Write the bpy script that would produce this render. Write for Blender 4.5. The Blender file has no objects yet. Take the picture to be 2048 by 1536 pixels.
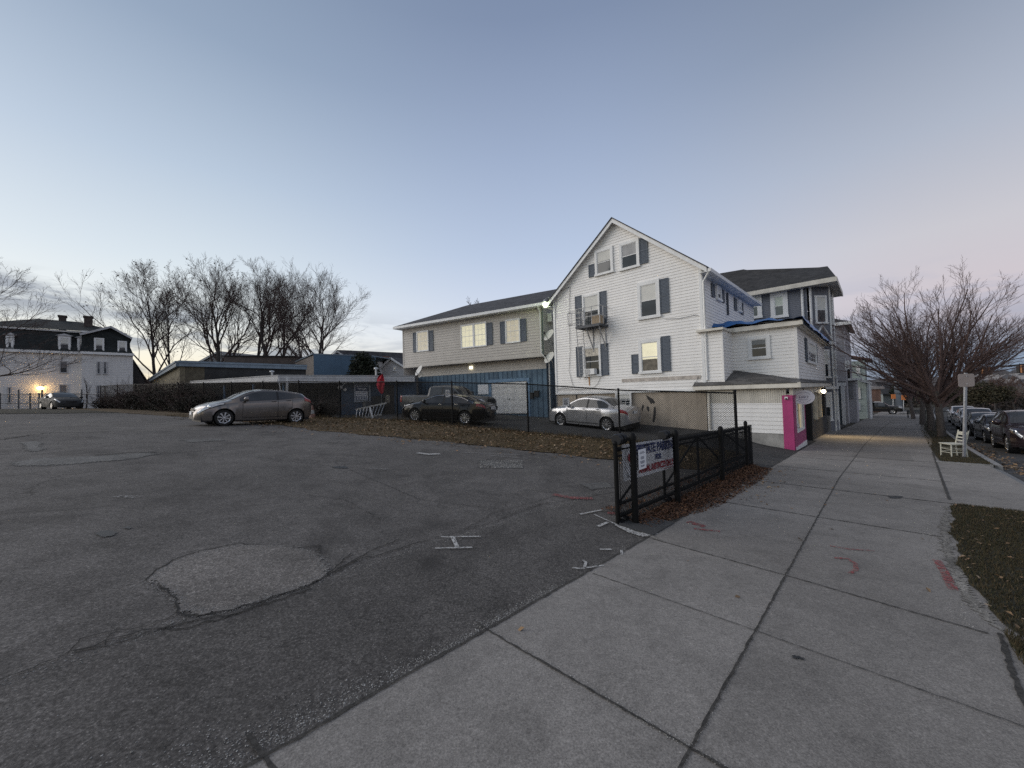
import bpy, math, random
from mathutils import Vector, Matrix, Euler
random.seed(11)
scn = bpy.context.scene
COL = scn.collection
V3 = Vector
# ------------------------------------------------------------------ survey of the place
F = 770.; PITCH = math.radians(1.6); ROLL = math.radians(1.65); EYE = 1.75
AZ = math.radians(43.5)
S = (math.sin(AZ), math.cos(AZ)); N = (-math.cos(AZ), math.sin(AZ))
SV = V3((S[0], S[1], 0)); NV = V3((N[0], N[1], 0)); Z = V3((0, 0, 1))
STREET = math.atan2(S[1], S[0])
def ray(px, py):
    a = (px-1024)/F; b = (768-py)/F
    a2 = a*math.cos(ROLL)+b*math.sin(ROLL); b2 = -a*math.sin(ROLL)+b*math.cos(ROLL)
    return V3((a2, math.cos(PITCH)-b2*math.sin(PITCH), math.sin(PITCH)+b2*math.cos(PITCH)))
EYEP = V3((0, 0, EYE))
def uv(x, y): return (x*S[0]+y*S[1], x*N[0]+y*N[1])
def W(u, v, z=0.): return SV*u+NV*v+Z*z
def sst(a, b, t):
    t = max(0., min(1., (t-a)/(b-a))); return t*t*(3-2*t)
def pw(t, pts):
    if t <= pts[0][0]: return pts[0][1]
    for (a, b), (c, d) in zip(pts, pts[1:]):
        if t <= c: return b+(d-b)*(t-a)/(c-a)
    return pts[-1][1]
PA = [(2.2, 0), (16.5, .97), (46, 1.5)]
PB = [(2.3, 0), (5, .36), (9.3, .60), (12, .76), (20, 1.15), (46, 1.6)]
def huv(u, v):
    z = -0.04*max(-40, min(u, 44))
    if u > 44: z -= 0.03*(min(u, 160)-44)
    k = sst(10, 16, u)
    z += (1-k)*pw(v, PA)+k*pw(v, PB)
    z += .26*sst(17.2, 18.35, u)*sst(3.2, 5.6, v)*(1-sst(24, 30, u))*(1-sst(11, 15, v))
    if v < -14: z -= .03*min(-14-v, 60)*sst(10, 40, u)
    return z
def h(x, y): return huv(*uv(x, y))
def g(px, py):
    d = ray(px, py); t = .3; lo = .3
    while t < 500:
        p = EYEP+d*t
        if p.z < h(p.x, p.y): break
        lo = t; t *= 1.02
    hi = t
    for _ in range(40):
        m = (lo+hi)/2; p = EYEP+d*m
        if p.z < h(p.x, p.y): hi = m
        else: lo = m
    return EYEP+d*hi
def at(px, py, depth):
    d = ray(px, py); return EYEP+d*(depth/d.y)
class Basis:
    """a wall: origin o, r to the right as one faces it, n outward"""
    def __init__(s, o, r, n): s.o = V3(o); s.r = V3(r).normalized(); s.n = V3(n).normalized()
    def P(s, a, b, c=0.): return s.o+s.r*a+Z*b+s.n*c
    def px(s, x, y):
        d = ray(x, y); t = (s.o-EYEP).dot(s.n)/d.dot(s.n); p = EYEP+d*t-s.o
        return p.dot(s.r), p.z
    def rect(s, x0, y0, x1, y1):
        xm, ym = (x0+x1)/2, (y0+y1)/2
        return (s.px(x0, ym)[0], s.px(xm, y1)[1], s.px(x1, ym)[0], s.px(xm, y0)[1])
def wall_u(U): return Basis(W(U, 0), -NV, -SV)      # faces us, a = -v
def wall_v(Vv): return Basis(W(0, Vv), SV, -NV)     # faces the street, a = u
WORLD = Basis((0, 0, 0), (1, 0, 0), (0, -1, 0))
# ------------------------------------------------------------------ mesh helpers
PMAT = {}
class MB:
    def __init__(s, B=None): s.v = []; s.f = []; s.m = []; s.B = B; s.mi = 0
    def tr(s, p):
        if s.B is None: return V3(p)
        return s.B.P(p[0], p[1], p[2])
    def add(s, pts, faces):
        o = len(s.v); s.v += [s.tr(p) for p in pts]
        for f in faces: s.f.append([o+i for i in f]); s.m.append(s.mi)
        return s
    def poly(s, pts): return s.add(pts, [list(range(len(pts)))])
    def box(s, x0, x1, y0, y1, z0, z1):
        p = [(x, y, z) for z in (z0, z1) for y in (y0, y1) for x in (x0, x1)]
        return s.add(p, [(0, 2, 3, 1), (4, 5, 7, 6), (0, 1, 5, 4), (2, 6, 7, 3), (0, 4, 6, 2), (1, 3, 7, 5)])
    def slab(s, pts, d):
        """polygon pts pushed along vector d"""
        d = V3(d); n = len(pts); q = [V3(p) for p in pts]
        return s.add(q+[p+d for p in q], [list(range(n))[::-1], list(range(n, 2*n))]+[(i, (i+1) % n, n+(i+1) % n, n+i) for i in range(n)])
    def bar(s, p, q, w, hh=None, up=(0, 0, 1)):
        hh = hh or w
        p = s.tr(p); q = s.tr(q); B, s.B = s.B, None
        d = (q-p).normalized(); a = d.cross(V3(up))
        if a.length < 1e-4: a = d.cross(V3((1, 0, 0)))
        a = a.normalized()*w/2; b = a.cross(d).normalized()*hh/2
        P = [p-a-b, p+a-b, p+a+b, p-a+b]; Q = [x+(q-p) for x in P]
        s.add(P+Q, [(0, 1, 2, 3), (7, 6, 5, 4), (0, 4, 5, 1), (1, 5, 6, 2), (2, 6, 7, 3), (3, 7, 4, 0)])
        s.B = B; return s
    def tube(s, pts, rs, n=8, cap=True):
        pts = [s.tr(p) for p in pts]; B, s.B = s.B, None
        if not isinstance(rs, (list, tuple)): rs = [rs]*len(pts)
        vs = []; prev = None
        for i, p in enumerate(pts):
            d = (pts[min(i+1, len(pts)-1)]-pts[max(i-1, 0)]).normalized()
            a = prev if prev is not None else (V3((0, 0, 1)) if abs(d.z) < .9 else V3((1, 0, 0)))
            a = (a-d*a.dot(d)).normalized(); prev = a; b = d.cross(a)
            vs += [p+(a*math.cos(t*2*math.pi/n)+b*math.sin(t*2*math.pi/n))*rs[i] for t in range(n)]
        fs = []
        for i in range(len(pts)-1):
            for t in range(n):
                fs.append((i*n+t, i*n+(t+1) % n, (i+1)*n+(t+1) % n, (i+1)*n+t))
        if cap: fs += [list(range(n))[::-1], [(len(pts)-1)*n+t for t in range(n)]]
        s.add(vs, fs); s.B = B; return s
    def lathe(s, c, axis, prof, n=24):
        """prof: (radius, height along axis)"""
        c = s.tr(c); B, s.B = s.B, None
        ax = V3(axis).normalized(); a = ax.orthogonal().normalized(); b = ax.cross(a)
        vs = [c+ax*hh+(a*math.cos(t*2*math.pi/n)+b*math.sin(t*2*math.pi/n))*max(r, 1e-4) for r, hh in prof for t in range(n)]
        fs = [(i*n+t, i*n+(t+1) % n, (i+1)*n+(t+1) % n, (i+1)*n+t) for i in range(len(prof)-1) for t in range(n)]
        s.add(vs, fs); s.B = B; return s
    def ball(s, c, r, n=10, sz=1.):
        prof = [(r*math.sin(math.pi*i/n), -r*sz*math.cos(math.pi*i/n)) for i in range(n+1)]
        return s.lathe(c, (0, 0, 1), prof, 2*n)
    def text(s, txt, size, a, b, c, width=None, shear=0., bold=0., spacing=1., align='CENTER'):
        cu = bpy.data.curves.new('lettering', 'FONT'); cu.body = txt; cu.size = size; cu.align_x = align; cu.align_y = 'CENTER'
        cu.shear = shear; cu.offset = bold; cu.space_character = spacing; cu.resolution_u = 3
        o = bpy.data.objects.new('lettering', cu); COL.objects.link(o)
        dg = bpy.context.evaluated_depsgraph_get(); e = o.evaluated_get(dg); me = e.to_mesh()
        vs = [v.co.copy() for v in me.vertices]; fs = [list(p.vertices) for p in me.polygons]
        e.to_mesh_clear(); bpy.data.objects.remove(o); bpy.data.curves.remove(cu)
        if not vs: return s
        k = 1.
        if width:
            w = max(v.x for v in vs)-min(v.x for v in vs); k = width/w
        return s.add([(a+v.x*k, b+v.y, c) for v in vs], fs)
    def build(s, name, mat, parent=None, smooth=0, flip=False):
        me = bpy.data.meshes.new(name)
        vs = s.v
        if parent is not None:
            inv = PMAT[parent].inverted(); vs = [inv @ p for p in vs]
        me.from_pydata([tuple(p) for p in vs], [], s.f)
        mats = mat if isinstance(mat, (list, tuple)) else [mat]
        for m in mats: me.materials.append(m)
        if len(mats) > 1: me.polygons.foreach_set('material_index', s.m)
        me.update()
        if smooth:
            me.shade_smooth(); me.set_sharp_from_angle(angle=math.radians(smooth))
        o = bpy.data.objects.new(name, me); COL.objects.link(o)
        if parent is not None: o.parent = parent; PMAT[o] = PMAT[parent]
        else: PMAT[o] = Matrix.Identity(4)
        return o
def tag(o, label=None, cat=None, group=None, kind=None):
    if label: o['label'] = label
    if cat: o['category'] = cat
    if group: o['group'] = group
    if kind: o['kind'] = kind
    return o
def thing(name, label, cat, loc=(0, 0, 0), rz=0., group=None):
    o = bpy.data.objects.new(name, None); COL.objects.link(o); o.empty_display_size = .2
    o.location = loc; o.rotation_euler = (0, 0, rz)
    PMAT[o] = Matrix.LocRotScale(V3(loc), Euler((0, 0, rz)), None)
    return tag(o, label, cat, group)
def struct(o): o['kind'] = 'structure'; return o
def stuff(o): o['kind'] = 'stuff'; return o
def copy_tree(o, parent=None):
    c = o.copy(); COL.objects.link(c); c.parent = parent
    for ch in list(o.children): copy_tree(ch, c)
    return c
# ------------------------------------------------------------------ materials
def nodes(name):
    m = bpy.data.materials.new(name); m.use_nodes = True; t = m.node_tree
    b = t.nodes['Principled BSDF']; return m, t, b
def nd(t, typ, **kw):
    n = t.nodes.new(typ)
    for k, v in kw.items():
        if k in n.inputs: n.inputs[k].default_value = v
        else: setattr(n, k, v)
    return n
def lk(t, a, b): t.links.new(a, b)
def c4(c): return (c[0], c[1], c[2], 1)
def noise(t, scale, detail=4, rough=.55, vec=None, dist=0.):
    n = nd(t, 'ShaderNodeTexNoise'); n.inputs['Scale'].default_value = scale; n.inputs['Detail'].default_value = detail
    n.inputs['Roughness'].default_value = rough; n.inputs['Distortion'].default_value = dist
    if vec is not None: lk(t, vec, n.inputs['Vector'])
    return n.outputs['Fac']
def ramp(t, fac, stops, interp='LINEAR'):
    r = nd(t, 'ShaderNodeValToRGB'); r.color_ramp.interpolation = interp
    e = r.color_ramp.elements
    while len(e) < len(stops): e.new(.5)
    for i, (p, c) in enumerate(stops):
        e[i].position = p; e[i].color = c4(c) if isinstance(c, (tuple, list)) else (c, c, c, 1)
    lk(t, fac, r.inputs['Fac']); return r.outputs['Color']
def mix(t, fac, a, b, mode='MIX'):
    n = nd(t, 'ShaderNodeMix'); n.data_type = 'RGBA'; n.blend_type = mode
    for i, val in ((0, fac), (6, a), (7, b)):
        sock = n.inputs[i]
        if hasattr(val, 'links'): lk(t, val, sock)
        elif isinstance(val, (tuple, list)): sock.default_value = c4(val)
        else: sock.default_value = val if i == 0 else (val, val, val, 1)
    return n.outputs[2]
def bump(t, b, height, strength=.3, dist=.02):
    n = nd(t, 'ShaderNodeBump'); n.inputs['Strength'].default_value = strength; n.inputs['Distance'].default_value = dist
    lk(t, height, n.inputs['Height']); lk(t, n.outputs['Normal'], b.inputs['Normal'])
MC = {}
def pm(name, col, rough=.6, metal=0., var=.18, scale=2.5, bmp=0., bscale=40., emit=0., coat=0., streak=0., spec=.5):
    if name in MC: return MC[name]
    m, t, b = nodes(name)
    co = nd(t, 'ShaderNodeTexCoord').outputs['Object']
    f = noise(t, scale, 5, .6, co)
    lo = tuple(c*(1-var) for c in col); hi = tuple(min(1, c*(1+var)) for c in col)
    cc = ramp(t, f, [(.3, lo), (.7, hi)])
    if streak:
        mp = nd(t, 'ShaderNodeMapping'); mp.inputs['Scale'].default_value = (2.2, 2.2, .18); lk(t, co, mp.inputs['Vector'])
        s2 = noise(t, 1.6, 6, .65, mp.outputs['Vector'])
        cc = mix(t, ramp(t, s2, [(.45, 0.), (.75, streak)]), cc, tuple(c*.45 for c in col))
    lk(t, cc, b.inputs['Base Color'])
    b.inputs['Roughness'].default_value = rough; b.inputs['Metallic'].default_value = metal; b.inputs['Specular IOR Level'].default_value = spec
    if coat: b.inputs['Coat Weight'].default_value = coat; b.inputs['Coat Roughness'].default_value = .05
    if bmp: bump(t, b, noise(t, bscale, 3, .6, co), bmp, .01)
    if emit:
        if emit > 2.5: m.cycles.emission_sampling = 'NONE'
        lk(t, cc, b.inputs['Emission Color']); b.inputs['Emission Strength'].default_value = emit
    MC[name] = m; return m
def asphalt(name, base, spec=.5, crack=.7, tint=(1, 1, 1)):
    m, t, b = nodes(name)
    co = nd(t, 'ShaderNodeTexCoord').outputs['Object']
    big = noise(t, .22, 5, .6, co); mid = noise(t, 1.7, 6, .65, co, .4); fine = noise(t, 55, 3, .7, co); st = noise(t, 130, 2, .7, co)
    b0 = tuple(base*c for c in tint)
    c = ramp(t, big, [(.3, tuple(k*.8 for k in b0)), (.72, tuple(k*1.22 for k in b0))])
    c = mix(t, 1., c, ramp(t, mid, [(.25, .66), (.5, 1.), (.78, 1.3)]), 'MULTIPLY')
    c = mix(t, 1., c, ramp(t, fine, [(.28, .42), (.52, .95), (.72, 1.9)]), 'MULTIPLY')
    c = mix(t, 1., c, ramp(t, noise(t, 17, 4, .7, co), [(.3, .74), (.7, 1.28)]), 'MULTIPLY')
    # pale stones showing in the binder
    vo = nd(t, 'ShaderNodeTexVoronoi'); vo.inputs['Scale'].default_value = 48; lk(t, co, vo.inputs['Vector'])
    sp = ramp(t, vo.outputs['Distance'], [(.08, spec), (.24, 0.)])
    sel = nd(t, 'ShaderNodeSeparateColor'); lk(t, vo.outputs['Color'], sel.inputs['Color'])
    gate = ramp(t, sel.outputs[0], [(.66, 0.), (.74, 1.)])
    c = mix(t, mix(t, 1., sp, gate, 'MULTIPLY'), c, tuple(min(1, k*3.6) for k in b0))
    # stains
    stn = noise(t, .75, 4, .6, co, .8)
    c = mix(t, ramp(t, stn, [(.56, 0.), (.70, .62)]), c, tuple(k*.42 for k in b0))
    pal = noise(t, .5, 7, .7, co, 1.2)
    c = mix(t, ramp(t, pal, [(.62, 0.), (.76, .35)]), c, tuple(k*1.9 for k in b0))
    # cracks
    vd = nd(t, 'ShaderNodeVectorMath'); vd.operation = 'ADD'
    nz = nd(t, 'ShaderNodeTexNoise'); nz.inputs['Scale'].default_value = 1.4; nz.inputs['Detail'].default_value = 6; lk(t, co, nz.inputs['Vector'])
    sc = nd(t, 'ShaderNodeVectorMath'); sc.operation = 'SCALE'; sc.inputs['Scale'].default_value = 1.1; lk(t, nz.outputs['Color'], sc.inputs[0])
    lk(t, co, vd.inputs[0]); lk(t, sc.outputs[0], vd.inputs[1])
    ve = nd(t, 'ShaderNodeTexVoronoi'); ve.feature = 'DISTANCE_TO_EDGE'; ve.inputs['Scale'].default_value = .42; lk(t, vd.outputs[0], ve.inputs['Vector'])
    cr = ramp(t, ve.outputs['Distance'], [(.0, crack), (.011, 0.)])
    msk = ramp(t, noise(t, .3, 2, .5, co), [(.5, 0.), (.62, 1.)])
    c = mix(t, mix(t, 1., cr, msk, 'MULTIPLY'), c, tuple(k*.25 for k in b0))
    lk(t, c, b.inputs['Base Color']); b.inputs['Roughness'].default_value = .93; b.inputs['Specular IOR Level'].default_value = .25
    bump(t, b, mix(t, .5, fine, st), .55, .012)
    return m
def concrete(name, base, tint=(1, .99, .96)):
    m, t, b = nodes(name)
    co = nd(t, 'ShaderNodeTexCoord').outputs['Object']
    b0 = tuple(base*c for c in tint)
    big = noise(t, .35, 5, .6, co); mid = noise(t, 2.6, 7, .7, co, .5); fine = noise(t, 90, 3, .7, co)
    c = ramp(t, big, [(.3, tuple(k*.84 for k in b0)), (.7, tuple(k*1.14 for k in b0))])
    c = mix(t, 1., c, ramp(t, mid, [(.28, .76), (.5, 1.), (.75, 1.14)]), 'MULTIPLY')
    c = mix(t, 1., c, ramp(t, fine, [(.3, .58), (.54, 1.0), (.72, 1.4)]), 'MULTIPLY')
    c = mix(t, 1., c, ramp(t, noise(t, 24, 4, .75, co), [(.3, .82), (.7, 1.18)]), 'MULTIPLY')
    vo = nd(t, 'ShaderNodeTexVoronoi'); vo.inputs['Scale'].default_value = 32; lk(t, co, vo.inputs['Vector'])
    sel = nd(t, 'ShaderNodeSeparateColor'); lk(t, vo.outputs['Color'], sel.inputs['Color'])
    gate = ramp(t, sel.outputs[0], [(.8, 0.), (.86, 1.)])
    sp = ramp(t, vo.outputs['Distance'], [(.06, .6), (.2, 0.)])
    c = mix(t, mix(t, 1., sp, gate, 'MULTIPLY'), c, tuple(k*.32 for k in b0))
    gate2 = ramp(t, sel.outputs[1], [(.88, 0.), (.92, 1.)])
    c = mix(t, mix(t, 1., sp, gate2, 'MULTIPLY'), c, tuple(min(1, k*2.) for k in b0))
    # each slab has a tone of its own
    su = nd(t, 'ShaderNodeVectorMath'); su.operation = 'DOT_PRODUCT'; lk(t, co, su.inputs[0]); su.inputs[1].default_value = (S[0]/2.46, S[1]/2.46, 0)
    sv = nd(t, 'ShaderNodeVectorMath'); sv.operation = 'DOT_PRODUCT'; lk(t, co, sv.inputs[0]); sv.inputs[1].default_value = (N[0]/1.5, N[1]/1.5, 0)
    fl = []
    for q, o_ in ((su, .02), (sv, -.507)):
        a_ = nd(t, 'ShaderNodeMath', operation='ADD'); lk(t, q.outputs['Value'], a_.inputs[0]); a_.inputs[1].default_value = o_
        f_ = nd(t, 'ShaderNodeMath', operation='FLOOR'); lk(t, a_.outputs[0], f_.inputs[0]); fl.append(f_.outputs[0])
    cb = nd(t, 'ShaderNodeCombineXYZ'); lk(t, fl[0], cb.inputs[0]); lk(t, fl[1], cb.inputs[1])
    wn = nd(t, 'ShaderNodeTexWhiteNoise'); wn.noise_dimensions = '3D'; lk(t, cb.outputs[0], wn.inputs['Vector'])
    c = mix(t, 1., c, ramp(t, wn.outputs['Value'], [(0., .88), (1., 1.1)]), 'MULTIPLY')
    stn = noise(t, 1.1, 5, .6, co, 1.)
    c = mix(t, ramp(t, stn, [(.60, 0.), (.74, .4)]), c, tuple(k*.5 for k in b0))
    sp2 = noise(t, 4.5, 2, .5, co)
    c = mix(t, ramp(t, sp2, [(.74, 0.), (.79, .45)]), c, tuple(k*.4 for k in b0))
    lk(t, c, b.inputs['Base Color']); b.inputs['Roughness'].default_value = .9; b.inputs['Specular IOR Level'].default_value = .3
    bump(t, b, fine, .3, .008)
    return m
def soil(name, lo, hi, scale=1.2):
    m, t, b = nodes(name)
    co = nd(t, 'ShaderNodeTexCoord').outputs['Object']
    c = ramp(t, noise(t, scale, 8, .7, co, .5), [(.3, lo), (.7, hi)])
    c = mix(t, 1., c, ramp(t, noise(t, 60, 3, .7, co), [(.3, .5), (.7, 1.5)]), 'MULTIPLY')
    lk(t, c, b.inputs['Base Color']); b.inputs['Roughness'].default_value = 1.
    bump(t, b, noise(t, 30, 4, .7, co), .7, .03); return m
def leafy(name, cols, rough=.8):
    """colour changes from leaf to leaf"""
    m, t, b = nodes(name)
    co = nd(t, 'ShaderNodeTexCoord').outputs['Object']
    wn = nd(t, 'ShaderNodeTexWhiteNoise'); wn.noise_dimensions = '3D'
    ge = nd(t, 'ShaderNodeNewGeometry')
    lk(t, ge.outputs['Random Per Island'], wn.inputs['Vector'])
    n = len(cols)
    c = ramp(t, ge.outputs['Random Per Island'], [((i+.5)/n, cc) for i, cc in enumerate(cols)])
    lk(t, c, b.inputs['Base Color']); b.inputs['Roughness'].default_value = rough; return m
def glass(name, col=(.02, .025, .03), rough=.04):
    if name in MC: return MC[name]
    m, t, b = nodes(name)
    co = nd(t, 'ShaderNodeTexCoord').outputs['Object']
    c = ramp(t, noise(t, 1.3, 3, .5, co), [(.3, tuple(k*.6 for k in col)), (.7, tuple(k*1.6 for k in col))])
    lk(t, c, b.inputs['Base Color']); b.inputs['Roughness'].default_value = rough; b.inputs['Specular IOR Level'].default_value = .6
    bump(t, b, noise(t, 1.1, 1, .5, co), .05, .02)
    MC[name] = m; return m
def carpaint(name, col, metal=.55, rough=.24, coat=.6):
    rough *= .75
    if name in MC: return MC[name]
    m, t, b = nodes(name)
    co = nd(t, 'ShaderNodeTexCoord').outputs['Object']
    fl = noise(t, 400, 2, .6, co)
    c = ramp(t, fl, [(.3, tuple(k*.85 for k in col)), (.7, tuple(min(1, k*1.15) for k in col))])
    sx = nd(t, 'ShaderNodeSeparateXYZ'); lk(t, co, sx.inputs[0])
    mr = nd(t, 'ShaderNodeMapRange'); mr.inputs['From Min'].default_value = .2; mr.inputs['From Max'].default_value = .65
    mr.inputs['To Min'].default_value = .14; mr.inputs['To Max'].default_value = 0; lk(t, sx.outputs['Z'], mr.inputs['Value'])
    d = nd(t, 'ShaderNodeMath', operation='MULTIPLY'); lk(t, mr.outputs[0], d.inputs[0]); lk(t, noise(t, 4, 5, .6, co), d.inputs[1])
    c = mix(t, d.outputs[0], c, (.09, .085, .08))
    lk(t, c, b.inputs['Base Color']); b.inputs['Metallic'].default_value = metal
    lk(t, ramp(t, noise(t, 5, 4, .6, co), [(.3, rough*.8), (.7, rough*1.3)]), b.inputs['Roughness'])
    b.inputs['Coat Weight'].default_value = coat; b.inputs['Coat Roughness'].default_value = .04
    MC[name] = m; return m
def roofing(name, col):
    if name in MC: return MC[name]
    m, t, b = nodes(name)
    co = nd(t, 'ShaderNodeTexCoord').outputs['Object']
    c = ramp(t, noise(t, .8, 6, .6, co), [(.3, tuple(k*.75 for k in col)), (.7, tuple(k*1.25 for k in col))])
    mp = nd(t, 'ShaderNodeMapping'); mp.inputs['Scale'].default_value = (3.2, 3.2, 7.5); lk(t, co, mp.inputs['Vector'])
    vo = nd(t, 'ShaderNodeTexVoronoi'); vo.inputs['Scale'].default_value = 1.; vo.distance = 'CHEBYCHEV'; lk(t, mp.outputs['Vector'], vo.inputs['Vector'])
    sc = nd(t, 'ShaderNodeSeparateColor'); lk(t, vo.outputs['Color'], sc.inputs['Color'])
    c = mix(t, 1., c, ramp(t, sc.outputs[0], [(.1, .7), (.9, 1.3)]), 'MULTIPLY')
    lk(t, c, b.inputs['Base Color']); b.inputs['Roughness'].default_value = .9
    bump(t, b, noise(t, 25, 4, .7, co), .4, .02); MC[name] = m; return m
def bark(name, col):
    if name in MC: return MC[name]
    m, t, b = nodes(name)
    co = nd(t, 'ShaderNodeTexCoord').outputs['Object']
    mp = nd(t, 'ShaderNodeMapping'); mp.inputs['Scale'].default_value = (6, 6, 1.2); lk(t, co, mp.inputs['Vector'])
    f = noise(t, 2.5, 6, .7, mp.outputs['Vector'])
    lk(t, ramp(t, f, [(.3, tuple(k*.5 for k in col)), (.7, tuple(k*1.5 for k in col))]), b.inputs['Base Color'])
    b.inputs['Roughness'].default_value = .95; bump(t, b, f, .6, .02); MC[name] = m; return m
WHITE_VINYL = pm('white_vinyl', (.88, .86, .83), .45, var=.05, scale=.9, streak=.10)
WHITE_TRIM = pm('white_trim', (.84, .84, .83), .4, var=.06, scale=2, streak=.25)
CREAM_TRIM = pm('cream_trim', (.68, .64, .56), .5, var=.15, scale=2, streak=.4)
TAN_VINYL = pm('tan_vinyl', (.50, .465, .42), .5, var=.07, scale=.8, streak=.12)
TAN_LAMP_TINT = pm('tan_vinyl_lamp_tint', (.40, .40, .36), .5, var=.07, scale=.8, streak=.2)  # darker copy of the tan vinyl, green lamp glow put into the colour
SHUTTER = pm('slate_blue_shutter', (.085, .105, .135), .55, var=.12, scale=6)
GLASS = glass('window_glass')
GLASSC = glass('car_glass', (.050, .052, .054), .04)
BLACK = pm('black_plastic', (.012, .012, .013), .5)
RUBBER = pm('tyre_rubber', (.014, .014, .014), .85)
ALLOY = pm('alloy_rim', (.62, .62, .63), .28, .85, var=.08)
CHROME = pm('chrome_trim', (.8, .8, .8), .12, 1., var=.03)
GALV = pm('galvanised_steel', (.45, .46, .47), .42, .7, var=.15, scale=8)
FENCEM = pm('black_coated_steel', (.005, .005, .0052), .6, .0, var=.3, scale=9, spec=.22)
SHADE = pm('pale_window_shade', (.72, .71, .66), .8, var=.05)
LITSHADE = pm('lit_yellow_shade', (.90, .84, .60), .8, var=.06, emit=.36)
LITSHADE2 = pm('lit_dim_shade', (.78, .70, .54), .8, var=.08, emit=.17)
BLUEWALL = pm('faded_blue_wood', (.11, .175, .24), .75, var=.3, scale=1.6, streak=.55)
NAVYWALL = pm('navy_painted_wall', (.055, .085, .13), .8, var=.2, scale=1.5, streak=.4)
STUCCO = pm('stained_tan_stucco', (.45, .385, .31), .9, var=.16, scale=1.1, bmp=.4, bscale=25, streak=.45)
PAPER = pm('printed_paper', (.80, .81, .83), .7, var=.04)
INK = pm('faded_ink', (.10, .11, .16), .8)
# ------------------------------------------------------------------ vehicles
def pchip(pts):
    pts = sorted(pts); X = [p[0] for p in pts]; Y = [p[1] for p in pts]; n = len(X)
    hh = [X[i+1]-X[i] for i in range(n-1)]; d = [(Y[i+1]-Y[i])/hh[i] for i in range(n-1)]
    m = [0.]*n; m[0] = d[0]; m[-1] = d[-1]
    for i in range(1, n-1):
        if d[i-1]*d[i] <= 0: m[i] = 0
        else:
            w1 = 2*hh[i]+hh[i-1]; w2 = hh[i]+2*hh[i-1]; m[i] = (w1+w2)/(w1/d[i-1]+w2/d[i])
    def f(x):
        if x <= X[0]: return Y[0]
        if x >= X[-1]: return Y[-1]
        i = 0
        while x > X[i+1]: i += 1
        t = (x-X[i])/hh[i]
        return ((1+2*t)*(1-t)**2*Y[i]+t*(1-t)**2*hh[i]*m[i]+t*t*(3-2*t)*Y[i+1]+t*t*(t-1)*hh[i]*m[i+1])
    return f
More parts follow.
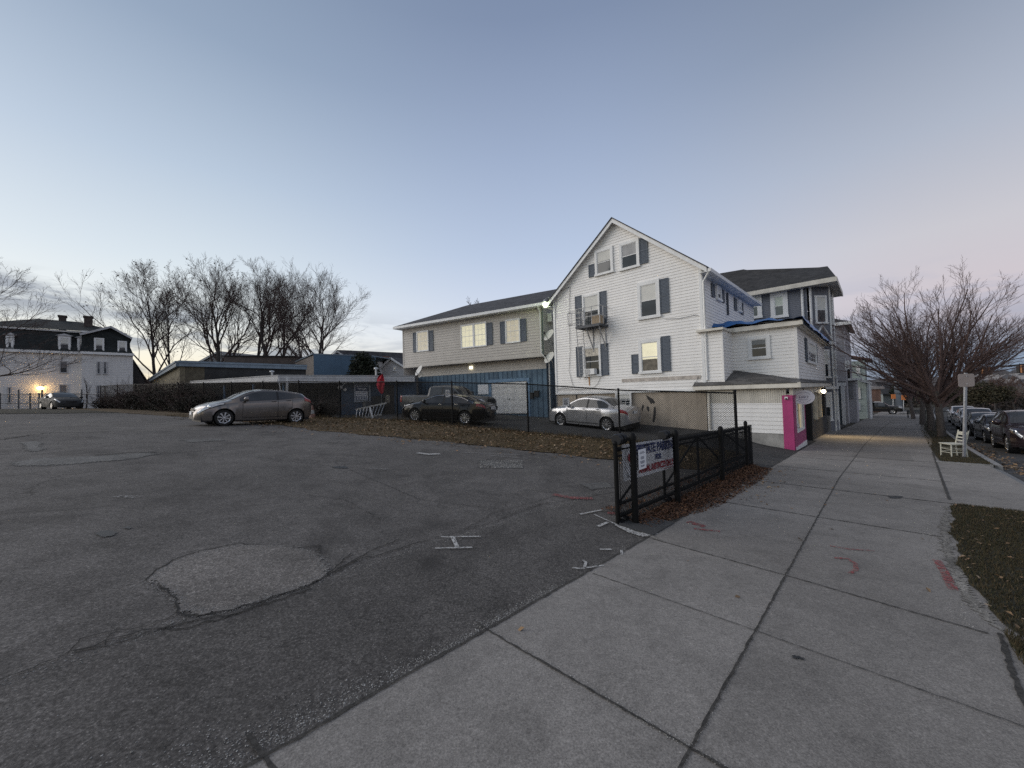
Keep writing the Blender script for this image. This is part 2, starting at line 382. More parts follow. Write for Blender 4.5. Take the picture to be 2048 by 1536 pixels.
class Shell:
    """the body surface of a vehicle: x forward, y left, z up, parameter t from sill to roof centre"""
    def __init__(s, sp):
        s.sp = sp
        s.zt = pchip(sp['top']); s.zb = pchip(sp['belt']); s.zl = pchip(sp['low']); s.w = pchip(sp['plan']); s.yr = pchip(sp['rail'])
        s.x0 = sp['plan'][0][0]; s.x1 = sp['plan'][-1][0]
        s.wx = (-sp['wb']/2, sp['wb']/2); s.ar = sp['arch']; s.tr = sp['tyre']
    def sec(s, x):
        zt = s.zt(x); zb = min(s.zb(x), zt-.015); zl0 = s.zl(x); w = s.w(x)
        zl = zl0
        for xw in s.wx:
            q = s.ar**2-(x-xw)**2
            if q > 0: zl = max(zl, s.tr+math.sqrt(q))
        zl = min(zl, zb-.06)
        zr = max(zt-s.sp.get('crown', .06), zb+(zt-zb)*.4); yr = min(s.yr(x), w*.96)
        z3 = max(zl0+.36*(zb-zl0), zl+.012); z4 = max(zl0+.72*(zb-zl0), z3+.012)
        flare = 0.
        for xw in s.wx: flare = max(flare, .022*max(0, 1-((x-xw)/(s.ar*1.25))**2))
        return [(0, zl), (.8*w, zl), (.965*w+flare, zl+.012), (w+flare, z3), (w*.998+flare*.5, z4), (.985*w, zb-.035), (.955*w, zb),
                (yr, zr), (.62*yr, zr+.72*(zt-zr)), (0, zt)]
    def P(s, x, t, off=0., side=1):
        c = s.sec(x); t = max(0, min(len(c)-1.001, t)); i = int(t); k = t-i
        y = c[i][0]+(c[i+1][0]-c[i][0])*k; z = c[i][1]+(c[i+1][1]-c[i][1])*k
        if off:
            dy = c[i+1][0]-c[i][0]; dz = c[i+1][1]-c[i][1]; l = math.hypot(dy, dz) or 1
            y += off*dz/l; z -= off*dy/l
        return V3((x, side*y, z))
    def body(s):
        mb = MB(); xs = []
        x = s.x0
        while x < s.x1-1e-6:
            near = min([abs(abs(x-xw)-s.ar) for xw in s.wx]+[x-s.x0, s.x1-x])
            xs.append(x); x += .012 if near < .03 else .03
        xs.append(s.x1)
        rows = []
        for x in xs:
            c = s.sec(x); full = [(x, y, z) for y, z in c]+[(x, -y, z) for y, z in c[-2:0:-1]]
            rows.append(full)
        n = len(rows[0]); vs = [p for r in rows for p in r]
        fs = [(i*n+j, (i+1)*n+j, (i+1)*n+(j+1) % n, i*n+(j+1) % n) for i in range(len(rows)-1) for j in range(n)]
        fs += [list(range(n)), [(len(rows)-1)*n+j for j in range(n)][::-1]]
        return mb.add(vs, fs)
    def patch(s, mb, xa, xb, tlo, thi, off=.006, side=1, nx=16, nt=4):
        """a piece lying on the side of the body, tlo and thi functions of x (or numbers)"""
        lo = tlo if callable(tlo) else (lambda x: tlo); hi = thi if callable(thi) else (lambda x: thi)
        vs = []
        for i in range(nx+1):
            x = xa+(xb-xa)*i/nx; a = lo(x); b = max(hi(x), a+.001)
            vs += [s.P(x, a+(b-a)*j/nt, off, side) for j in range(nt+1)]
        fs = [(i*(nt+1)+j, (i+1)*(nt+1)+j, (i+1)*(nt+1)+j+1, i*(nt+1)+j+1) for i in range(nx) for j in range(nt)]
        if side < 0: fs = [f[::-1] for f in fs]
        mb.add(vs, fs); return mb
    def tz(s, x, z):
        """side parameter t at height z between shoulder and rail"""
        c = s.sec(x); zb, zr = c[6][1], c[7][1]
        return 6+max(0, min(1, (z-zb)/max(1e-3, zr-zb)))
    def top(s, mb, xa, xb, inset, off=.008, nx=12, fx=0.):
        vs = []; ny = 8
        for i in range(nx+1):
            x = xa+(xb-xa)*i/nx
            row = []
            for j in range(ny+1):
                q = -1+2*j/ny; y = abs(q)*(s.yr(x)-inset)
                c = s.sec(x)
                if y <= c[8][0]: k = y/c[8][0]; z = c[9][1]+(c[8][1]-c[9][1])*k
                else: k = min(1, (y-c[8][0])/(c[7][0]-c[8][0])); z = c[8][1]+(c[7][1]-c[8][1])*k
                row.append(V3((x+fx, math.copysign(y, q), z+off)))
            vs += row
        fs = [(i*(ny+1)+j, (i+1)*(ny+1)+j, (i+1)*(ny+1)+j+1, i*(ny+1)+j+1) for i in range(nx) for j in range(ny)]
        mb.add(vs, fs); return mb
def wheel(root, x, y, r, wid, spokes, rim_mat, rimr=.70):
    s = 1 if y > 0 else -1
    mb = MB(); R = r*rimr
    mb.lathe((x, y-s*wid/2, r), (0, s, 0), [(R*.9, -wid*.5), (r*.96, -wid*.5), (r, -wid*.36), (r, wid*.36), (r*.955, wid*.5), (R*1.03, wid*.47), (R, wid*.40), (R*.9, wid*.3)], 32)
    ty = mb.build('wheel', RUBBER, root, 40)
    rb = MB(); yy = y-s*wid*.12
    rb.lathe((x, yy, r), (0, s, 0), [(R*.86, .0), (R*1.0, .02), (R*.99, .005), (R*.93, -.002)], 32)
    for k in range(spokes):
        a = 2*math.pi*k/spokes+.2; da = .55*math.pi/spokes
        pts = []
        for rr, w in ((R*.16, 1.2), (R*.95, 1.0)):
            for sg in (-1, 1):
                aa = a+sg*da*w*(.75 if rr > R*.5 else 1.6)*.9
                pts.append((x+rr*math.cos(aa), yy+s*.004, r+rr*math.sin(aa)))
        rb.slab([pts[0], pts[1], pts[3], pts[2]], (0, s*.022, 0))
    rb.lathe((x, yy, r), (0, s, 0), [(R*.2, .02), (R*.19, .034), (0, .036)], 16)
    rb.build('rim', rim_mat, ty, 30)
    db = MB(); db.lathe((x, yy-s*.02, r), (0, s, 0), [(0, 0), (R*.97, 0)], 24); db.build('brake_disc', BLACK, ty)
def vehicle(name, label, cat, sp, paint, group=None, detail=True):
    root = thing(name, label, cat, group=group); sh = Shell(sp)
    body = sh.body().build('body', paint, root, 32)
    tr = sp['tyre']; w = sp['plan'][len(sp['plan'])//2][1]
    MB().box(sh.x0+.12, sh.x1-.15, -w*.78, w*.78, sp.get('under', .15), .5).build('underbody', BLACK, root)
    for xw in sh.wx:
        for sd in (-1, 1): MB().lathe((xw, sd*(w-.30), tr), (0, sd, 0), [(0, 0), (sh.ar*.99, 0), (sh.ar*.99, .275)], 24).build('wheel_arch_liner', BLACK, root)
    for xw in sh.wx:
        for sd in (1, -1): wheel(root, xw, sd*(w-.015), tr, sp.get('tw', .2), sp.get('spokes', 8), sp.get('rim', ALLOY), sp.get('rimr', .7))
    # glass
    a, b = sp['shield']; sh.top(MB(), a, b, .05, .012, fx=.006).build('windshield', GLASSC, root, 60)
    if sp.get('back'): a, b = sp['back']; sh.top(MB(), a, b, .07, .012, fx=-.006).build('rear_window', GLASSC, root, 60)
    for sd in (1, -1):
        for (_, x0_), (x1_, _) in zip(sp['sidewin'], sp['sidewin'][1:]):
            p = MB(); sh.patch(p, x0_-.01, x1_+.01, lambda x: sh.tz(x, sh.sec(x)[6][1]+.02), lambda x: sh.tz(x, sh.sec(x)[7][1]-.045), .006, sd, 4, 3); p.build('pillar_trim', BLACK, root, 60)
        if sp.get('sill'):
            p = MB(); sh.patch(p, -sp['wb']/2+sp['arch']+.05, sp['wb']/2-sp['arch']-.05, 2.28, 2.5, .012, sd, 12, 2); p.build('sill_strip', sp['sill'], root, 60)
        for (xa, xb) in sp['sidewin']:
            lo = lambda x: sh.tz(x, sh.sec(x)[6][1]+.035)
            def hi(x):
                c = sh.sec(x); return max(lo(x), sh.tz(x, c[7][1]-.055))
            p = MB(); sh.patch(p, xa, xb, lo, hi, .008, sd, 20, 3)
            p.build('side_window', GLASSC, root, 60)
            if sp.get('wintrim'):
                tm = MB(); pts = []
                for i in range(21):
                    x = xa+(xb-xa)*i/20; pts.append(sh.P(x, hi(x), .012, sd))
                tm.tube(pts, .024, 5); tm.build('window_trim', CHROME, root, 60)
        for (xa, xb) in sp['doors']:
            d = MB(); zlo = lambda x: 2.35
            for k, (o, e, mi) in enumerate(((.003, 0., 1), (.007, .014, 0))):
                d.mi = mi
                sh.patch(d, xa+e, xb-e, 2.35+e*6, 6.0-e*2, o, sd, 22, 8)
            dr = d.build('door', [paint, BLACK], root, 40)
            hx = xa+.16
            if sp.get('handles', True):
                q = sh.P(hx, 5.0, .02, sd); hb = MB()
                hb.tube([q+V3((-.09, 0, 0)), q+V3((-.05, sd*.022, .004)), q+V3((.05, sd*.022, .004)), q+V3((.09, 0, 0))], .014, 6)
                hb.build('handle', sp.get('handlemat', paint), dr, 50)
        # mirror
        mx = sp['mirror']; q = sh.P(mx, 6.1, 0, sd)
        mm = MB(); mm.bar(q, q+V3((0, sd*.1, .05)), .06, .04); k = sp.get('mirk', 1.)
        c = q+V3((0, sd*.15, .09*k))
        mm.lathe(c+V3((-.06, 0, 0)), (1, 0, 0), [(0, 0), (.10*k, .005), (.105*k, .03), (.08*k, .1), (.03, .14), (0, .145)], 12)
        mm.build('mirror', sp.get('mirmat', paint), root, 50)
        # lamps
        xa, xb, t0, t1 = sp['head']
        hk = MB(); sh.patch(hk, xa-.03, xb+.01, lambda x: t0-.25+(t1-t0)*.45*(1-(x-xa)/(xb-xa)), lambda x: min(t1+.12, 6.9), .008, sd, 12, 4); hk.build('headlight_surround', BLACK, root, 60)
        hb = MB(); sh.patch(hb, xa, xb, lambda x: t0+(t1-t0)*.45*(1-(x-xa)/(xb-xa)), lambda x: t1, .012, sd, 12, 4)
        hl = hb.build('headlight', sp.get('headmat', HEADL), root, 60)
        q = sh.P(xa+(xb-xa)*.6, t0+(t1-t0)*.55, .012, sd)
        MB().lathe(q, (.75, sd*.65, .1), [(0, .012), (.055, .012), (.07, 0)], 14).build('reflector', CHROME, hl, 50)
        xa, xb, t0, t1 = sp['tail']
        tb = MB(); sh.patch(tb, xa, xb, t0, t1, .012, sd, 10, 4)
        tl = tb.build('taillight', TAILL, root, 60)
    # nose and tail furniture
    X1 = sh.x1; X0 = sh.x0
    for (nm, x, ya, yb, za, zb, m) in sp['front']:
        gb = MB()
        for i in range(6):
            y0 = ya+(yb-ya)*i/6; y1 = ya+(yb-ya)*(i+1)/6
            f = lambda y: x-.10*(abs(y)/w)**2
            gb.slab([(f(y0), y0, za), (f(y1), y1, za), (f(y1)-.01, y1, zb), (f(y0)-.01, y0, zb)], (.012, 0, 0))
        gb.build(nm, m, root, 30)
    for (nm, x, ya, yb, za, zb, m) in sp['rear']:
        MB().box(x-.012, x, ya, yb, za, zb).build(nm, m, root)
    return root, sh
HEADL = pm('headlight_lens', (.55, .56, .57), .08, .3, var=.3, scale=14, coat=1.)
TAILL = pm('taillight_lens', (.30, .012, .015), .12, var=.3, scale=14, coat=1.)
PLATE = pm('number_plate', (.72, .73, .74), .5, var=.25, scale=30)
def put(root, x, y, head, z=None, pitch=None):
    """stand a vehicle on the slope"""
    wb = 1.3; c, s_ = math.cos(head), math.sin(head)
    zf = h(x+c*wb, y+s_*wb); zr = h(x-c*wb, y-s_*wb); zl = h(x-s_*.75, y+c*.75); zrr = h(x+s_*.75, y-c*.75)
    zz = (zf+zr)/2 if z is None else z
    fx = V3((c, s_, (zf-zr)/(2*wb))).normalized(); ly = V3((-s_, c, (zl-zrr)/1.5)).normalized()
    up = fx.cross(ly).normalized(); ly = up.cross(fx)
    M = Matrix((fx, ly, up)).transposed().to_4x4(); M.translation = V3((x, y, zz+.004))
    root.matrix_world = M; root.location = M.translation; root.rotation_euler = M.to_euler()
HATCH = dict(wb=2.57, tyre=.305, arch=.355, tw=.2, spokes=8, crown=.05,
    top=[(-2.0, .70), (-1.97, .92), (-1.86, 1.06), (-1.74, 1.20), (-1.66, 1.275), (-1.62, 1.31), (-1.2, 1.385), (-.6, 1.44), (-.1, 1.45), (.2, 1.41), (.55, 1.29), (.95, 1.07), (1.15, .985), (1.4, .935), (1.75, .83), (1.98, .71), (2.08, .60), (2.115, .50)],
    belt=[(-2.0, .68), (-1.95, .92), (-1.8, 1.05), (-1.5, 1.08), (-1.0, 1.02), (-.5, .98), (.3, .93), (1.0, .885), (1.5, .82), (1.85, .70), (2.115, .45)],
    low=[(-2.0, .36), (-1.8, .27), (-1.2, .2), (1.2, .19), (1.8, .2), (2.115, .24)],
    plan=[(-2.0, .60), (-1.96, .70), (-1.8, .79), (-1.3, .845), (-.5, .85), (.5, .85), (1.2, .845), (1.6, .81), (1.9, .70), (2.04, .57), (2.115, .42)],
    rail=[(-2.0, .5), (-1.5, .57), (-1.0, .60), (-.2, .62), (.4, .63), (.9, .69), (1.2, .70), (1.7, .60), (2.115, .32)],
    shield=(.24, 1.02), back=(-1.84, -1.66), sidewin=[(-1.66, -.60), (-.52, .78)], doors=[(-1.12, -.55), (-.56, .70)], mirror=.62,
    head=(1.30, 2.05, 4.35, 6.1), tail=(-1.975, -1.62, 4.6, 6.4),
    front=[('grille', 2.10, -.26, .26, .56, .66, BLACK), ('lower_grille', 2.125, -.42, .42, .26, .46, BLACK), ('number_plate', 2.145, -.15, .15, .42, .54, PLATE)],
    rear=[('number_plate', -2.02, -.15, .15, .66, .78, PLATE)])
SEDAN = dict(sill=CHROME, wb=2.58, tyre=.316, arch=.365, tw=.21, spokes=10, crown=.055,
    top=[(-2.27, .74), (-2.22, 1.0), (-2.1, 1.085), (-1.75, 1.10), (-1.55, 1.13), (-1.0, 1.39), (-.7, 1.44), (-.1, 1.46), (.25, 1.42), (.6, 1.29), (1.0, 1.08), (1.15, 1.02), (1.6, .95), (2.0, .82), (2.2, .68), (2.28, .55)],
    belt=[(-2.27, .70), (-2.2, .93), (-1.9, 1.0), (-1.2, .985), (-.4, .955), (.5, .93), (1.1, .90), (1.6, .85), (2.0, .74), (2.28, .50)],
    low=[(-2.27, .38), (-2.0, .28), (-1.3, .21), (1.3, .19), (1.9, .2), (2.28, .24)],
    plan=[(-2.27, .58), (-2.2, .72), (-2.0, .80), (-1.4, .87), (-.5, .885), (.5, .885), (1.3, .875), (1.8, .83), (2.1, .71), (2.22, .58), (2.28, .45)],
    rail=[(-2.27, .5), (-1.7, .64), (-1.1, .59), (-.7, .60), (0, .62), (.5, .64), (1.0, .72), (1.5, .70), (2.0, .58), (2.28, .32)],
    shield=(.3, 1.05), back=(-1.52, -.98), sidewin=[(-1.32, -.92), (-.88, -.30), (-.20, .76)], doors=[(-1.0, -.26), (-.27, .86)], mirror=.70,
    head=(1.62, 2.18, 4.8, 6.2), tail=(-2.235, -1.86, 4.4, 5.7),
    front=[('grille', 2.27, -.3, .3, .30, .70, BLACK)],
    rear=[('number_plate', -2.285, -.16, .16, .78, .90, PLATE)])
SEDAN2 = dict(SEDAN, sill=None, wb=2.78, tyre=.33, arch=.385, spokes=10,
    top=[(-2.42, .74), (-2.36, 1.02), (-2.25, 1.09), (-1.95, 1.12), (-1.75, 1.15), (-1.0, 1.40), (-.6, 1.45), (-.1, 1.46), (.3, 1.42), (.7, 1.28), (1.15, 1.07), (1.3, 1.02), (1.7, .95), (2.1, .82), (2.32, .68), (2.42, .55)],
    belt=[(-2.42, .70), (-2.33, .96), (-1.9, 1.04), (-1.2, 1.0), (-.4, .965), (.5, .94), (1.2, .90), (1.7, .85), (2.1, .74), (2.42, .50)],
    low=[(-2.42, .38), (-2.1, .28), (-1.4, .2), (1.4, .18), (2.0, .2), (2.42, .24)],
    plan=[(-2.42, .60), (-2.34, .75), (-2.1, .84), (-1.5, .905), (-.5, .915), (.5, .915), (1.4, .90), (1.9, .85), (2.2, .72), (2.34, .60), (2.42, .45)],
    rail=[(-2.42, .5), (-1.8, .66), (-1.1, .60), (-.7, .61), (0, .63), (.5, .65), (1.1, .74), (1.6, .72), (2.1, .58), (2.42, .32)],
    shield=(.4, 1.18), back=(-1.72, -1.02), sidewin=[(-1.45, -.24), (-.14, .9)], doors=[(-1.1, -.2), (-.21, .95)], mirror=.82, wintrim=True,
    head=(1.72, 2.3, 4.8, 6.2), tail=(-2.37, -1.95, 4.5, 5.9), handlemat=CHROME,
    front=[('grille', 2.41, -.35, .35, .35, .68, BLACK)],
    rear=[('number_plate', -2.435, -.16, .16, .76, .90, PLATE), ('chrome_bar', -2.42, -.40, .40, .935, .975, CHROME)])
SUV = dict(wb=2.66, tyre=.35, arch=.41, tw=.23, spokes=7, crown=.06, under=.26,
    top=[(-2.25, .8), (-2.2, 1.2), (-2.05, 1.50), (-1.9, 1.62), (-1.5, 1.67), (-.3, 1.69), (.15, 1.64), (.5, 1.50), (.95, 1.24), (1.1, 1.16), (1.6, 1.10), (2.0, 1.0), (2.2, .86), (2.28, .66)],
    belt=[(-2.25, .78), (-2.2, 1.06), (-2.0, 1.13), (-1.2, 1.12), (.4, 1.07), (1.05, 1.03), (1.6, .98), (2.0, .88), (2.28, .60)],
    low=[(-2.25, .42), (-2.0, .32), (-1.3, .26), (1.3, .25), (1.9, .26), (2.28, .32)],
    plan=[(-2.25, .68), (-2.18, .80), (-1.9, .88), (-1.2, .915), (0, .92), (1.2, .915), (1.75, .87), (2.05, .77), (2.2, .66), (2.28, .52)],
    rail=[(-2.25, .58), (-1.9, .64), (-1.0, .67), (0, .69), (.5, .70), (1.0, .76), (1.5, .76), (2.0, .64), (2.28, .4)],
    shield=(.2, 1.02), back=(-2.16, -1.93), sidewin=[(-1.95, -1.32), (-1.24, -.34), (-.24, .78)], doors=[(-1.15, -.3), (-.31, .85)], mirror=.72, mirk=1.2,
    head=(1.7, 2.2, 4.6, 6.1), tail=(-2.2, -1.98, 4.2, 6.8),
    front=[('grille', 2.275, -.42, .42, .66, .84, BLACK), ('lower_grille', 2.29, -.5, .5, .38, .56, BLACK)],
    rear=[('number_plate', -2.265, -.16, .16, .85, .98, PLATE)])
TRUCK = dict(wb=3.55, tyre=.40, arch=.48, tw=.27, spokes=6, crown=.07, under=.4, rimr=.6,
    top=[(-2.85, .9), (-2.83, 1.27), (-2.6, 1.30), (-1.0, 1.31), (-.93, 1.33), (-.86, 1.80), (-.70, 1.90), (.2, 1.93), (.65, 1.90), (.95, 1.76), (1.35, 1.42), (1.5, 1.36), (2.3, 1.33), (2.75, 1.27), (2.86, 1.15), (2.9, .9)],
    belt=[(-2.85, .88), (-2.8, 1.24), (-.9, 1.25), (.5, 1.25), (1.4, 1.22), (2.5, 1.17), (2.8, 1.10), (2.9, .85)],
    low=[(-2.85, .6), (-2.5, .55), (-1.2, .48), (1.2, .46), (2.4, .46), (2.9, .5)],
    plan=[(-2.85, .90), (-2.8, .97), (-2.0, .99), (0, .995), (1.5, .99), (2.4, .97), (2.75, .90), (2.87, .78), (2.9, .72)],
    rail=[(-2.85, .86), (-1.0, .88), (-.85, .76), (0, .78), (.8, .80), (1.4, .86), (2.4, .84), (2.9, .66)],
    shield=(.80, 1.38), back=None, sidewin=[(-.74, .06), (.16, 1.16)], doors=[(-.80, .1), (.09, 1.2)], mirror=1.08, mirk=1.7, mirmat=BLACK,
    head=(2.45, 2.84, 3.9, 5.6), tail=(-2.83, -2.68, 3.2, 6.0),
    front=[('grille', 2.915, -.52, .52, .78, 1.16, BLACK), ('bumper', 2.96, -.92, .92, .5, .72, BLACK)],
    rear=[('number_plate', -2.87, -.16, .16, .62, .74, PLATE)])
# ------------------------------------------------------------------ building kit
def siding(mb, poly, course=.14, t=.022, c0=0.):
    t *= .78
    """clapboard courses over a convex wall outline given in wall coordinates"""
    def span(b):
        xs = []
        n = len(poly)
        for i in range(n):
            (a0, b0), (a1, b1) = poly[i], poly[(i+1) % n]
            if (b0-b)*(b1-b) <= 0 and abs(b1-b0) > 1e-9: xs.append(a0+(a1-a0)*(b-b0)/(b1-b0))
        return (min(xs), max(xs)) if xs else None
    lo = min(p[1] for p in poly); hi = max(p[1] for p in poly); b = lo
    cuts = sorted({round(p[1], 5) for p in poly if lo < p[1] < hi})
    while b < hi-1e-4:
        e = min(b+course, hi)
        s0 = span(b+1e-5); s1 = span(e-1e-5)
        if s0 and s1:
            w = t*(e-b)/course
            mb.add([(s0[0], b, c0+t), (s0[1], b, c0+t), (s1[1], e, c0+t-w), (s1[0], e, c0+t-w)], [(0, 1, 2, 3)])
            mb.add([(s0[0], b, c0), (s0[1], b, c0), (s0[1], b, c0+t), (s0[0], b, c0+t)], [(0, 1, 2, 3)])
        b = e
    return mb
def window(parent, B, rect, frame=WHITE_TRIM, cw=.10, c0=.035, shade=None, shade_part=.5, lower=None, sash=True, bars=0, glassm=None, sashm=None, deep=.05, sill=True):
    a0, b0, a1, b1 = rect
    if a1 < a0: a0, a1 = a1, a0
    if b1 < b0: b0, b1 = b1, b0
    m = MB(B)
    m.box(a0, a0+cw, b0, b1, c0-.02, c0+deep); m.box(a1-cw, a1, b0, b1, c0-.02, c0+deep)
    m.box(a0+cw, a1-cw, b1-cw*1.1, b1, c0-.02, c0+deep-.003)
    if sill: m.box(a0-.03, a1+.03, b0-.04, b0+cw*.5, c0-.02, c0+deep+.035)
    else: m.box(a0+cw, a1-cw, b0, b0+cw, c0-.02, c0+deep-.003)
    fr = m.build('window', frame, parent)
    x0, x1 = a0+cw, a1-cw; y0, y1 = b0+cw*(.5 if sill else 1), b1-cw*1.1; ym = (y0+y1)/2
    p = MB(B); p.poly([(x0, y0, c0+.006), (x1, y0, c0+.006), (x1, y1, c0+.006), (x0, y1, c0+.006)]); p.build('pane', glassm or GLASS, fr)
    if sash:
        s = MB(B); k = .035
        for (q0, q1, cc) in ((y0, ym+k/2, c0+.016), (ym-k/2, y1, c0+.026)):
            s.box(x0, x0+k, q0, q1, c0, cc); s.box(x1-k, x1, q0, q1, c0, cc)
            s.box(x0+k, x1-k, q0, q0+k, c0, cc-.002); s.box(x0+k, x1-k, q1-k, q1, c0, cc-.002)
        for i in range(bars):
            xx = x0+(x1-x0)*(i+1)/(bars+1); s.box(xx-.009, xx+.009, y0, y1, c0, c0+.0135)
        if bars:
            for yy in (y0+(y1-y0)*.25, y0+(y1-y0)*.75): s.box(x0, x1, yy-.009, yy+.009, c0, c0+.0125)
        s.build('sash', sashm or frame, fr)
    if shade is not None:
        s = MB(B); yb = y1-(y1-y0)*shade_part
        s.poly([(x0+.01, yb, c0+.010), (x1-.01, yb, c0+.010), (x1-.01, y1, c0+.010), (x0+.01, y1, c0+.010)]); s.build('window_shade', shade, fr)
    if lower is not None:
        s = MB(B); s.poly([(x0+.01, y0+.02, c0+.009), (x1-.01, y0+.02, c0+.009), (x1-.01, ym, c0+.009), (x0+.01, ym, c0+.009)]); s.build('curtain', lower, fr)
    return fr
def shutter(parent, B, rect, m=SHUTTER, c0=.037, label=None):
    a0, b0, a1, b1 = rect
    if a1 < a0: a0, a1 = a1, a0
    if b1 < b0: b0, b1 = b1, b0
    s = MB(B); k = .05
    s.box(a0, a1, b0, b1, c0-.02, c0+.012)
    s.box(a0, a0+k, b0, b1, c0, c0+.03); s.box(a1-k, a1, b0, b1, c0, c0+.03)
    for y in (b0+k, (b0+b1)/2+k/2, b1): s.box(a0+k, a1-k, y-k, y, c0, c0+.028)
    n = max(3, int((b1-b0)/.07))
    for i in range(n):
        y = b0+k+(b1-b0-2*k)*(i+.5)/n
        s.add([(a0+k, y-.02, c0+.024), (a1-k, y-.02, c0+.024), (a1-k, y+.02, c0+.013), (a0+k, y+.02, c0+.013)], [(0, 1, 2, 3)])
    return tag(s.build('shutter', m, parent), label)
def pipe(parent, pts, r=.045, m=WHITE_TRIM, name='downpipe'):
    return MB().tube(pts, r, 8).build(name, m, parent, 50)
def prect(B, x0, y0, x1, y1): return B.rect(x0, y0, x1, y1)
SHINGLE = roofing('dark_grey_shingle', (.055, .055, .06))
SHINGLE2 = roofing('charcoal_shingle', (.035, .034, .034))
# ================================================================== white gable house
def white_house():
    u0, u1, vr, vl = 18.4, 28.2, 5.55, 13.86
    ze, zp, vp, zb = 7.36, 10.78, 9.68, 1.78
    o = W(u0, vr, huv(u0, vr)-.1)
    H = thing('gable_house', 'tall white clapboard house with a steep gable facing the lot and blue shutters', 'house', o, STREET)
    G = wall_u(u0); R = wall_v(vr)
    m = MB(G); siding(m, [(-vl, zb), (-vr, zb), (-vr, ze-.02), (-vp, zp-.1), (-vl, ze-.02)], .142, .024)
    siding(m, [(-vr, 1.78), (-vr-.0001, 1.78), (-vr, 1.79)], .142) if False else None
    m.build('gable_wall', WHITE_VINYL, H)
    m = MB(R); siding(m, [(u0+.02, 1.9), (u1, 1.9), (u1, ze), (u0+.02, ze)], .142, .024); m.build('street_wall', WHITE_VINYL, H)
    m = MB(wall_u(u1)); m.poly([(-vl, -1.5, 0), (-vr, -1.5, 0), (-vr, ze, 0), (-vp, zp, 0), (-vl, ze, 0)])
    m.B = None; m.poly([W(u0, vl, -1), W(u1, vl, -1), W(u1, vl, ze), W(u0, vl, ze)]); m.build('rear_wall', WHITE_VINYL, H)
    # corner boards and rake boards
    m = MB(G)
    for a in (-vl, -vr-.1): MB(G).box(a-.01, a+.11, zb-.03, ze-.03, -.03, .045).build('corner_board', WHITE_TRIM, H)
    m.box(-vl, -vr, zb-.10, zb, -.02, .048); m.build('skirt_board', WHITE_TRIM, H)
    for a in (u0-.03, u1-.1): MB(R).box(a, a+.13, 1.9, ze, -.02, .045).build('corner_board', WHITE_TRIM, H)
    rk = MB()
    ov = .30
    for sgn, ve in ((1, vl), (-1, vr)):
        v2 = ve+sgn*.32; z2 = ze-(zp-ze)*.32/abs(ve-vp)
        A = W(u0-ov, v2, z2); Bp = W(u0-ov, vp, zp); d = Z*-.22
        rk.slab([A, Bp, Bp+d, A+d], SV*.03)
        A = W(u0-ov+.03, v2, z2-.05); Bp = W(u0-ov+.03, vp, zp-.05)
        rk.slab([A, Bp, Bp+SV*(ov+.02), A+SV*(ov+.02)], Z*-.03)
    rk.build('rake_board', WHITE_TRIM, H)
    rf = MB()
    for sgn, ve in ((1, vl), (-1, vr)):
        v2 = ve+sgn*.38; z2 = ze-(zp-ze)*.38/abs(ve-vp)
        rf.slab([W(u0-ov-.04, v2, z2), W(u0-ov-.04, vp, zp), W(u1+.2, vp, zp), W(u1+.2, v2, z2)], Z*.06)
    rf.build('roof', SHINGLE, H)
    gt = MB()
    for ve, sgn in ((vr, -1), (vl, 1)):
        z2 = ze-(zp-ze)*.4/abs(ve-vp)
        a = W(0, ve+sgn*.38, z2)
        gt.slab([W(u0-ov, ve+sgn*.36, z2-.14), W(u0-ov, ve+sgn*.48, z2-.14), W(u0-ov, ve+sgn*.50, z2+.0), W(u0-ov, ve+sgn*.36, z2+.0)], SV*(u1-u0+.5))
        gt.slab([W(u0-ov+.02, ve, z2-.12), W(u0-ov+.02, ve+sgn*.36, z2-.12), W(u0-ov+.02, ve+sgn*.36, z2-.09), W(u0-ov+.02, ve, z2-.09)], SV*(u1-u0+.45))
    gt.build('gutter', WHITE_TRIM, H)
    z2 = ze-.35
    pipe(H, [W(u0-.25, vr-.42, ze-.32), W(u0-.22, vr-.40, z2-.08), W(u0-.03, vr-.09, z2-.45), W(u0-.03, vr-.08, 2.15)], .05)
    f = MB(G); f.poly([(-vl+.04, -.8, -.05), (-vr-.02, -.8, -.05), (-vr-.02, zb-.09, -.05), (-vl+.04, zb-.09, -.05)])
    f.B = None; f.poly([W(u0+.05, vr, -.8), W(u1, vr, -.8), W(u1, vr, 1.9), W(u0+.05, vr, 1.9)])
    fo = f.build('foundation', STUCCO, H)
    # patches of missing render and the bare strip under the first floor
    dk = pm('exposed_dark_masonry', (.05, .048, .046), .95, var=.4, scale=6)
    def blot(pts, nm='render_patch', mt=dk, c=-.045):
        b = MB(G); q = [G.px(*p) for p in pts]; b.poly([(x, y, c) for x, y in q]); return b.build(nm, mt, fo if c < 0 else H)
    blot([(1291, 790), (1296, 793), (1302, 796), (1306, 799), (1309, 805), (1307, 808), (1304, 806), (1302, 809), (1298, 803), (1294, 797)])
    blot([(1284, 809), (1287, 810), (1287, 814), (1285, 818), (1284, 824), (1282, 818)])
    blot([(1294, 812), (1297, 814), (1298, 820), (1297, 824), (1294, 821), (1292, 815)])
    blot([(1307, 814), (1311, 814), (1311, 828), (1310, 838), (1307, 845), (1304, 842), (1306, 830)])
    blot([(1151, 787), (1154, 787), (1154, 797), (1151, 798)]); blot([(1183, 786), (1187, 786), (1186, 790), (1183, 790)])
    bare = pm('bare_weathered_board', (.52, .47, .42), .9, var=.3, scale=5)
    blot([(1244, 758), (1402, 750), (1402, 757.5), (1244, 764.5)], 'bare_board', bare, .030)
    # windows with casings and shutters
    w = lambda *q: prect(G, *q)
    window(H, G, w(1166, 588, 1201, 652), shade=SHADE, shade_part=.52)
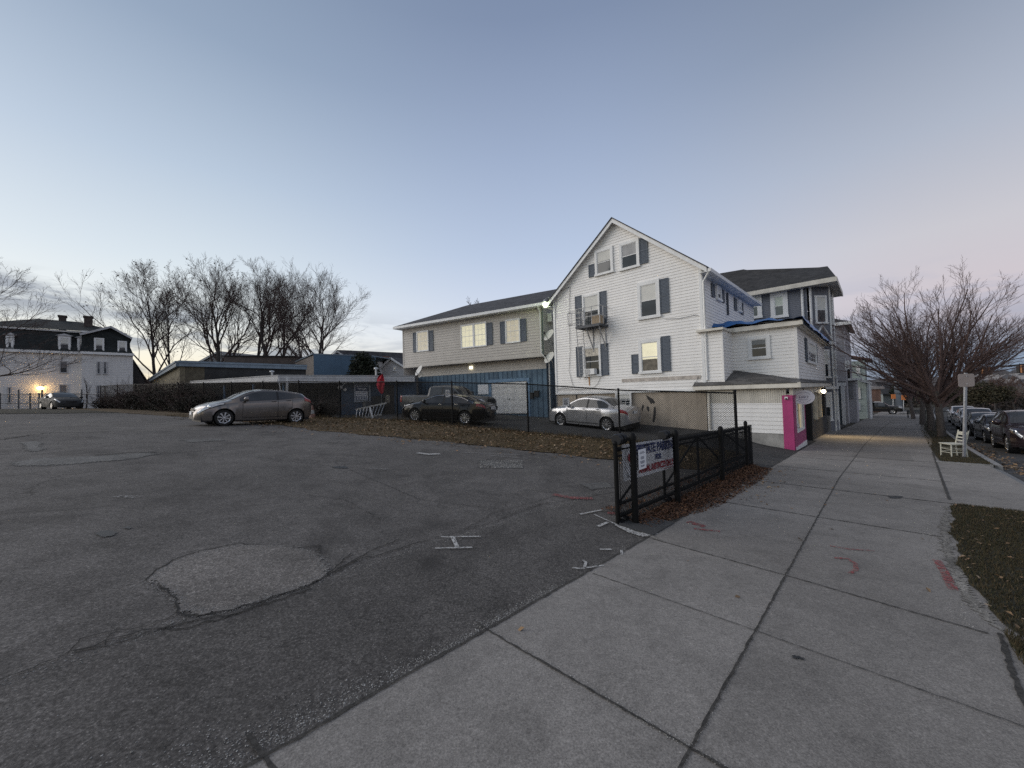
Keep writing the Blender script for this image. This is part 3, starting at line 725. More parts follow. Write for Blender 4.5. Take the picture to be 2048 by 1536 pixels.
    window(H, G, w(1276, 562, 1320.5, 636), shade=SHADE, shade_part=.5, cw=.16)
    window(H, G, w(1167, 692, 1203, 752), shade=pm('torn_cream_shade', (.62, .57, .48), .8, var=.4, scale=7), shade_part=.30)
    window(H, G, w(1278.5, 678, 1323, 745.5), shade=LITSHADE, shade_part=.58, cw=.15, lower=pm('dim_room_behind_glass', (.16, .14, .11), .6, var=.5, scale=4))
    window(H, G, w(1190.6, 497, 1227, 548), shade=SHADE, shade_part=.45, cw=.13)
    window(H, G, w(1239.5, 482, 1279.5, 537), shade=pm('grey_insect_screen', (.40, .40, .40), .7), shade_part=.5, cw=.13)
    window(H, G, prect(G, 1232, 786, 1264, 812), shade=SHADE, shade_part=.4, cw=.07, bars=2)
    for q in ((1151.5, 592, 1164.5, 652), (1200.5, 582.5, 1213.5, 647), (1320.5, 557, 1338.5, 626.5), (1153.5, 693, 1166.5, 754), (1203.5, 687, 1217, 750.5),
              (1323.5, 672, 1341, 742.5), (1264, 709, 1278.3, 747.5), (1178, 529, 1190.5, 554), (1279.7, 475, 1296, 527.5)):
        shutter(H, G, w(*q))
    r = lambda *q: prect(R, *q)
    for q in ((1427, 573, 1444, 600), (1472, 600, 1483, 623)):
        window(H, R, (lambda a0, b0, a1, b1: (a0+.35, b0, a1-.35, b1))(*r(*q)), cw=.12, shade=SHADE, shade_part=.5)
    for (x, y0, y1, ww) in ((1424.5, 568, 594, .45), (1444, 580, 605, .45), (1469.5, 597, 621, .45), (1482.5, 606, 629, .45)):
        a = R.px(x, (y0+y1)/2)[0]; b1 = R.px(x, y0)[1]; b0 = R.px(x, y1)[1]; shutter(H, R, (a-ww/2, b0, a+ww/2, b1))
    a, b = R.px(1452, 586); a2, b2 = R.px(1453, 630)
    MB(R).box(a-.06, a+.06, b2, b, .03, .10).build('conduit', pm('dark_conduit', (.06, .07, .09), .6), H)
    # wires stapled to the wall
    wm = BLACK; wi = MB(G)
    def wire(pts): wi.tube([(lambda q: (q[0], q[1], .05))(G.px(*p)) for p in pts], .011, 4)
    wire([(1141, 574), (1140, 600), (1139, 640), (1141, 700), (1139, 742), (1147, 772)]); wire([(1112, 640), (1113, 600), (1118, 583), (1141, 574)])
    wire([(1330, 638.5), (1360, 637), (1392, 630), (1398, 632)]); wire([(1200, 640), (1202, 700), (1203, 752), (1196, 768), (1188, 775), (1160, 779), (1130, 777), (1116, 779)])
    wire([(1397, 752), (1393, 765), (1385, 774)])
    wi.build('wall_cable', pm('grey_cable', (.25, .25, .25), .7), H)
    st = MB(G); q = [G.px(*p) for p in ((1177, 753), (1180, 753), (1180.5, 771), (1178.5, 771))]; st.poly([(x, y, .027) for x, y in q])
    st.build('rust_stain', pm('orange_rust', (.50, .27, .12), .9, var=.4, scale=9), H)
    return H, G, R
HOUSE, G, R = white_house()
# fire escape
def fire_escape():
    p = lambda x, y, c: G.P(*G.px(x, y), c)
    D = .85; GF = Basis(G.P(0, 0, D), G.r, G.n)
    a0 = GF.px(1152, 652)[0]; a1 = GF.px(1200, 650)[0]; zf = GF.px(1176, 652)[1]
    steel = pm('weathered_steel', (.42, .42, .42), .5, .3, var=.3, scale=7)
    t = thing('fire_escape', 'small grey steel fire escape balcony with a ladder on the gable wall', 'fire escape', G.P((a0+a1)/2, zf, .4), STREET)
    m = MB(G)
    for i in range(9): m.box(a0, a1, zf, zf+.04, .06+i*(D-.06)/8-.03, .06+i*(D-.06)/8+.03)
    m.box(a0-.02, a0+.03, zf-.06, zf+.05, .03, D+.04); m.box(a1-.03, a1+.02, zf-.06, zf+.05, .03, D+.04); m.box(a0, a1, zf-.07, zf+.06, D+.0, D+.04)
    m.build('platform', pm('dark_steel', (.07, .075, .085), .5, .4), t)
    m = MB(G)
    for z in (zf+.5, zf+1.0):
        m.tube([(a0, z, .03), (a0, z, D), (a1, z, D), (a1, z, .03)], .02, 6)
    for (a, c) in ((a0, D), ((a0*2+a1)/3, D), ((a0+2*a1)/3, D), (a1, D), (a0, .5), (a1, .5)): m.tube([(a, zf, c), (a, zf+1.02, c)], .018, 6)
    m.build('railing', steel, t)
    m = MB(G)
    for a in (a0+.55, a1-.15): m.bar((a, zf-.03, D-.1), (a, zf-1.15, .04), .05); m.bar((a, zf-.05, .04), (a, zf-1.3, .04), .05)
    m.build('bracket', steel, t)
    m = MB(G); la = GF.px(1145, 680)[0]; lb = GF.px(1158, 680)[0]; zt = zf+.95; zl = G.px(1152, 759)[1]
    for a in (la, lb): m.tube([(a, zt, .5), (a, zl, .22)], .022, 6)
    n = 18
    for i in range(n):
        k = (i+.5)/n; m.tube([(la, zt+(zl-zt)*k, .5-.28*k), (lb, zt+(zl-zt)*k, .5-.28*k)], .014, 5)
    m.build('ladder', steel, t)
    m = MB(G)
    for z in (zf+.28, zf+.95):
        m.tube([(a0, z, D*.8), (la-.38, z, D*.8), (la-.38, z, .3), (a0, z, .3)], .018, 6)
    for c in (.3, D*.8): m.tube([(la-.38, zf+.28, c), (la-.38, zf+.95, c)], .018, 6)
    m.build('guard_cage', steel, t)
    b = thing('storage_box', 'tan cardboard box standing on the fire escape balcony', 'box', G.P(a1-.35, zf+.045, .45), STREET)
    MB(G).box(a1-.62, a1-.12, zf+.045, zf+.52, .22, .68).build('carton', pm('brown_cardboard', (.42, .33, .23), .9), b)
    MB(G).box(a1-.40, a1-.34, zf+.515, zf+.525, .22, .68).build('tape', pm('parcel_tape', (.5, .42, .3), .3), b)
fire_escape()
def air_con(name, label, B, rect, depth=.35):
    a0, b0, a1, b1 = rect
    t = thing(name, label, 'air conditioner', B.P((a0+a1)/2, b0, .1), STREET)
    MB(B).box(a0, a1, b0, b1, -.0, depth).build('casing', WHITE_TRIM, t)
    m = MB(B)
    n = 7
    m.box(a0+.03, a0+(a1-a0)*.6, b0+.04, b1-.04, depth, depth+.004)
    m.build('grille', pm('grey_grille', (.13, .13, .13), .6), t)
    m = MB(B)
    for i in range(n):
        y = b0+.05+(b1-b0-.1)*(i+.5)/n; m.box(a0+.035, a0+(a1-a0)*.6-.005, y-.008, y+.008, depth+.004, depth+.012)
    m.build('louvre', WHITE_TRIM, t)
air_con('window_air_conditioner', 'white air conditioner in the bottom of the torn shade window by the ladder', G, prect(G, 1175, 738, 1195, 749))
# gable flood lamp
def flood():
    p = W(18.12, 14.02, 7.0)
    c = at(1090, 609, p.y)
    t = thing('flood_lamp', 'lit greenish white bulb lamp on a bracket at the left eave of the gable house', 'lamp', c, 0)
    mb = MB(); mb.tube([W(18.3, 13.7, 7.2), (W(18.3, 13.9, 7.35)+c)/2+Z*.3, c+Z*.30], .025, 6)
    mb.build('bracket', GALV, t, 50)
    MB().lathe(c+Z*.14, (0, 0, 1), [(.14, 0), (.10, .06), (.07, .14), (0, .16)], 14).build('hood', GALV, t, 50)
    MB().ball(c, .13, 8).build('bulb', pm('glowing_bulb', (.85, 1., .62), .3, var=.02, emit=9.), t, 60)
    l = bpy.data.lights.new('flood_light', 'POINT'); l.energy = 30; l.color = (.80, 1., .55); l.shadow_soft_size = .15
    o = bpy.data.objects.new('flood_light', l); COL.objects.link(o); o.location = c-NV*-.25+SV*.35-Z*.05; o.parent = t; o.matrix_parent_inverse = PMAT[t].inverted()
flood()
# ================================================================== shop, upper extension, tarp
def shop():
    u0, u1, vf = 18.4, 31.6, 2.42
    o = W(u0, vf, huv(u0, vf))
    T = thing('corner_shop', 'single storey shop with a pink front corner, white siding and a low hipped roof', 'shop', o, STREET)
    A = wall_u(u0-.01); Fz = wall_v(vf)
    # side wall: white siding with vertical boards at the top
    zt = 1.72
    zbot = G.px(1479, 864)[1]
    m = MB(A); siding(m, [(-5.52, zbot), (-2.76, zbot), (-2.76, 1.12), (-5.52, 1.12)], .165, .024); m.build('side_wall', WHITE_VINYL, T)
    m = MB(A); n = 40
    for i in range(n):
        a = -5.52+2.9*i/n; m.box(a, a+2.9/n-.012, 1.12, zt, -.02, .02)
    m.box(-5.52, -2.62, 1.1, zt, -.03, .008); m.build('board_panel', CREAM_TRIM, T)
    m = MB(A); m.box(-5.54, -2.72, -1.3, zbot-.005, -.3, .0); m.build('foundation', pm('patched_grey_concrete', (.33, .32, .30), .9, var=.3, scale=2), T)
    pipe(T, [A.P(-5.4, 1.75, .06), A.P(-5.42, 1.5, .06), A.P(-5.42, .0, .06)], .05, CREAM_TRIM)
    # pink corner
    pink = pm('hot_pink_paint', (.46, .05, .19), .6, var=.12, scale=2, streak=.3)
    pd = pm('shaded_pink_paint', (.36, .065, .17), .6, var=.12, scale=2, streak=.3)  # street face: darker copy of the pink, its shade put into the colour
    zp = 1.42; zl = -.95
    m = MB(A); m.box(-2.76, -vf, zl, zp, -.25, .03); m.build('pink_pilaster', pink, T)
    ue = 21.45
    m = MB(Fz); wa0, wb0 = 18.95, -.10; wa1 = 21.0; wb1 = 1.25
    m.box(u0+.03, ue, zl, wb0, -.2, .02); m.box(u0+.03, wa0, wb0, zp, -.2, .02); m.box(wa1, ue, wb0, zp, -.2, .02); m.box(wa0, wa1, wb1, zp, -.2, .02)
    m.box(ue-.04, ue+.02, zl, zp, -1.0, .03)
    m.build('pink_front', pd, T)
    m = MB(Fz); m.box(u0+.1, ue, huv(20, vf)-.4, huv(18.5, vf)+.10, .02, .05); m.build('base_board', WHITE_TRIM, T)
    fr = MB(Fz); k = .12
    fr.box(wa0, wa0+k, wb0, wb1, -.02, .05); fr.box(wa1-k, wa1, wb0, wb1, -.02, .05); fr.box(wa0+k, wa1-k, wb0, wb0+k, -.02, .048); fr.box(wa0+k, wa1-k, wb1-k, wb1, -.02, .048)
    fr.box(20.35, 20.43, wb0+k, wb1-k, -.02, .045)
    f = fr.build('shop_window', WHITE_TRIM, T)
    MB(Fz).poly([(wa0, wb0, -.04), (wa1, wb0, -.04), (wa1, wb1, -.04), (wa0, wb1, -.04)]).build('pane', pm('display_behind_glass', (.16, .12, .10), .06, var=.9, scale=3.5), f)
    MB(Fz).box(20.15, 20.35, wb0+.12, wb1-.12, -.035, -.02).build('display_panel', pm('warm_lit_display', (.75, .62, .36), .5, var=.3, scale=3, emit=.25), f)
    d = MB(Fz); random.seed(4)
    for i in range(5):
        a = 19.1+i*.2; d.box(a, a+.14, wb0+.15, wb0+.25+.35*random.random(), -.036, -.022)
    d.build('display_goods', pm('pale_display_goods', (.62, .55, .58), .7, var=.3, scale=9), f)
    # black entrance and dark front beyond
    bk = pm('black_painted_timber', (.016, .016, .017), .55, var=.3)
    m = MB(Fz)
    m.box(ue+.02, 24.0, zl-.2, 1.5, -1.35, -1.25); m.box(24.0, 24.1, zl-.3, 1.5, -1.3, .0)
    m.box(24.1, u1, zl-.4, -.05, -.2, .0); m.box(24.1, 24.5, -.05, 1.5, -.2, .0); m.box(30.6, u1, -.05, 1.5, -.2, .0); m.box(24.5, 30.6, 1.3, 1.5, -.2, 0.); m.build('dark_front', bk, T)
    m = MB(Fz)
    for a in (26.2, 28.4): m.box(a, a+.16, -.05, 1.3, -.1, .03)
    fw = m.build('shop_window', pm('cream_mullion', (.70, .62, .48), .5), T)
    MB(Fz).poly([(24.5, -.05, -.1), (30.6, -.05, -.1), (30.6, 1.3, -.1), (24.5, 1.3, -.1)]).build('pane', GLASS, fw)
    dr = MB(Fz); dr.box(22.0, 23.2, zl-.1, 1.2, -1.25, -1.2); dd = dr.build('door', pm('dark_green_black_door', (.02, .024, .022), .4), T)
    MB(Fz).poly([(22.2, 0, -1.19), (23.0, 0, -1.19), (23.0, 1.05, -1.19), (22.2, 1.05, -1.19)]).build('pane', GLASS, dd)
    MB(Fz).box(22.9, 23.0, -.2, -.16, -1.2, -1.12).build('handle', GALV, dd)
    # fascia / soffit above and gutter
    m = MB(Fz); m.box(18.4, u1, 1.42, 1.74, -.1, .015); m.box(18.4, u1, 1.44, 1.47, -1.3, .0)
    m.build('frieze', CREAM_TRIM, T)
    gt = MB(); ov = .32
    ring = [W(u0-ov, 5.95), W(u0-ov, vf-ov), W(u1+.1, vf-ov)]
    zz = 1.72
    gt.slab([W(u0-ov, 6.0, zz), W(u0-ov, vf-ov, zz), W(u0-ov+.02, vf-ov, zz+.2), W(u0-ov+.02, 6.0, zz+.2)], SV*.1)
    gt.slab([W(u0-ov, vf-ov, zz), W(u1+.1, vf-ov, zz), W(u1+.1, vf-ov+.02, zz+.2), W(u0-ov, vf-ov+.02, zz+.2)], NV*.1)
    gt.slab([W(u0-ov+.1, 5.95, zz), W(u0-ov+.1, vf-ov+.1, zz), W(u0+.1, vf+.1, zz), W(u0+.1, 5.95, zz)], Z*-.03)
    gt.slab([W(u0-ov+.1, vf-ov+.1, zz-.004), W(u1+.1, vf-ov+.1, zz-.004), W(u1+.1, vf+.1, zz-.004), W(u0+.1, vf+.1, zz-.004)], Z*-.03)
    gt.build('gutter', CREAM_TRIM, T)
    rf = MB()
    e0 = W(u0-ov, 6.0, zz+.17); e1 = W(u0-ov, vf-ov, zz+.17)
    t0 = W(u0+1.75, 5.4, zz+.92); tp = W(u0+1.75, 4.95, zz+.92); t1 = W(20.05, 2.45, zz+.36)
    rf.slab([e1, e0, W(u0-.0, 6.0, zz+.36), t0, tp, t1], Z*.03)
    rf.slab([e1, t1, W(u1, 2.5, zz+.36), W(u1+.1, vf-ov, zz+.17)], Z*.03)
    rf.build('roof', roofing('low_grey_roof', (.10, .095, .09)), T)
    # ---- the upper storey
    E = thing('upper_extension', 'white clapboard upper storey above the shop with a blue tarp over its roof', 'house extension', W(20, 2.4, 2.0), STREET)
    Wb = wall_u(18.41); We = wall_u(20.0); Wf = wall_v(2.40); Wr = wall_v(4.8)
    ztop = wall_u(19.72).px(1520, 649)[1]-.15
    m = MB(Wb); siding(m, [(-5.5, 2.0), (-4.8, 2.0), (-4.8, ztop-.05), (-5.5, ztop-.05)], .142, .024); m.box(-4.86, -4.78, 2., ztop-.05, -.03, .03)
    m.B = Wr; siding(m, [(18.43, 2.0), (20.02, 2.0), (20.02, ztop), (18.43, ztop)], .142, .024)
    m.build('stair_bump_wall', WHITE_VINYL, E)
    m = MB(We); siding(m, [(-4.8, 2.0), (-2.4, 2.0), (-2.4, ztop), (-4.8, ztop)], .142, .024); m.box(-2.48, -2.38, 2., ztop, -.02, .032); m.build('side_wall', WHITE_VINYL, E)
    m = MB(Wf); siding(m, [(20.02, 1.95), (31.4, 1.95), (31.4, ztop), (20.02, ztop)], .142, .024); m.box(19.97, 20.1, 1.95, ztop, -.02, .034); m.box(31.3, 31.42, 1.95, ztop, -.02, .034); m.build('front_wall', WHITE_VINYL, E)
    MB().poly([W(31.4, 2.4, 1), W(31.4, 5.6, 1), W(31.4, 5.6, ztop), W(31.4, 2.4, ztop)]).build('rear_wall', WHITE_VINYL, E)
    window(E, We, prect(We, 1496, 672, 1541, 717), cw=.13, shade=pm('half_lowered_grey_blind', (.20, .21, .21), .4), shade_part=.3)
    a0 = Wf.px(1611, 700)[0]; a1 = Wf.px(1631, 705)[0]; b1 = Wf.px(1620, 683)[1]; b0 = Wf.px(1620, 726)[1]
    window(E, Wf, (a0+.15, b0, a1-.3, b1), cw=.14, bars=2, shade=SHADE, shade_part=.45)
    shutter(E, Wf, (a0-.35, b0, a0+.13, b1)); shutter(E, Wf, (a1-.28, b0, a1+.2, b1))
    # eaves
    gt = MB(); z = ztop-.05; ov = .28
    gt.slab([W(20-ov, 5.7, z), W(20-ov, 2.4-ov, z), W(20-ov+.03, 2.4-ov, z+.2), W(20-ov+.03, 5.7, z+.2)], SV*.12)
    gt.slab([W(20-ov, 2.4-ov, z), W(31.7, 2.4-ov, z), W(31.7, 2.4-ov+.03, z+.2), W(20-ov, 2.4-ov+.03, z+.2)], NV*.12)
    gt.slab([W(20-ov+.1, 5.6, z), W(20-ov+.1, 2.2, z), W(20.05, 2.4, z), W(20.05, 5.6, z)], Z*-.03)
    gt.slab([W(20-ov+.1, 2.2, z-.004), W(31.7, 2.2, z-.004), W(31.7, 2.45, z-.004), W(20.05, 2.45, z-.004)], Z*-.03)
    gt.slab([W(18.15, 5.8, z-.02), W(18.15, 4.7, z-.02), W(19.75, 4.7, z-.02), W(19.75, 5.8, z-.02)], Z*.10)
    gt.build('gutter', CREAM_TRIM, E)
    MB().slab([W(20-ov, 2.4-ov, z+.17), W(31.7, 2.4-ov, z+.17), W(31.7, 5.6, z+.36), W(20-ov, 5.6, z+.36)], Z*.04).build('roof', SHINGLE2, E)
    # tarp
    tm = pm('blue_tarpaulin', (.03, .14, .38), .42, var=.25, scale=3, bmp=.25, bscale=9)
    mb = MB(); nu, nv = 46, 26; vs = []; random.seed(5)
    ph = [random.uniform(0, 6.28) for _ in range(8)]
    for i in range(nu+1):
        for j in range(nv+1):
            u = 19.62+11.8*i/nu; v = 1.98+3.9*j/nv; k = (v-2.1)/3.5
            zz = z+.27+.24*max(0, k)
            zz += .045*math.sin(u*3.1+ph[0]+v*1.7)*math.sin(v*2.6+ph[1])+.04*math.sin(u*7+ph[2]-v*5)+.03*math.sin(v*11+u*4+ph[3])
            e = .12*math.sin(u*1.3+ph[4])+.07*math.sin(u*4.3)
            if v < 2.12: zz = z+.2-(2.12-v)*1.6
            if u < 19.72: zz = min(zz, z+.27+.05*math.sin(v*6)); u -= .04*math.sin(v*7+ph[5])
            vs.append(W(u, v+ (e*.25 if j == 0 else 0), zz+.03))
    fs = [(i*(nv+1)+j, (i+1)*(nv+1)+j, (i+1)*(nv+1)+j+1, i*(nv+1)+j+1) for i in range(nu) for j in range(nv)]
    mb.add(vs, fs); o = mb.build('roof_tarp', tm, None, 60)
    tag(o, 'crumpled bright blue tarpaulin spread over the roof of the white upper extension', 'tarp')
    # oval sign hanging out from the front
    c = at(1607, 794.5, 15.3)
    rr = .40
    OB = Basis(c, -NV, -SV)
    sg = thing('oval_shop_sign', 'white oval hanging sign with a script shop name beside the pink front', 'sign', c, STREET)
    m = MB(OB); n = 40; ra, rb = .36, .285
    pts = [(ra*math.cos(2*math.pi*i/n), rb*math.sin(2*math.pi*i/n), -.025) for i in range(n)]
    m.add(pts+[(x, y, .025) for x, y, _ in pts], [list(range(n))[::-1], list(range(n, 2*n))]+[(i, (i+1) % n, n+(i+1) % n, n+i) for i in range(n)])
    m.build('board', pm('white_sign_board', (.80, .78, .82), .5, var=.04), sg)
    gi = pm('grey_lavender_lettering', (.20, .18, .26), .6)
    m = MB(OB)
    for r0, r1, z0, z1 in ((.68, .715, .6, 2.75), (.68, .715, 3.75, 5.9)):
        for i in range(20):
            t0 = z0+(z1-z0)*i/20; t1 = z0+(z1-z0)*(i+1)/20
            m.poly([(ra*r0*math.cos(t0), rb*r0*math.sin(t0), .028), (ra*r1*math.cos(t0), rb*r1*math.sin(t0), .028), (ra*r1*math.cos(t1), rb*r1*math.sin(t1), .028), (ra*r0*math.cos(t1), rb*r0*math.sin(t1), .028)])
    m.build('ring', gi, sg)
    m = MB(OB); m.text("Lulu's", .15, 0, .02, .029, width=.31, shear=.35, bold=.002); m.build('lettering', gi, sg)
    m = MB(OB); m.box(-.14, .14, -.088, -.078, .026, .029); m.box(-.09, .08, -.116, -.108, .026, .029); m.build('small_print', gi, sg)
    m = MB(); m.tube([c+Z*.28, c+Z*.5, W(18.9, 2.45, 1.62)], .02, 6); m.build('bracket', BLACK, sg)
    # wall lamp
    c = Fz.P(29.2, 1.36, .12); c = Fz.P(*Fz.px(1641, 783), .14)
    t = thing('wall_lamp', 'lit warm wall lamp above the dark shop front', 'lamp', c, STREET)
    MB().ball(c, .11, 8).build('bulb', pm('glowing_warm_bulb', (1., .85, .60), .3, var=.02, emit=7.), t, 60)
    MB().lathe(c+Z*.12, (0, 0, 1), [(.15, 0), (.08, .08), (0, .1)], 12).build('hood', BLACK, t, 50)
    MB().tube([c+Z*.15, c+Z*.2+NV*.14], .02, 6).build('bracket', BLACK, t)
    l = bpy.data.lights.new('shop_light', 'SPOT'); l.energy = 330; l.spot_size = math.radians(140); l.spot_blend = 1.; l.color = (1., .74, .40); l.shadow_soft_size = .1
    o = bpy.data.objects.new('shop_light', l); COL.objects.link(o); o.location = c-NV*.5-Z*.05; o.rotation_euler = (-NV*.55-SV*.35-Z).to_track_quat('-Z', 'Y').to_euler(); o.parent = t; o.matrix_parent_inverse = PMAT[t].inverted()
    # alarm box / small lamp on the pink pilaster
    q = A.P(*A.px(1573, 796), .03)
    t = thing('camera_box', 'small white camera on the pink pilaster of the shop', 'camera', q, STREET)
    B2 = Basis(q, -NV, -SV)
    MB(B2).box(-.05, .05, -.05, .05, 0, .06).build('case', WHITE_TRIM, t); MB(B2).lathe((0, -.03, .06), (-SV)[:], [(0, .02), (.03, .02), (.035, 0)], 10).build('lens', BLACK, t, 40)
shop()
# ================================================================== tan and blue garage house
def garage():
    gd = V3((-.856, .517, 0)).normalized(); n = V3((-gd.y, gd.x, 0)); n = -n if n.y > 0 else n
    D0 = V3((0, 26.6, 0)); B = Basis(D0, -gd, n)          # a runs to the right
    T = thing('garage_house', 'two storey house of tan siding over blue boards with a white garage door', 'house', D0+Z*.3, math.atan2(-gd.y, -gd.x))
    aL = B.px(806, 690)[0]; aR = B.px(1085, 660)[0]
    z2 = B.px(950, 721)[1]; ze = B.px(1020, 622)[1]-.05; zt0 = 3.3
    m = MB(B); siding(m, [(aL, z2), (aR, z2), (aR, ze), (aL, ze)], .19, .026); m.box(aL-.01, aL+.1, z2, ze, -.01, .035); m.box(aR-.1, aR+.01, z2, ze, -.01, .035); m.box(aL, aR, z2-.12, z2, -.4, .02)
    m.build('upper_wall', TAN_VINYL, T)
    RW = Basis(B.P(aR, 0, 0), -n, B.r)                      # right side wall
    m = MB(RW); siding(m, [(.02, z2), (9.5, z2), (9.5, ze+2.2), (4.7, ze+2.2), (.02, ze)], .15, .024); m.box(-.01, .1, z2, ze, 0, .04); m.build('side_wall', TAN_LAMP_TINT, T)
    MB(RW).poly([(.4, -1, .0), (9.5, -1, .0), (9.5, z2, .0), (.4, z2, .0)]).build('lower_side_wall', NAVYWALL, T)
    LW = Basis(B.P(aL, 0, 0), n, -B.r)
    m = MB(LW); m.poly([(-9.5, -.5, 0), (0, -.5, 0), (0, ze, 0), (-9.5, ze, 0)]); m.build('left_wall', TAN_VINYL, T)
    # recessed lower storey
    C = Basis(B.P(0, 0, -.75), B.r, B.n)
    zb = C.px(985, 744)[1]
    x0 = aL+.9; x1 = aR+.10
    m = MB(C); siding(m, [(x0, zb), (x1, zb), (x1, z2), (x0, z2)], .19, .026); m.build('middle_wall', TAN_VINYL, T)
    m = MB(C); q = [C.px(985, 765), C.px(1056, 828)]
    d0, dtop = C.px(983, 766); d1, dbot = C.px(1056, 827)
    a = x0; m.box(x0, x1, -.6, zb, -.12, -.02)
    w = .0
    while a < x1-.01:
        e = min(a+.40, x1)
        if not (a > d0-.2 and e < d1+.3): m.box(a+.015, e-.015, -.6, zb, -.02, .012)
        else: m.box(a+.015, e-.015, dtop+.25, zb, -.02, .012)
        a = e
    m.build('board_wall', BLUEWALL, T)
    m = MB(C); a = x0
    while a < x1-.3:
        e = a+.40; lo = -.6 if not (a+.4 > d0-.2 and a+.4 < d1+.3) else dtop+.25
        m.box(e-.03, e+.03, lo, zb-.01, .010, .030); a = e
    m.build('batten', pm('dark_blue_batten', (.06, .10, .15), .8, var=.4), T)
    m = MB(C); m.box(d0-.22, d0, -.6, dtop+.1, -.02, .06); m.box(d1, d1+.22, -.6, dtop+.1, -.02, .06); m.box(d0-.22, d1+.22, dtop+.02, dtop+.24, -.02, .10); m.build('door_frame', pm('light_blue_trim', (.16, .26, .38), .7, var=.3, scale=3, streak=.4), T)
    m = MB(C); npan = 5; hh = (dtop-dbot)/npan
    for i in range(npan):
        m.box(d0, d1, dbot+i*hh+.012, dbot+(i+1)*hh-.012, -.02, .02)
        for j in range(4):
            ww = (d1-d0)/4; m.box(d0+j*ww+.12, d0+(j+1)*ww-.12, dbot+i*hh+.1, dbot+(i+1)*hh-.1, .02, .032)
    m.box(d0, d1, dbot, dtop, -.03, .004)
    gdr = m.build('garage_door', pm('white_door_panel', (.74, .73, .71), .5, var=.06, streak=.25), T)
    am = (d0+d1)/2; MB(C).box(am-.08, am+.08, dbot+1.02, dbot+1.06, .02, .06).build('handle', BLACK, gdr)
    MB(C).box(d0, d1, dbot-.03, dbot+.01, -.02, .035).build('rubber_seal', RUBBER, gdr)
    # windows
    for q, kw in (((834, 662, 858, 703), dict(shade=LITSHADE2, shade_part=1., bars=2)), ((1011.5, 638, 1041, 686), dict(shade=LITSHADE2, shade_part=1., bars=2))):
        window(T, B, prect(B, *q), cw=.07, sill=False, **kw)
    a0, b0, a1, b1 = prect(B, 922.5, 647, 974, 695); am = (a0+a1)/2
    window(T, B, (a0, b0, am+.03, b1), cw=.07, sill=False, shade=LITSHADE, shade_part=1., bars=2); window(T, B, (am+.034, b0, a1, b1), cw=.07, sill=False, shade=LITSHADE, shade_part=1., bars=2)
    for q in ((827, 665, 834.5, 705), (858.5, 661, 867, 702), (974.5, 645.5, 985.5, 690), (1001, 643, 1011, 687.5), (1041.5, 637.5, 1053, 683)): shutter(T, B, prect(B, *q))
    # roof
    rf = MB(); ov = .55; run = 4.75; rise = 2.25
    eL = aL-.45; eR = aR+.5
    ridge0 = eL+3.6
    E0 = B.P(eL, ze+.1, ov); E1 = B.P(eR, ze+.1, ov); R0 = B.P(ridge0, ze+.1+rise, -run); R1 = B.P(eR, ze+.1+rise, -run)
    K0 = B.P(eL, ze+.1, -2*run-ov); K1 = B.P(eR, ze+.1, -2*run-ov)
    rf.slab([E0, E1, R1, R0], Z*.05); rf.slab([E0, R0, K0], Z*.05); rf.slab([K0, R0, R1, K1], Z*.05); rf.build('roof', SHINGLE, T)
    gt = MB(B); gt.box(eL, eR, ze-.06, ze+.12, ov-.02, ov+.10); gt.box(eL, eR, ze-.05, ze-.02, 0.03, ov-.02); gt.box(eL-.02, eL+.05, ze-.06, ze+.12, -2*run, ov+.1)
    gt.build('gutter', WHITE_TRIM, T)
    pipe(T, [B.P(aR-.05, ze-.05, ov), B.P(aR-.1, ze-.4, .09), B.P(aR-.1, z2+.1, .09), B.P(aR+.12, z2-.2, .0), B.P(aR+.10, z2-.3, -.62), B.P(aR+.05, -.1, -.65)], .05)
    MB(B).bar(B.P(aR+.03, z2, .05) if False else (aR+.03, z2, .05), (aR+.03, ze, .05), .07).build('corner_post', pm('dark_green_trim', (.05, .08, .08), .6), T)
    # stuff on the wall
    q = C.px(943, 729)
    MB(B).box(q[0]-.12, q[0]+.12, z2-.55, z2-.33, -.74, -.6).build('wall_light', pm('lit_entry_light', (1., .85, .6), .5, emit=2.), T)
    a0, b0, a1, b1 = prect(C, 956.5, 769, 977, 788)
    o = thing('notice_board', 'blank white board fixed to the blue boards left of the garage door', 'board', C.P((a0+a1)/2, b0, .03), math.atan2(-gd.y, -gd.x))
    MB(C).box(a0, a1, b0, b1, .014, .035).build('panel', PAPER, o); MB(C).box(a0, a1, b0-.03, b0, .014, .045).build('rail', GALV, o)
    for k, (q, lb) in enumerate((((1062, 786, 1068, 797), 'black letter box right of the garage door, the lower one'), ((1070, 782, 1079, 793), 'black letter box nearest the corner downpipe, the upper one'))):
        a0, b0, a1, b1 = prect(C, *q)
        o = thing('letter_box', lb, 'letter box', C.P((a0+a1)/2, b0, .05), math.atan2(-gd.y, -gd.x))
        MB(C).box(a0, a1, b0, b1, .014, .16).build('box', BLACK, o); pass
        MB(C).box(a0-.02, a1+.02, b1, b1+.03, .014, .2).build('lid', pm('dark_grey_metal', (.06, .06, .06), .4), o)
    air = prect(RW, 1096, 628, 1104, 646)
    a, b = RW.px(1100, 637)
    air_con('wall_air_conditioner', 'white air conditioner in the side wall of the tan house, near its eave', RW, (a-.4, b-.28, a+.4, b+.28), .3)
    return T, B, C, RW
GH, GB, GC, GRW = garage()
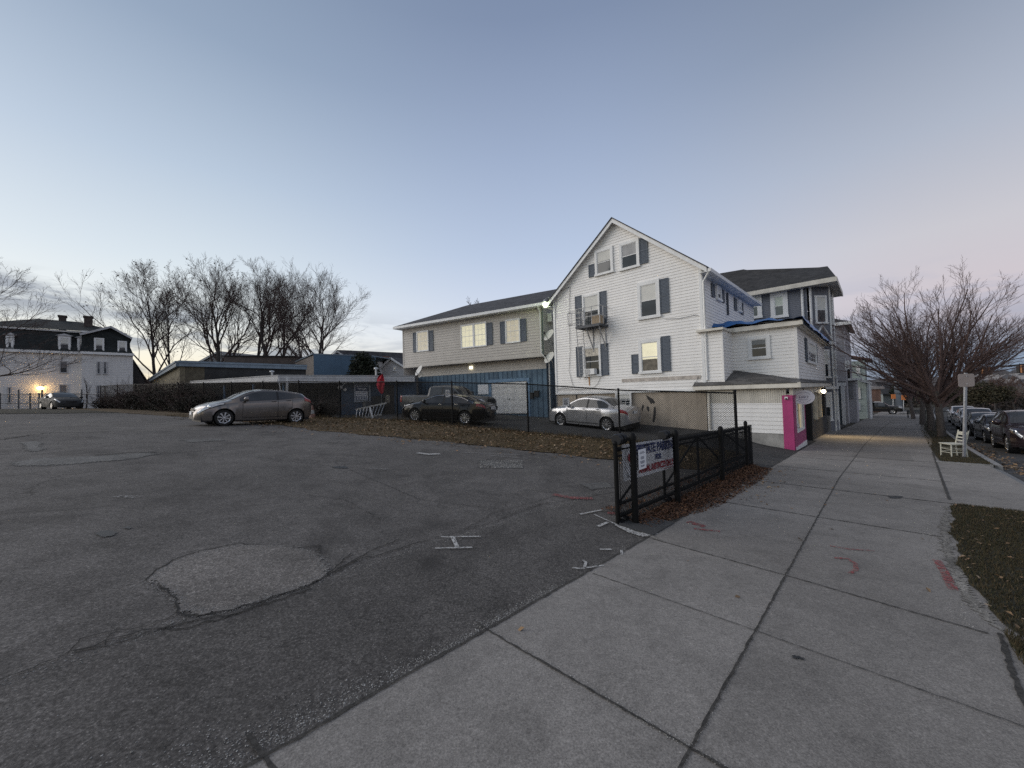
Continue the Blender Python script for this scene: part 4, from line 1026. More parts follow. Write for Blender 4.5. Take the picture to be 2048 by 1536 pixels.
def dish(px, py, depth, r, aim, label, foot):
    c = at(px, py, depth)
    t = thing('satellite_dish', label, 'satellite dish', foot, 0)
    ax = V3(aim).normalized()
    m = MB(); m.lathe(c, ax, [(0, -.06*r), (.35*r, -.035*r), (.7*r, .06*r), (r, .2*r), (r*1.02, .2*r), (r*.7, .03*r), (0, -.1*r)], 26); m.build('reflector', pm('pale_grey_dish', (.62, .61, .58), .5, var=.1), t, 40)
    f = c+ax*r*1.15-Z*r*.25
    m = MB(); m.tube([c-Z*r*.95+ax*.1*r, f], .018, 6); m.build('feed_arm', BLACK, t)
    m = MB(); m.bar(f-ax*.06, f+ax*.06, .09); m.build('receiver', BLACK, t)
    m = MB(); m.tube([c-ax*.05, c-ax*.25-Z*.2, V3(foot)], .03, 6); m.build('mast', GALV, t)
dish(839, 742, 28.4, .42, (-.62, -.45, .42), 'satellite dish on the low blue roof at the left foot of the tan house', at(836, 757, 28.9))
dish(1099, 671, 25.0, .42, (-.62, -.4, .45), 'upper of two satellite dishes between the tan house and the gable house', at(1106, 690, 25.6))
dish(1100, 716, 25.0, .42, (-.62, -.4, .45), 'lower of two satellite dishes between the tan house and the gable house', at(1107, 735, 25.6))
# ================================================================== low blue building, canopy, blocks behind
def low_blue():
    A = at(560, 752, 23.5); Bq = at(834, 757, 28.0)
    zt = 3.35
    T = thing('low_blue_building', 'long low flat roofed building painted blue with a pale fascia and open carport', 'building', at(700, 830, 26), 0)
    P = lambda x, d: V3((at(x, 768, d).x, d, 0))
    a, b, c, d = P(556, 23.6), P(830, 27.6), P(830, 36), P(380, 29.5)
    zA, zB, zD = at(560, 752, 23.6).z, at(832, 753, 27.6).z, at(380, 764, 29.5).z
    pts = [a+Z*zA, b+Z*zB, c+Z*(zB+.3), P(600, 37)+Z*(zD+.3), d+Z*zD]
    fas = pm('grey_white_fascia', (.52, .52, .53), .6, var=.12, scale=1.5, streak=.45)
    m = MB(); m.slab([pts[0], pts[1], pts[1]-Z*.16, pts[0]-Z*.16], V3((0, .05, 0))); m.slab([pts[0]-Z*.18+V3((0, -.05, 0)), pts[1]-Z*.18+V3((0, -.05, 0)), pts[1]-Z*.42+V3((0, -.05, 0)), pts[0]-Z*.42+V3((0, -.05, 0))], V3((0, .06, 0)))
    m.slab([pts[4], pts[0], pts[0]-Z*.40, pts[4]-Z*.10], V3((.03, .06, 0))); m.build('fascia', fas, T)
    m = MB(); m.slab([q+Z*.02 for q in pts], Z*.06); m.build('roof', pm('pale_roof_membrane', (.42, .42, .42), .7, var=.25, scale=.6), T)
    # walls: blue front, dark back of the carport
    def wallp(p, q, z0, z1, nm, mt):
        return MB().slab([p+Z*z0, q+Z*z0, q+Z*z1, p+Z*z1], V3((0, .12, 0))).build(nm, mt, T)
    p0, p1 = P(682, 26.2), P(832, 28.2)
    wallp(p0, p1, -.2, 3.1, 'front_wall', NAVYWALL)
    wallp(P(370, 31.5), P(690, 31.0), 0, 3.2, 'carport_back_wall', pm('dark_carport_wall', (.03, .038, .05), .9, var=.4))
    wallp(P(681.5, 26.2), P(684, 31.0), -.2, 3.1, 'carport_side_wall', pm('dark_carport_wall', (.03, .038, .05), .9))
    m = MB(); m.box(0, 0, 0, 0, 0, 0) if False else None
    bl = pm('blue_post_paint', (.10, .20, .34), .6, var=.2)
    for x, dd in ((449, 27.5), (507, 25.5), (567, 24.2)):
        q = P(x, dd); MB().tube([q+Z*.3, q+Z*3.0], .07, 8).build('post', bl, T)
    q = [at(557, 757, 23.6), at(564.5, 786, 23.7), at(574.5, 757, 23.8), at(573, 788, 23.9)]
    MB().bar(q[0], q[1]-Z*.6, .12, .06).build('brace', WHITE_TRIM, T); MB().bar(q[2], q[3]-Z*.6, .12, .06).build('brace', WHITE_TRIM, T)
    FB = Basis(p0, (p1-p0).normalized(), V3(((p1-p0).normalized().y, -(p1-p0).normalized().x, 0)))
    FB = Basis(p0+FB.n*.005, FB.r, FB.n)
    fr = window(T, FB, prect(FB, 708, 766, 741, 803), cw=.10, frame=pm('grey_blue_frame', (.30, .33, .37), .6), sash=False)
    a0, b0, a1, b1 = prect(FB, 711, 768.5, 735.5, 800.5)
    s = thing('window_poster', 'navy and white business poster filling the window of the low blue building', 'sign', FB.P((a0+a1)/2, b0, .05), 0)
    nv = pm('navy_poster', (.04, .06, .12), .6)
    hgt = b1-b0
    MB(FB).box(a0, a1, b0, b1, .050, .054).build('sheet', pm('poster_white', (.62, .63, .66), .6), s)
    MB(FB).box(a0, a1, b0+hgt*.58, b0+hgt*.86, .054, .057).build('banner', nv, s)
    m = MB(FB); random.seed(3)
    am = (a0+a1)/2
    for zc, hh, nn in ((.93, .055, 10),):
        for i in range(nn): m.box(a0+.06+(a1-a0-.12)*i/nn, a0+.06+(a1-a0-.12)*(i+.62)/nn, b0+hgt*(zc-hh*.9), b0+hgt*(zc+hh*.9), .054, .057)
    for i in range(7):
        m.box(a0+.03+(a1-a0-.06)*i/7, a0+.03+(a1-a0-.06)*(i+.55)/7, b0+hgt*.03, b0+hgt*.27, .054, .057)
    for k, yy in enumerate((.50, .36)):
        for i in range(6): m.box(am-.3+.1*i, am-.3+.1*i+.08, b0+hgt*(yy-.018), b0+hgt*(yy+.018), .054, .057)
    m.build('dark_lettering', nv, s)
    m = MB(FB); m.text('Wrecking', .21, am+.03, b0+hgt*.72, .0585, width=(a1-a0)*.72, bold=.004); m.build('white_lettering', PAPER, s)
    # door
    dq = prect(FB, 767, 770, 789, 842)
    dr = MB(FB); dr.box(dq[0], dq[2], -.1, dq[3], .0, .03); dd = dr.build('door', pm('dark_brown_door', (.035, .03, .028), .6, var=.3), T)
    m = MB(FB); m.box(dq[0]-.1, dq[0], -.1, dq[3]+.1, 0, .05); m.box(dq[2], dq[2]+.1, -.1, dq[3]+.1, 0, .05); m.box(dq[0], dq[2], dq[3], dq[3]+.1, 0, .05); m.build('door_frame', NAVYWALL, T)
    a, b = FB.px(772, 798); MB(FB).box(a-.22, a+.25, b-.28, b+.28, .03, .036).build('door_notice', pm('tan_notice', (.36, .33, .28), .8, var=.3), dd)
    # wall camera
    q = FB.P(*FB.px(690, 767), .05)
    t = thing('security_light', 'white twin security light on the left end of the blue front wall', 'lamp', q, 0)
    B2 = Basis(q, FB.r, FB.n)
    MB(B2).box(-.16, .12, -.02, .30, -.05, .04).build('base', WHITE_TRIM, t); MB(B2).box(-.07, .03, .05, .2, .04, .05).build('sensor', BLACK, t)
    MB(B2).lathe((-.30, -.25, .1), (FB.n-Z*.6)[:], [(.06, -.2), (.16, .02), (.15, .03), (0, .02)], 12).build('lamp_head', WHITE_TRIM, t, 50)
    MB(B2).lathe((0, -.42, .1), (FB.n-Z*.6)[:], [(.05, -.15), (.11, .02), (.1, .03), (0, .02)], 12).build('lamp_head', WHITE_TRIM, t, 50)
    MB(B2).bar((-.3, -.25, .03), (0, 0, .03), .04).build('arm', WHITE_TRIM, t)
    # clutter on roof and front
    f = thing('red_flag', 'limp red flag on a short pole above the brown door of the blue building', 'flag', at(763, 752, 26.0), 0)
    MB().tube([at(763, 748, 26.0), at(763, 800, 26.3), at(764, 826, 26.4)], .02, 6).build('pole', GALV, f)
    mb = MB(); vs = []
    n = 10; L = [(752.5, 766), (766, 748)]
    prof = [(748, 763, 765), (752, 757, 767), (757, 754.5, 768), (763, 753.5, 769), (770, 753, 769), (777, 755, 768), (784, 759, 767), (788, 763, 765)]
    for (y, x0, x1) in prof:
        for j in range(7):
            x = x0+(x1-x0)*j/6; vs.append(at(x, y, 26.0+.12*math.sin(j*1.6+y*.15)))
    fs = [(i*7+j, (i+1)*7+j, (i+1)*7+j+1, i*7+j+1) for i in range(len(prof)-1) for j in range(6)]
    mb.add(vs, fs); mb.build('cloth', pm('faded_red_cloth', (.48, .03, .05), .8, var=.4, scale=5), f, 60)
    t = thing('steel_drum', 'dark barrel behind the leaning ladder', 'barrel', g(738, 836), 0)
    q = at(738, 840, 24.8); q.z = h(q.x, q.y)
    t.location = q; PMAT[t] = Matrix.Translation(q)
    MB().lathe(q, (0, 0, 1), [(0, 0), (.38, 0), (.39, .02), (.38, .3), (.395, .32), (.38, .34), (.38, .62), (.395, .64), (.38, .66), (.38, .92), (.36, .93), (0, .92)], 20).build('drum', pm('black_drum_paint', (.02, .022, .025), .5, var=.4), t, 40)
    MB().lathe(q+Z*.94, (0, 0, 1), [(.30, 0), (.30, .02), (0, .025)], 16).build('lid', pm('dark_lid', (.03, .03, .032), .6), t, 40)
    t = thing('refuse_bin', 'tall dark bin between the poster window and the brown door', 'bin', V3((0, 0, 0)), 0)
    q = FB.P(*FB.px(757, 820), .5); q.z = h(q.x, q.y); t.location = q; PMAT[t] = Matrix.Translation(q)
    MB().slab([q+V3((-.34, -.3, 0)), q+V3((.34, -.3, 0)), q+V3((.34, .3, 0)), q+V3((-.34, .3, 0))], Z*1.15).build('bin_body', BLACK, t)
    MB().slab([q+V3((-.38, -.36, 1.16)), q+V3((.38, -.36, 1.16)), q+V3((.38, .34, 1.24)), q+V3((-.38, .34, 1.24))], Z*.06).build('lid', pm('dark_lid', (.03, .03, .032), .6), t)
    # ladder lying on its side against the front
    t = thing('leaning_ladder', 'aluminium ladder lying on its edge in front of the blue wall', 'ladder', g(740, 842), 0)
    Y = 22.8
    p = [at(711, 819, Y), at(773, 806, Y-.2), at(709, 838, Y-.3), at(764, 829, Y-.5)]
    al = pm('dull_aluminium', (.5, .5, .51), .35, .8, var=.2, scale=6)
    m = MB(); m.bar(p[0], p[1], .05, .09); m.build('rail', al, t); m = MB(); m.bar(p[2], p[3], .05, .09); m.build('rail', al, t)
    for i in range(9):
        k = (i+.5)/9; MB().tube([p[0].lerp(p[1], k), p[2].lerp(p[3], k)], .02, 6).build('rung', al, t)
    o = MB().bar(at(740, 815, 22.3), at(745, 836, 22.1), .09, .04).build('white_plank', WHITE_TRIM, None); tag(o, 'short white board leaning on the aluminium ladder', 'board')
    # traffic cone
    c = at(625, 832, 20.6); c.z = h(c.x, c.y)
    t = thing('traffic_cone', 'weathered orange and white traffic cone just behind the grey hatchback', 'traffic cone', c, 0)
    org = pm('faded_orange', (.20, .11, .085), .7, var=.3); 
    m = MB(); m.box(c.x-.2, c.x+.2, c.y-.2, c.y+.2, c.z, c.z+.04); m.build('base', org, t)
    MB().lathe(c, (0, 0, 1), [(.15, .04), (.115, .26), (.11, .28)], 16).build('cone', org, t, 40)
    MB().lathe(c, (0, 0, 1), [(.111, .28), (.075, .48)], 16).build('reflective_band', pm('dirty_band', (.3, .3, .29), .6), t, 40)
    MB().lathe(c, (0, 0, 1), [(.075, .48), (.035, .72), (.0, .73)], 16).build('tip', org, t, 40)
    # antenna and pipes on the roof
    for x, y, dd, lb in ((752, 738, 30., 'small grey roof vent with a bent hood left of the red flag'), (544, 744, 31., 'short blue grey flue pipe on the roof behind the carport edge')):
        q = at(x, y, dd); t = thing('roof_vent', lb, 'vent', q-Z*.6, 0)
        MB().tube([q-Z*.7, q], .08, 8).build('pipe', GALV, t, 50); MB().lathe(q, (0, 0, 1), [(.17, 0), (.15, .09), (0, .14)], 12).build('cap', GALV, t, 50)
    # debris on the roof
    sn = MB(); random.seed(8)
    for i in range(14):
        q = at(712+random.random()*100, 746+random.random()*5, 29.5+random.random()*2); L_ = random.uniform(.3, 1.1); an = random.uniform(-.3, .3)
        sn.bar(q, q+V3((L_*math.cos(an), L_*.3, random.uniform(-.1, .15))), .05)
    # ---- taller flat roofed block behind, in the street grid
    p = at(360, 722, 29.8); u, v = uv(p.x, p.y)
    T2 = thing('flat_roof_warehouse', 'flat roofed old warehouse with a light blue roof edge behind the overgrown fence', 'building', W(u, v, 1.2), STREET)
    PV = wall_v(v); PU = wall_u(u)
    uR = PV.px(612, 735)[0]; vL = -PU.px(275, 752)[0]
    z = p.z; zLL = PU.px(275, 752)[1]
    zz = (z+zLL)/2
    blf = pm('light_blue_fascia', (.19, .245, .30), .6, var=.15, streak=.3)
    m = MB(PV); m.box(u-.1, uR, z-.42, z-.14, -.0, .25); m.box(u-.15, uR, z-.14, z, .0, .32); m.B = PU; m.box(-vL, -v+.05, z-.42, z-.14, 0, .25); m.box(-vL, -v+.05, z-.14, z, 0., .31); m.build('fascia', blf, T2)
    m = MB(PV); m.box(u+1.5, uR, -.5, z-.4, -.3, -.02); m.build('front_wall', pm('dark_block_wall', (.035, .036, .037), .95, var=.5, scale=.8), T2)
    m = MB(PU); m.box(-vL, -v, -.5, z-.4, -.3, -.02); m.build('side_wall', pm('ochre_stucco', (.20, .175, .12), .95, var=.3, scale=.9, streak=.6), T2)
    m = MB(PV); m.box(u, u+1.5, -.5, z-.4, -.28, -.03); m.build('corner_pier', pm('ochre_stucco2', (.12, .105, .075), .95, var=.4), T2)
    MB().slab([W(u-.1, v-.2, z-.02), W(uR, v-.2, z-.02), W(uR, vL, z-.02), W(u-.1, vL, z-.02)], Z*.05).build('roof', SHINGLE2, T2)
    # ---- blue box building with a tan left side
    q0, q1, q2 = at(627, 709, 44), at(748, 716, 48), at(590, 722, 52)
    T3 = thing('blue_box_building', 'plain blue box of a building with a tan side rising behind the low roofs', 'building', V3((q0.x, q0.y, 2)), 0)
    hz = q0.z
    MB().slab([V3((q0.x, q0.y, 1)), V3((q1.x, q1.y, 1)), V3((q1.x, q1.y, hz)), V3((q0.x, q0.y, hz))], V3((.1, .3, 0))).build('front_wall', pm('mid_blue_siding', (.085, .15, .225), .7, var=.15, scale=.7, streak=.3), T3)
    MB().slab([V3((q0.x, q0.y, 1)), V3((q2.x, q2.y, 1)), V3((q2.x, q2.y, hz-.1)), V3((q0.x, q0.y, hz-.1))], V3((.1, .1, 0))).build('side_wall', pm('brown_grey_siding', (.19, .165, .15), .8, var=.2, streak=.4), T3)
    MB().slab([V3((q0.x-.1, q0.y-.1, hz)), V3((q1.x, q1.y-.1, hz)), V3((q1.x+2, q1.y+8, hz)), V3((q2.x, q2.y, hz))], Z*.12).build('roof', blf, T3)
    # ---- brown parapet building among the trees
    a, b = at(448, 713, 50), at(592, 722, 53)
    T4 = thing('brown_flat_building', 'dull brown flat roofed building behind the trunks of the bare trees', 'building', V3((a.x, a.y, 2)), 0)
    MB().slab([V3((a.x, a.y, 1)), V3((b.x, b.y, 1)), V3((b.x, b.y, a.z)), V3((a.x, a.y, a.z))], V3((.3, 6, 0))).build('wall', pm('dull_brown_wall', (.12, .10, .09), .9, var=.25, streak=.3), T4)
    MB().slab([V3((a.x-.2, a.y-.2, a.z)), V3((b.x+.2, b.y-.2, a.z)), V3((b.x+.5, b.y+6, a.z)), V3((a.x, a.y+6, a.z))], Z*.15).build('roof', SHINGLE2, T4)
    # ---- small gabled houses far behind
    def gable_far(name, label, pk, l, r, depth, wallm, roofm, run=9., chim=None, win=None, dx=.25):
        P_, L_, R_ = at(*pk, depth), at(*l, depth), at(*r, depth)
        t = thing(name, label, 'house', V3((L_.x, depth, 2)), 0)
        zb = 1.5; d = V3((dx*run, run, 0))
        MB().slab([V3((L_.x, depth, zb)), V3((R_.x, depth, zb)), V3((R_.x, depth, R_.z)), P_, V3((L_.x, depth, L_.z))], d).build('wall', wallm, t)
        o1 = V3((0, -.35, .1)); m = MB()
        s1 = (L_-P_)*.12; s2 = (R_-P_)*.12
        m.slab([P_+o1, L_+s1+o1, L_+s1+d+o1, P_+d+o1], Z*.2); m.slab([P_+o1, R_+s2+o1, R_+s2+d+o1, P_+d+o1], Z*.2); rf = m.build('roof', roofm, t)
        m = MB(); m.bar(P_+o1-V3((0, .05, .02)), L_+s1+o1-V3((0, .05, .02)), .1, .25); m.bar(P_+o1-V3((0, .05, .02)), R_+s2+o1-V3((0, .05, .02)), .1, .25); m.build('rake_board', WHITE_TRIM, t)
        if chim:
            c = at(*chim, depth+3); MB().box(c.x-.4, c.x+.4, c.y-.4, c.y+.4, c.z-3, c.z).build('chimney', pm('brick_red_brown', (.16, .09, .07), .9, var=.3, scale=6), rf)
        if win:
            Bq_ = Basis(V3((0, depth-.02, 0)), (1, 0, 0), (0, -1, 0)); window(t, Bq_, Bq_.rect(*win), cw=.12, shade=LITSHADE2, shade_part=.6)
        return t
    gable_far('gabled_cottage', 'white gabled cottage with a warm window behind the low blue roof', (783, 718), (763, 738), (806, 733), 52, pm('white_cottage_wall', (.62, .61, .60), .8, var=.08), SHINGLE, win=(786, 733, 793, 742), chim=(772, 713))
    gable_far('dark_roof_house', 'house with a long dark roof and white gable edge behind the blue box', (676, 704), (664, 716), (700, 720), 60, pm('grey_cottage_wall', (.42, .42, .42), .8), SHINGLE, run=14, dx=1.3)
    gable_far('pale_roof_house', 'little pale gabled house between the bare tree trunks', (438, 706), (405, 724), (470, 724), 60, pm('pale_wall', (.5, .5, .5), .8), pm('pale_grey_roof', (.34, .34, .33), .8, var=.1), run=8)
low_blue()
# ================================================================== mansard house at far left
def mansard():
    vF = 66.; F_ = wall_v(vF)
    uL = F_.px(-70, 760)[0]; uR = F_.px(266, 760)[0]; uC = F_.px(163, 760)[0]
    zc = F_.px(215, 710)[1]; ze = F_.px(215, 667)[1]
    dep = 9.
    T = thing('mansard_house', 'large white three storey house with a dark mansard roof and two chimneys', 'house', W(uC, vF, 1.6), STREET)
    wh = pm('white_house_wall', (.72, .71, .70), .6, var=.06, scale=.8, streak=.2); dk = roofing('dark_green_slate', (.022, .027, .028))
    for a0, a1, c in ((uC, uR, 0.), (uL, uC, -.7)):
        m = MB(F_); siding(m, [(a0, -.2), (a1, -.2), (a1, zc), (a0, zc)], .2, .02, c); m.build('wall', wh, T)
        m = MB(F_); m.box(a0-.1, a1+.1, zc, zc+.28, c-.1, c+.35); m.build('cornice', WHITE_TRIM, T)
        m = MB(F_); m.slab([(a0, zc+.28, c+.2), (a1, zc+.28, c+.2), (a1-(.7 if a1 == uR else 0), ze, c-.5), (a0, ze, c-.5)], (0, 0, -.3)); m.build('mansard_slope', dk, T)
        m = MB(F_); m.box(a0-.1, a1-(.75 if a1 == uR else -.2), ze, ze+.18, c-.9, c-.25); m.build('eave_board', WHITE_TRIM, T)
    Rw = Basis(F_.P(uR, 0, 0), -F_.n, F_.r)
    MB(Rw).poly([(0, -1, 0), (dep, -1, 0), (dep, zc, 0), (0, zc, 0)]).build('side_wall', wh, T)
    MB(F_).slab([(uR, zc+.28, .1), (uR, zc+.28, -dep), (uR-.7, ze, -dep), (uR-.7, ze, -.5)], (-.2, 0, 0)).build('mansard_slope', dk, T)
    # low hip on top and a shallow pediment on the right bay
    top = MB(F_); pz = F_.px(112, 640)[1]+.6; a = F_.px(112, 640)[0]
    top.slab([(uL, ze+.18, -1.0), (uR-.5, ze+.18, -.6), (a+1.6, pz, -4.5), (a-1.6, pz, -4.5)], (0, .05, 0)); top.slab([(uR-.5, ze+.18, -.6), (uR-.5, ze+.18, -dep), (a+1.6, pz, -4.5)], (0, .05, 0))
    pe = F_.px(222, 655); lo_ = F_.px(160, 670); ro_ = F_.px(264, 678)
    for q0, q1 in ((lo_, pe), (pe, ro_)): top.slab([(q0[0], q0[1], .35), (q1[0], q1[1], .35), (q1[0], q1[1]+.1, -6), (q0[0], q0[1]+.1, -6)], (0, .16, 0))
    rf = top.build('roof', dk, T)
    m = MB(F_); m.slab([(uC-.1, zc+.3, .0), (uR-.2, zc+.3, .0), (ro_[0]-.2, ro_[1], -.0), (pe[0], pe[1], -.0), (lo_[0]+.2, lo_[1], -.0)], (0, 0, -.3)); m.build('gable_face', dk, T)
    m = MB(F_)
    for q0, q1 in ((lo_, pe), (pe, ro_)): m.bar((q0[0], q0[1]+.02, .36), (q1[0], q1[1]+.02, .36), .1, .22)
    m.build('rake_board', pm('grey_white_casing', (.5, .5, .51), .6), T)
    for (x0, x1, y, dd) in ((110, 126, 624, -4.6), (166, 184, 631.5, -2.5)):
        a0, b = F_.px(x0, y); a1, _ = F_.px(x1, y)
        b2 = b+.25; m = MB(F_); m.box(a0, a1, ze, b2, dd-.9, dd); m.box(a0-.08, a1+.08, b2, b2+.18, dd-.98, dd+.08); m.build('chimney', pm('sooty_brick', (.075, .06, .055), .95, var=.4, scale=5), rf)
    D1 = Basis(F_.P(0, 0, .05), F_.r, F_.n)
    for q in ((188, 676, 208.5, 705), (235, 682, 254, 708), (116, 672, 140, 701), (155, 676, 169, 702), (10, 670, 25, 696)):
        r_ = prect(D1, *q); c = -.7 if q[0] < 160 else 0.
        m = MB(D1); m.box(r_[0]-.05, r_[2]+.05, r_[1], r_[3]+.1, c-.8, c-.01); m.build('dormer', dk if q[0] > 160 else WHITE_TRIM, T)
        if q[0] < 160: MB(D1).slab([(r_[0]-.25, r_[3]+.1, c+.15), (r_[2]+.25, r_[3]+.1, c+.15), ((r_[0]+r_[2])/2, r_[3]+.35, c+.15)], (0, 0, -.8)).build('dormer_roof', pm('grey_white_casing', (.5, .5, .51), .6), T)
        window(T, Basis(D1.P(0, 0, c), D1.r, D1.n), r_, cw=.13, shade=SHADE, shade_part=.45)
    for q, c in (((193, 723, 201.5, 748), 0.), ((206, 723, 214.5, 748), 0.), ((193, 770.5, 201, 796), 0.), ((206, 770.5, 213.5, 796), 0.), ((119, 722, 136, 746), -.7), ((118, 769, 135, 797), -.7), ((15, 774, 23, 806), -.7)):
        Bc = Basis(F_.P(0, 0, c+.02), F_.r, F_.n); r_ = prect(Bc, *q)
        window(T, Bc, r_, cw=.055, frame=pm('grey_white_casing', (.5, .5, .51), .6), shade=pm('dim_blind', (.15, .15, .16), .4) if q[0] > 100 else None, shade_part=.45)
    # porch lamp, lit
    c = F_.P(*F_.px(80, 776), -.35)
    t = thing('porch_lamp', 'glowing orange porch lamp on the white wall of the mansard house', 'lamp', c, STREET)
    MB().ball(c, .26, 8, .6).build('bulb', pm('glowing_orange_bulb', (1., .62, .22), .4, var=.02, emit=16.), t, 60); MB().box(c.x-.15, c.x+.15, c.y-.1, c.y+.3, c.z+.17, c.z+.24).build('bracket', BLACK, t)
    l = bpy.data.lights.new('porch_light', 'POINT'); l.energy = 30; l.color = (1., .62, .28); l.shadow_soft_size = .2
    o = bpy.data.objects.new('porch_light', l); COL.objects.link(o); o.location = c+F_.n*.5+Z*.1; o.parent = t; o.matrix_parent_inverse = PMAT[t].inverted()
    # dark lean-to shed right of it
    p = at(266, 770, 44)
    sh_ = thing('dark_shed', 'small dark shed with a sloping roof at the right end of the mansard house', 'shed', V3((p.x, p.y, 1.5)), STREET)
    a0 = F_.px(262, 735)[0]; zq = F_.px(266, 720)[1]; a1 = F_.px(300, 757)[0]
    MB(F_).slab([(uR+.05, 1, -.5), (a1, 1, -.5), (a1, 3.6, -.5), (uR+.05, zq, -.5)], (0, 0, -4)).build('wall', pm('dark_shed_wall', (.035, .033, .032), .9), sh_)
    MB(F_).slab([(uR+.05, zq, -.4), (a1+.4, 3.5, -.4), (a1+.4, 3.5, -4.6), (uR+.05, zq, -4.6)], (0, .15, 0)).build('roof', SHINGLE2, sh_)
mansard()
# ================================================================== houses down the street
def street_houses():
    # grey house
    U = 33.; A = wall_u(U); vf = 3.27; Fv = wall_v(vf)
    T = thing('grey_house', 'slate grey clapboard house with white trim and a street corner bay behind the white shop', 'house', W(U, vf, -1.2), STREET)
    gr = pm('slate_grey_clapboard', (.16, .17, .20), .55, var=.08, scale=.8, streak=.15)
    ze = wall_u(U-.6).px(1560, 574)[1]; u1 = 45.5
    m = MB(A); siding(m, [(-14, -1), (-vf, -1), (-vf, ze), (-14, ze)], .13, .02); m.build('side_wall', gr, T)
    m = MB(Fv); siding(m, [(U+.02, -2), (u1, -2), (u1, ze), (U+.02, ze)], .13, .02); m.build('front_wall', gr, T)
    MB().poly([W(u1, vf, -2), W(u1, 14, -2), W(u1, 14, ze), W(u1, vf, ze)]).build('rear_wall', gr, T)
    for q in ((1489, 588, 1524, 637), (1541, 585, 1576, 635)):
        window(T, A, prect(A, *q), cw=.26, shade=pm('pale_green_blind', (.52, .57, .50), .6, var=.05, emit=.05), shade_part=.5, lower=pm('dull_green_glass', (.16, .18, .17), .2))
    # bay on the corner
    P0 = [W(U-.03, 3.08), W(U+1.0, 2.15), W(U+3.4, 2.15), W(U+4.4, 3.2), W(U+4.5, 3.3)]
    levels = ((1.9, 3.3), (3.75, ze))
    m = MB(); tr = MB()
    for z0, z1 in ((-2, 1.4), (1.4, ze)):
        for i in range(4):
            p, q = P0[i], P0[i+1]; r_ = (q-p).normalized(); n_ = V3((r_.y, -r_.x, 0))
            Bq = Basis(p, r_, n_); L = (q-p).length
            m.B = Bq; siding(m, [(0, z0), (L, z0), (L, z1), (0, z1)], .13, .02)
    m.build('bay_wall', gr, T)
    for i in range(3):
        p, q = P0[i], P0[i+1]; r_ = (q-p).normalized(); n_ = V3((r_.y, -r_.x, 0)); Bq = Basis(p, r_, n_); L = (q-p).length
        for z0, z1 in ((-.6, 1.3), (2.3, 4.2), (6.0, 7.9)):
            window(T, Bq, (L/2-.42, z0, L/2+.42, z1), cw=.11, shade=SHADE, shade_part=.5)
        tr.B = Bq; tr.box(-.05, .05, -2, ze, -.05, .05); tr.box(0, L, 4.55, 4.75, -.05, .10); tr.box(0, L, 1.5, 1.7, -.05, .12)
        tr.bar((.02, 4.8, .06), (L/2, 5.85, .04), .16, .05) if i == 0 else None; tr.bar((L-.02, 4.8, .06), (L/2, 5.85, .04), .16, .05) if i == 0 else None
    tr.build('bay_trim', WHITE_TRIM, T)
    pipe(T, [A.P(-vf-.25, ze, .1), A.P(-vf-.25, 0, .1)], .08)
    # roof: eave, hip
    ov = .6; rise = 2.7
    vE = -wall_u(U-ov).px(1672, 562)[0]
    def hi(x, y, uu): a_, b_ = wall_u(uu).px(x, y); return W(uu, -a_, b_)
    K1 = hi(1655, 534, U+2.6); K2 = hi(1540, 549, U+2.6); K3 = hi(1487, 540, U+4.); K4 = hi(1440, 548, U+4.)
    ub = U+5.4
    e0, e1, e2 = W(U-ov, vE, ze), W(U-ov, 6.2, ze), W(U-ov, 15, ze); e3 = W(ub, vE, ze)
    m = MB(); m.slab([e0, e1, K2, K1], Z*.06); m.slab([e1, e2, K4, K3, K2], Z*.06); m.slab([e0, K1, e3], Z*.06); m.slab([K1, K2, K3, K4, W(u1, 15, ze+1.), W(u1, vf-.4, ze), W(ub, vf-.4, ze), e3], Z*.06); m.build('roof', SHINGLE2, T)
    m = MB(); m.slab([W(U-ov-.05, 15, ze-.26), W(U-ov-.05, vE-.05, ze-.26), W(U-ov-.05, vE-.05, ze+.04), W(U-ov-.05, 15, ze+.04)], SV*.10); m.slab([W(U-ov+.06, vE-.06, ze-.26), W(ub, vE-.06, ze-.26), W(ub, vE-.06, ze+.04), W(U-ov+.06, vE-.06, ze+.04)], NV*.10); m.slab([W(U-ov+.06, 15, ze-.24), W(U-ov+.06, vE+.04, ze-.24), W(ub, vE+.04, ze-.24), W(ub, 15, ze-.24)], Z*.03); m.build('eave_board', CREAM_TRIM, T)
    # grey porch wing at the foot
    U2 = 46.; A2 = wall_u(U2)
    P_ = thing('grey_porch', 'grey boarded porch wing with white corner posts beside the sidewalk', 'porch', W(U2, 2.4, -1.8), STREET)
    q = prect(A2, 1655, 772, 1691, 848)
    m = MB(A2); siding(m, [(-5.5, -2.6), (-2.35, -2.6), (-2.35, q[3]), (-5.5, q[3])], .14, .02); m.build('wall', pm('blue_grey_boards', (.10, .125, .145), .6, var=.1), P_)
    m = MB(A2); m.box(-2.45, -2.2, -2.6, q[3], -.2, .1); m.box(-5.5, -2.1, q[3], q[3]+.3, -.3, .12); m.build('post', WHITE_TRIM, P_)
    MB().slab([W(U2-.1, 2.2, q[3]+.3), W(U2+3, 2.2, q[3]+.3), W(U2+3, 5.5, q[3]+.6), W(U2-.1, 5.5, q[3]+.6)], Z*.08).build('roof', SHINGLE, P_)
    # pale lavender house
    U3 = 49.5; A3 = wall_u(U3); v3 = -A3.px(1694, 780)[0]
    T = thing('pale_house', 'pale lavender grey house with a street side bay beyond the grey house', 'house', W(U3, v3, -2), STREET)
    la = pm('pale_lavender_siding', (.36, .35, .375), .6, var=.06, streak=.12); z3 = A3.px(1675, 648)[1]
